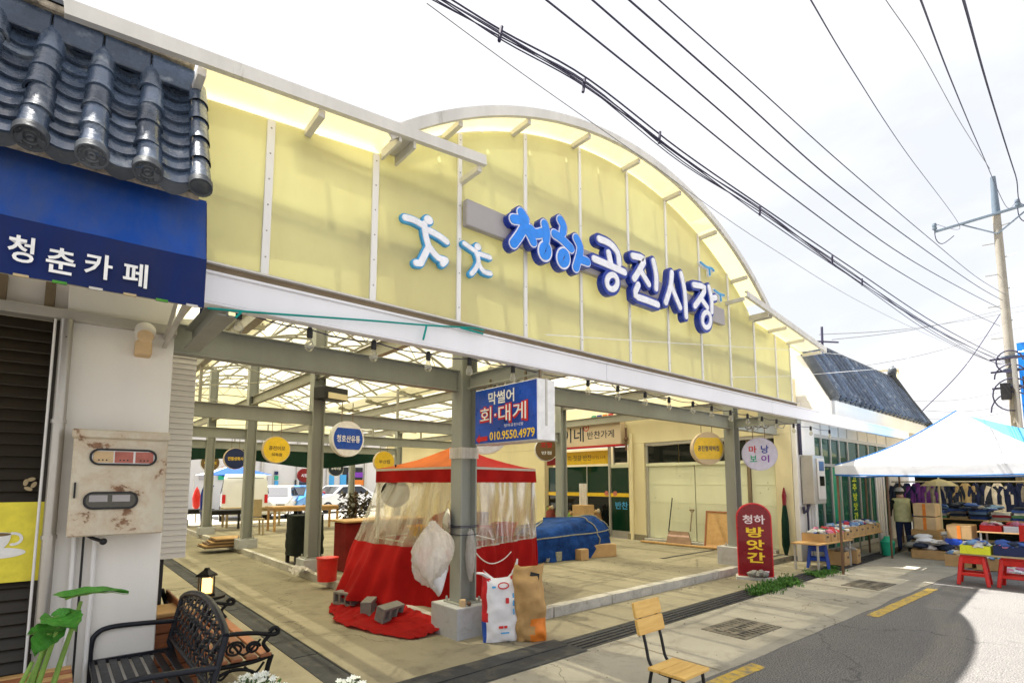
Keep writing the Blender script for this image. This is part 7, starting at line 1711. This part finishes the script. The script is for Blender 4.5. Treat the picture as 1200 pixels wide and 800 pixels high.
# cables going across behind the tiled roof and to the shops
wire('cable from the pole down to the white tent', [(1172, 368), (1130, 430), (1080, 482)], .014, [2.3, 2.9, 3.6])
wire('thin white cable running from the hall front to the pole', [(640, 392), (760, 400), (925, 410), (1000, 416), (1100, 421), (1186, 424)], .004, [3.4, 3.4, 3.4, 3.0, 2.6, 2.3], 'print_white')
wire('thin white cable below the first, along the hall front', [(855, 442), (930, 440), (1020, 433), (1100, 427), (1186, 424)], .004, [3.45, 3.4, 3.1, 2.7, 2.3], 'print_white')
for k, (a, b) in enumerate((((975, 398), (1190, 360)), ((960, 392), (1188, 366)), ((1060, 470), (1190, 456)), ((1070, 480), (1190, 474)), ((1075, 490), (1190, 481)), ((990, 432), (1186, 386)))):
    wire('far thin cable behind the tiled roof, %s from the top' % ('first', 'second', 'fourth', 'fifth', 'sixth', 'third')[k], [a, ((a[0] + b[0]) / 2, (a[1] + b[1]) / 2 + 5), b, (1230, b[1] - 6)], .012, [6, 5, 4, 3.6], 'wire2')

# ================================================================== STRING LIGHTS AND ROPE UNDER THE FASCIA
sl_ = thing('string_lights', 'string of clear bulbs in black sockets under the white fascia', 'string lights', (5, 3.62, 2.6))
bl = [(280, 366), (363, 388), (438, 402), (502, 415), (550, 421), (601, 430), (689, 446), (724, 453), (756, 460), (784, 466), (812, 471), (834, 476), (856, 481), (876, 485), (893, 488), (910, 491), (930, 496), (950, 499), (972, 503)]
pos = [at(u, v + 3, y=3.6) for u, v in bl]
cp = []
for i in range(len(pos) - 1):
    for j in range(5): t = j / 5; q = pos[i].lerp(pos[i + 1], t); q.z -= .02 * math.sin(math.pi * t); cp.append(q)
cp.append(pos[-1]); g = MB(); g.tube([p + ZUP * .03 for p in cp], .005, 5); obj('flex', g, M_['wire'], sl_)
for p in pos:
    g = MB(); g.lathe([(0, .045), (.012, .045), (.019, .03), (.02, -.025), (.016, -.03), (0, -.03)], p, 10); s = obj('socket', g, M_['blackp'], sl_, smooth=40)
    g = MB(); g.lathe([(.013, -.03), (.016, -.045), (.03, -.075), (.032, -.092), (.022, -.114), (0, -.122)], p, 12); obj('bulb', g, M_['bulb'], s, smooth=60)
rp = thing('teal_rope', 'teal rope strung along the white fascia and tied at the pillar', 'rope', (1.5, 3.45, 2.7))
pts = [at(u, v, y=3.455) for u, v in ((243, 361), (300, 366), (370, 371), (440, 376), (500, 381), (552, 384), (567, 387))]
g = MB(); g.tube(smooth_pts(pts, 4), .007, 6); obj('line', g, M_['teal'], rp, smooth=60)
for (a, b) in (((500, 381), (496, 398)), ((540, 384), (566, 391)), ((284, 364), (276, 372))):
    g = MB(); g.tube([at(*a, y=3.45), at(*b, y=3.45)], .008, 6); obj('tail', g, M_['teal'], rp)
t = thing('box_lamp', 'dark box lamp hung on the rafters deep in the hall', 'lamp', (4, 9.5, 3)); q = at(388, 462, y=9.0); g = MB(); g.box(tuple(q), (.5, .3, .22), .3); obj('case', g, M_['blackp'], t, .01); g = MB(); g.box(tuple(q + V((.06, -.16, -.05))), (.4, .02, .1), .3); obj('front', g, M_['creamwall'], t)
# coiled cables on the cantilever brackets
for k, (c, lb) in enumerate((((3.5, 4.2, 2.66), 'tangle of grey cable on the bracket beside the blue box sign'), ((9.66, 4.2, 2.66), 'tangle of grey cable on the bracket above the round white sign'))):
    t = thing('cable_coil', lb, 'cable', c, 0, 'cable tangles on brackets'); rr = random.Random(k)
    for j in range(7):
        r = rr.uniform(.06, .11); o = V(c) + V((rr.uniform(-.04, .04), rr.uniform(-.32, .32), rr.uniform(-.06, .04)))
        g = MB(); g.tube([o + V((.03 * math.sin(3 * a), r * math.cos(a), r * math.sin(a))) for a in [i * math.pi / 8 for i in range(16)]], .008, 5, closed=True); obj('loop', g, M_['polebrown'] if j % 2 else M_['frame'], t, smooth=60)

# ================================================================== INSIDE, DEEP: furniture
sf_ = thing('red_counter', 'long maroon counter with wooden edge behind the second pillar', 'counter', (4.7, 8.3, .12))
p0 = at(376, 668, z=.12); 
g = MB(); g.lohi((3.72, 8.5, .12), (5.2, 9.0, .93)); obj('front', g, M_['sofa'], sf_, .02); g = MB(); g.lohi((3.67, 8.45, .932), (5.25, 9.05, .965)); obj('top_edge', g, M_['ply'], sf_, .006)
ac = thing('covered_armchair', 'armchair draped in black cloth left of the second pillar', 'chair', (3.55, 9.9, .12))
g = MB(); g.sheet(lambda a, b: (3.62 + .3 * math.copysign(abs(math.cos(6.283 * a)) ** .5, math.cos(6.283 * a)) * (1 - .06 * b) + .02 * nz((a * 6, b * 3, 0), 2), 10.1 + .3 * math.copysign(abs(math.sin(6.283 * a)) ** .5, math.sin(6.283 * a)), .28 + .72 * b), 40, 10, wrap=True); g.add([(3.35, 9.82, .995), (3.89, 9.82, .995), (3.89, 10.38, .995), (3.35, 10.38, .995)], [(0, 1, 2, 3)]); obj('drape', g, M_['darkcloth'], ac, smooth=50)
for x in (3.4, 3.84):
    for y in (9.88, 10.34): g = MB(); g.bar((x, y, .12), (x, y, .32), .06, .06); obj('leg', g, M_['blackp'], ac)
q = at(383, 680, z=.12); t = thing('red_bucket', 'red plastic bucket in front of the second pillar', 'bucket', tuple(q)); g = MB(); g.lathe([(0, 0), (.14, 0), (.155, .32), (.165, .33), (.165, .35), (.15, .35), (.0, .33)], tuple(q), 22); obj('bucket_body', g, M_['plastic_red'], t, smooth=40)
q = at(360, 671, z=.12); t = thing('crumpled_sheet', 'crumpled plastic sheet on the platform edge beside the bucket', 'sheet', tuple(q)); g = MB(); g.sheet(lambda a, b: (q.x - .25 + .5 * a, q.y - .2 + .4 * b, .13 + .12 * abs(nz((a * 3, b * 3, 1), 1.6)) + .05 * math.sin(6 * a)), 16, 12); obj('sheet_body', g, M_['bagplastic'], t, smooth=70)
for k, (u, v, lb) in enumerate(((268, 640, 'flat pile of dark cardboard on the platform edge'),)):
    q = at(u, v, z=.12); t = thing('cardboard_pile', lb, 'cardboard', tuple(q))
    for j in range(6): g = MB(); g.box((q.x + .1 * nz((j, 0, 0), 1.3), q.y + .1, .14 + .035 * j), (1.1 - .1 * j, .7, .025), .3 * nz((j, 3, 0), 1.7)); obj('sheet', g, M_['card'] if j % 2 else M_['polebrown'], t)
dt_ = thing('dry_plant', 'tall brown dry potted plant behind the maroon counter', 'plant', (5.4, 10.6, .12)); rr = random.Random(9); g = MB(); g.lathe([(0, 0), (.2, 0), (.26, .45), (.22, .45), (0, .4)], (5.0, 11.0, .12), 14); obj('pot', g, M_['siding'], dt_, smooth=40)
g = MB()
for i in range(420):
    a = rr.uniform(0, 6.28); b = rr.uniform(-1, 1); r = .34 * rr.random() ** .4; p = V((5.0 + r * math.cos(a), 11.0 + r * math.sin(a), 1.0 + .38 * b)); e = V((rr.uniform(-1, 1), rr.uniform(-1, 1), rr.uniform(-.6, .6))).normalized(); s = e.cross(V((.3, .2, 1))).normalized() * .03
    g.add([p - e * .07, p + s, p + e * .09, p - s], [(0, 1, 2, 3)])
obj('crown', g, M('dry_leaf', (.10, .08, .04), .8, 0, .4, 6), dt_, kind='stuff'); g = MB(); g.tube([(5.0, 11.0, .5), (5.02, 11.0, 1.0), (5.0, 11.0, 1.4)], .03, 6); obj('trunk', g, M_['polebrown'], dt_)
def wtable(label, x, y, sx, sy, h, mat, rz=0):
    t = thing('market_table', label, 'table', (x, y, .12), rz, 'tables deep in the hall'); g = MB(); g.box((0, 0, h), (sx, sy, .05)); obj('table_top', g, M_[mat], t, local=True); g = MB(); g.box((0, 0, h - .07), (sx - .1, sy - .1, .09)); obj('apron', g, M_[mat], t, local=True)
    for a in (-1, 1):
        for b in (-1, 1): g = MB(); g.bar((a * (sx / 2 - .08), b * (sy / 2 - .08), 0), (a * (sx / 2 - .08), b * (sy / 2 - .08), h - .1), .06, .06); obj('leg', g, M_[mat], t, local=True)
wtable('long wooden market table deep in the hall beyond the second pillar', 6.1, 17.2, 2.1, .8, .72, 'ply')
wtable('wooden market table left of the long one, farther back', 5.2, 19.6, 1.8, .7, .62, 'tan')
wtable('low black table near the third pillar', 4.1, 18.6, 1.2, .7, .6, 'blackp'); wtable('low black table at the far platform edge', 3.75, 20.8, 1.0, .6, .55, 'blackp')
t = thing('tan_chair', 'tan wooden chair beside the low black tables', 'chair', (4.6, 16.6, .12)); x, y = 4.45, 16.4
g = MB(); g.box((x, y, .56), (.42, .42, .04)); obj('seat', g, M_['tan'], t); g = MB(); g.box((x + .02, y + .2, .86), (.4, .04, .5)); obj('backrest', g, M_['tan'], t)
for a in (-1, 1):
    for b in (-1, 1): g = MB(); g.bar((x + a * .18, y + b * .18, .12), (x + a * .16, y + b * .16, .55), .04, .04); obj('leg', g, M_['tan'], t)
t = thing('bent_hose', 'dark blue hose arching over beside the farthest pillar', 'hose', (3.6, 19.5, .12)); pts = [at(u, v, y=19.0) for u, v in ((237, 622), (236, 600), (237, 578), (243, 567), (250, 570))]; g = MB(); g.tube(smooth_pts(pts, 5), .04, 8); obj('hose_body', g, M_['navy'], t, smooth=60)

# ================================================================== BEYOND THE HALL: yard, vehicles, far building
fb = thing('far_building', 'pale building with coloured emblems beyond the hall', 'building', (6, 34, 0))
def fbox(name, a, b, mat, parent=fb): g = MB(); g.lohi(a, b); return obj(name, g, M_[mat], parent)
fbox('wall', (-6, 34, 0), (30, 36, 4.6), 'backwall'); fbox('roof_edge', (-6.3, 33.6, 4.6), (30.3, 36.3, 4.9), 'frame')
for k, x in enumerate((9.4, 11.5, 13.4, 16)): fbox('pilaster', (x, 33.85, 0), (x + .15, 33.99, 4.6), 'frame')
for k, (u0, v0, u1, v1, m) in enumerate(((260, 547, 274, 558, 'orange'), (256, 556, 263, 562, 'greenletter'), (303, 559, 313, 563, 'navy_face'), (322, 552, 326, 556, 'navy_face'), (322, 557, 326, 562, 'greenletter'), (322, 563, 326, 568, 'sky'), (322, 569, 326, 572, 'navy_face'), (328, 568, 345, 575, 'yellow_face'), (346, 562, 362, 568, 'dark_face'), (399, 556, 405, 580, 'sky'), (384, 556, 391, 575, 'sky'), (408, 553, 425, 559, 'purple'), (412, 562, 426, 568, 'orange'), (414, 572, 426, 580, 'yellow_face'), (234, 555, 240, 562, 'greybar'))):
    a, b = at(u0, v0, y=33.9), at(u1, v1, y=33.9); fbox('wall_sign', (a.x, 33.88, b.z), (b.x, 33.985, a.z), m)
for x in (2.5, 14.5, 18, 22): w = fbox('window', (x, 33.93, 1.2), (x + 1.4, 33.99, 2.6), 'glassdark'); fbox('sill', (x - .1, 33.8, 1.1), (x + 1.5, 33.929, 1.19), 'frame', w)
disc_sign((9.6, 27.2, 1.95), 0, .34, 'round red sign far off outside the hall', 'sign_red', 'sign_red', None, [('시장', 0, 0, 1, .5, 'letterw')], hang=.8)
bt = thing('blue_canopy', 'blue canopy tent beyond the hall behind the white van', 'canopy', (5.5, 27.5, 0)); bcn = [V((5.2, 26.9, 1.95)), V((8.0, 26.9, 1.95)), V((8.0, 29.7, 1.95)), V((5.2, 29.7, 1.95))]
for k in range(4):
    a, b = bcn[k], bcn[(k + 1) % 4]; g = MB(); g.sheet(lambda p, q: a.lerp(b, p).lerp(V((6.6, 28.3, 2.45)), q), 6, 6); obj('roof_panel', g, M_['tentwhite'] if k % 2 else dye('royal_canopy', .02, .09, .42, .1), bt); g = MB(); g.tube([(a.x, a.y, 0), (a.x, a.y, 2.0)], .03, 6); obj('pole', g, M_['frame'], bt)
def vehicle(name, label, cat, loc, rz, prof, win, width, paint, wheels, wr=.3, lights=True):
    """side profile in (x, z), lofted across the width with tumblehome; windows proud of the body"""
    t = thing(name, label, cat, loc, rz, 'parked vehicles')
    top = max(z for x, z in prof); belt = win[0]
    def yy(z): return width / 2 * (1 - .0 if z < belt else 1 - .16 * (z - belt) / (top - belt)) * (.97 if z < .35 else 1)
    g = MB(); n = len(prof)
    for s in (-1, 1): g.v += [V((x, s * yy(z), z)) for x, z in prof]
    g.f.append(list(range(n))); g.f.append([n + i for i in range(n)][::-1]); g.m += [0, 0]
    for i in range(n): j = (i + 1) % n; g.f.append([i, n + i, n + j, j]); g.m.append(0)
    obj('body', g, M_[paint], t, .03, bseg=2, smooth=40, local=True)
    for poly in win[1]:
        for s in (-1, 1):
            w = MB(); m = len(poly); w.v += [V((x, s * (yy(z) + .006), z)) for x, z in poly] + [V((x, s * (yy(z) - .01), z)) for x, z in poly]
            w.f.append(list(range(m))); [w.f.append([i, (i + 1) % m, m + (i + 1) % m, m + i]) for i in range(m)]; w.m = [0] * len(w.f); obj('side_window', w, M_['carglass'], t, local=True)
    for (x0, z0, x1, z1) in win[2]:
        w = MB(); d = V((x1 - x0, 0, z1 - z0)).normalized(); nn = V((-d.z, 0, d.x)) * .008
        if nn.x * (1 if (x0 + x1) > 0 else -1) < 0: nn = -nn
        w.face([V((x0, -yy(z0) * .86, z0)) + nn, V((x0, yy(z0) * .86, z0)) + nn, V((x1, yy(z1) * .86, z1)) + nn, V((x1, -yy(z1) * .86, z1)) + nn]); obj('windscreen', w, M_['carglass'], t, local=True)
    for wx in wheels:
        for s in (-1, 1):
            g = MB(); g.lathe([(0, -.09), (wr * .6, -.09), (wr, -.07), (wr, .07), (wr * .6, .09), (0, .09)], (wx, s * (width / 2 - .08), wr), 18, (0, 1, 0)); o = obj('wheel', g, M_['tyre'], t, smooth=40, local=True)
            g = MB(); g.lathe([(wr * .6, 0), (wr * .55, .012), (.06, .02), (0, .022)], (wx, s * (width / 2 + .012), wr), 14, (0, s, 0)); obj('rim', g, M_['chrome'], o, smooth=40)
    xf_, xr_ = max(x for x, z in prof), min(x for x, z in prof)
    for s in (-1, 1):
        g = MB(); g.box((xf_ - .03, s * width * .36, .68), (.1, .34, .14)); obj('headlight', g, M_['chrome'], t, .02, local=True)
        g = MB(); g.box((xr_ + .015, s * width * .43, .95), (.06, .12, .34)); obj('tail_light', g, M_['red'], t, .01, local=True)
    for x in (xf_, xr_): g = MB(); g.box((x, 0, .42), (.09, width * .94, .16)); obj('bumper', g, M_[paint], t, .02, local=True)
    g = MB(); g.box((xf_ + .012 if False else xr_ - .005, 0, .62), (.02, .4, .12)); obj('number_plate', g, M_['lightbox'], t, local=True)
    return t
VAN = [(-2.3, .3), (2.2, .3), (2.3, .7), (2.1, 1.05), (1.45, 1.85), (1.2, 1.93), (-2.1, 1.93), (-2.28, 1.5)]
vehicle('white_van', 'white passenger van parked beyond the left pillars', 'van', (6.3, 25.2, 0), R(78), VAN, (1.1, [[(-2.0, 1.15), (-.9, 1.15), (-.9, 1.72), (-1.95, 1.72)], [(-.8, 1.15), (.3, 1.15), (.3, 1.72), (-.8, 1.72)], [(.4, 1.15), (1.75, 1.15), (1.3, 1.72), (.4, 1.72)]], [(2.06, 1.12, 1.5, 1.8), (-2.275, 1.15, -2.16, 1.78)]), 1.75, 'carwhite', (-1.45, 1.45), .32)
CARP = [(-2.1, .28), (2.1, .28), (2.2, .55), (2.1, .78), (1.0, .95), (.35, 1.42), (-.9, 1.47), (-1.75, 1.02), (-2.15, .95), (-2.2, .6)]
CW = (.95, [[(-1.5, 1.0), (-.35, 1.0), (-.35, 1.38), (-.95, 1.38)], [(-.28, 1.0), (.85, 1.0), (.32, 1.35), (-.28, 1.38)]], [(.98, .98, .4, 1.38), (-1.7, 1.05, -.95, 1.44)])
vehicle('white_car', 'white car parked beyond the second pillar, front to the hall', 'car', (7.6, 25.3, 0), R(244), CARP, CW, 1.75, 'carwhite', (-1.35, 1.35))
vehicle('blue_car', 'light blue car parked beside the white car beyond the hall', 'car', (9.3, 27.4, 0), R(232), CARP, CW, 1.7, 'carblue', (-1.35, 1.35))
vehicle('white_car', 'white car parked beyond the hall, farthest right', 'car', (12.2, 29, 0), R(195), CARP, CW, 1.75, 'carwhite', (-1.35, 1.35))
t = thing('red_parasol', 'folded red parasol standing at the far left of the hall', 'parasol', (3.6, 23.6, 0)); q = at(230, 590, y=23.6); g = MB(); g.lathe([(.02, 0), (.13, .2), (.15, .5), (.08, .8), (0, .95)], (q.x, 23.6, .5), 10); obj('cloth', g, M_['plastic_red'], t, smooth=40); g = MB(); g.tube([(q.x, 23.6, 0), (q.x, 23.6, .6)], .03, 6); obj('pole', g, M_['frame'], t)
# side wall of the passage beyond the café
pw = thing('passage_wall', 'plain pale wall lining the left side of the passage', 'wall', (.4, 12, 0)); g = MB(); g.lohi((.2, 6.9, 0), (.4, 22.4, 3.85)); obj('wall_body', g, M_['whitewall'], pw); 
for y in (8.5, 12, 15.5): g = MB(); g.lohi((.402, y, .02), (.44, y + 1.2, 2.1)); d = obj('shutter_door', g, M_['shutter'], pw, .004); g = MB(); g.lohi((.442, y + .1, 1.0), (.47, y + .14, 1.12)); obj('handle', g, M_['chrome'], d)
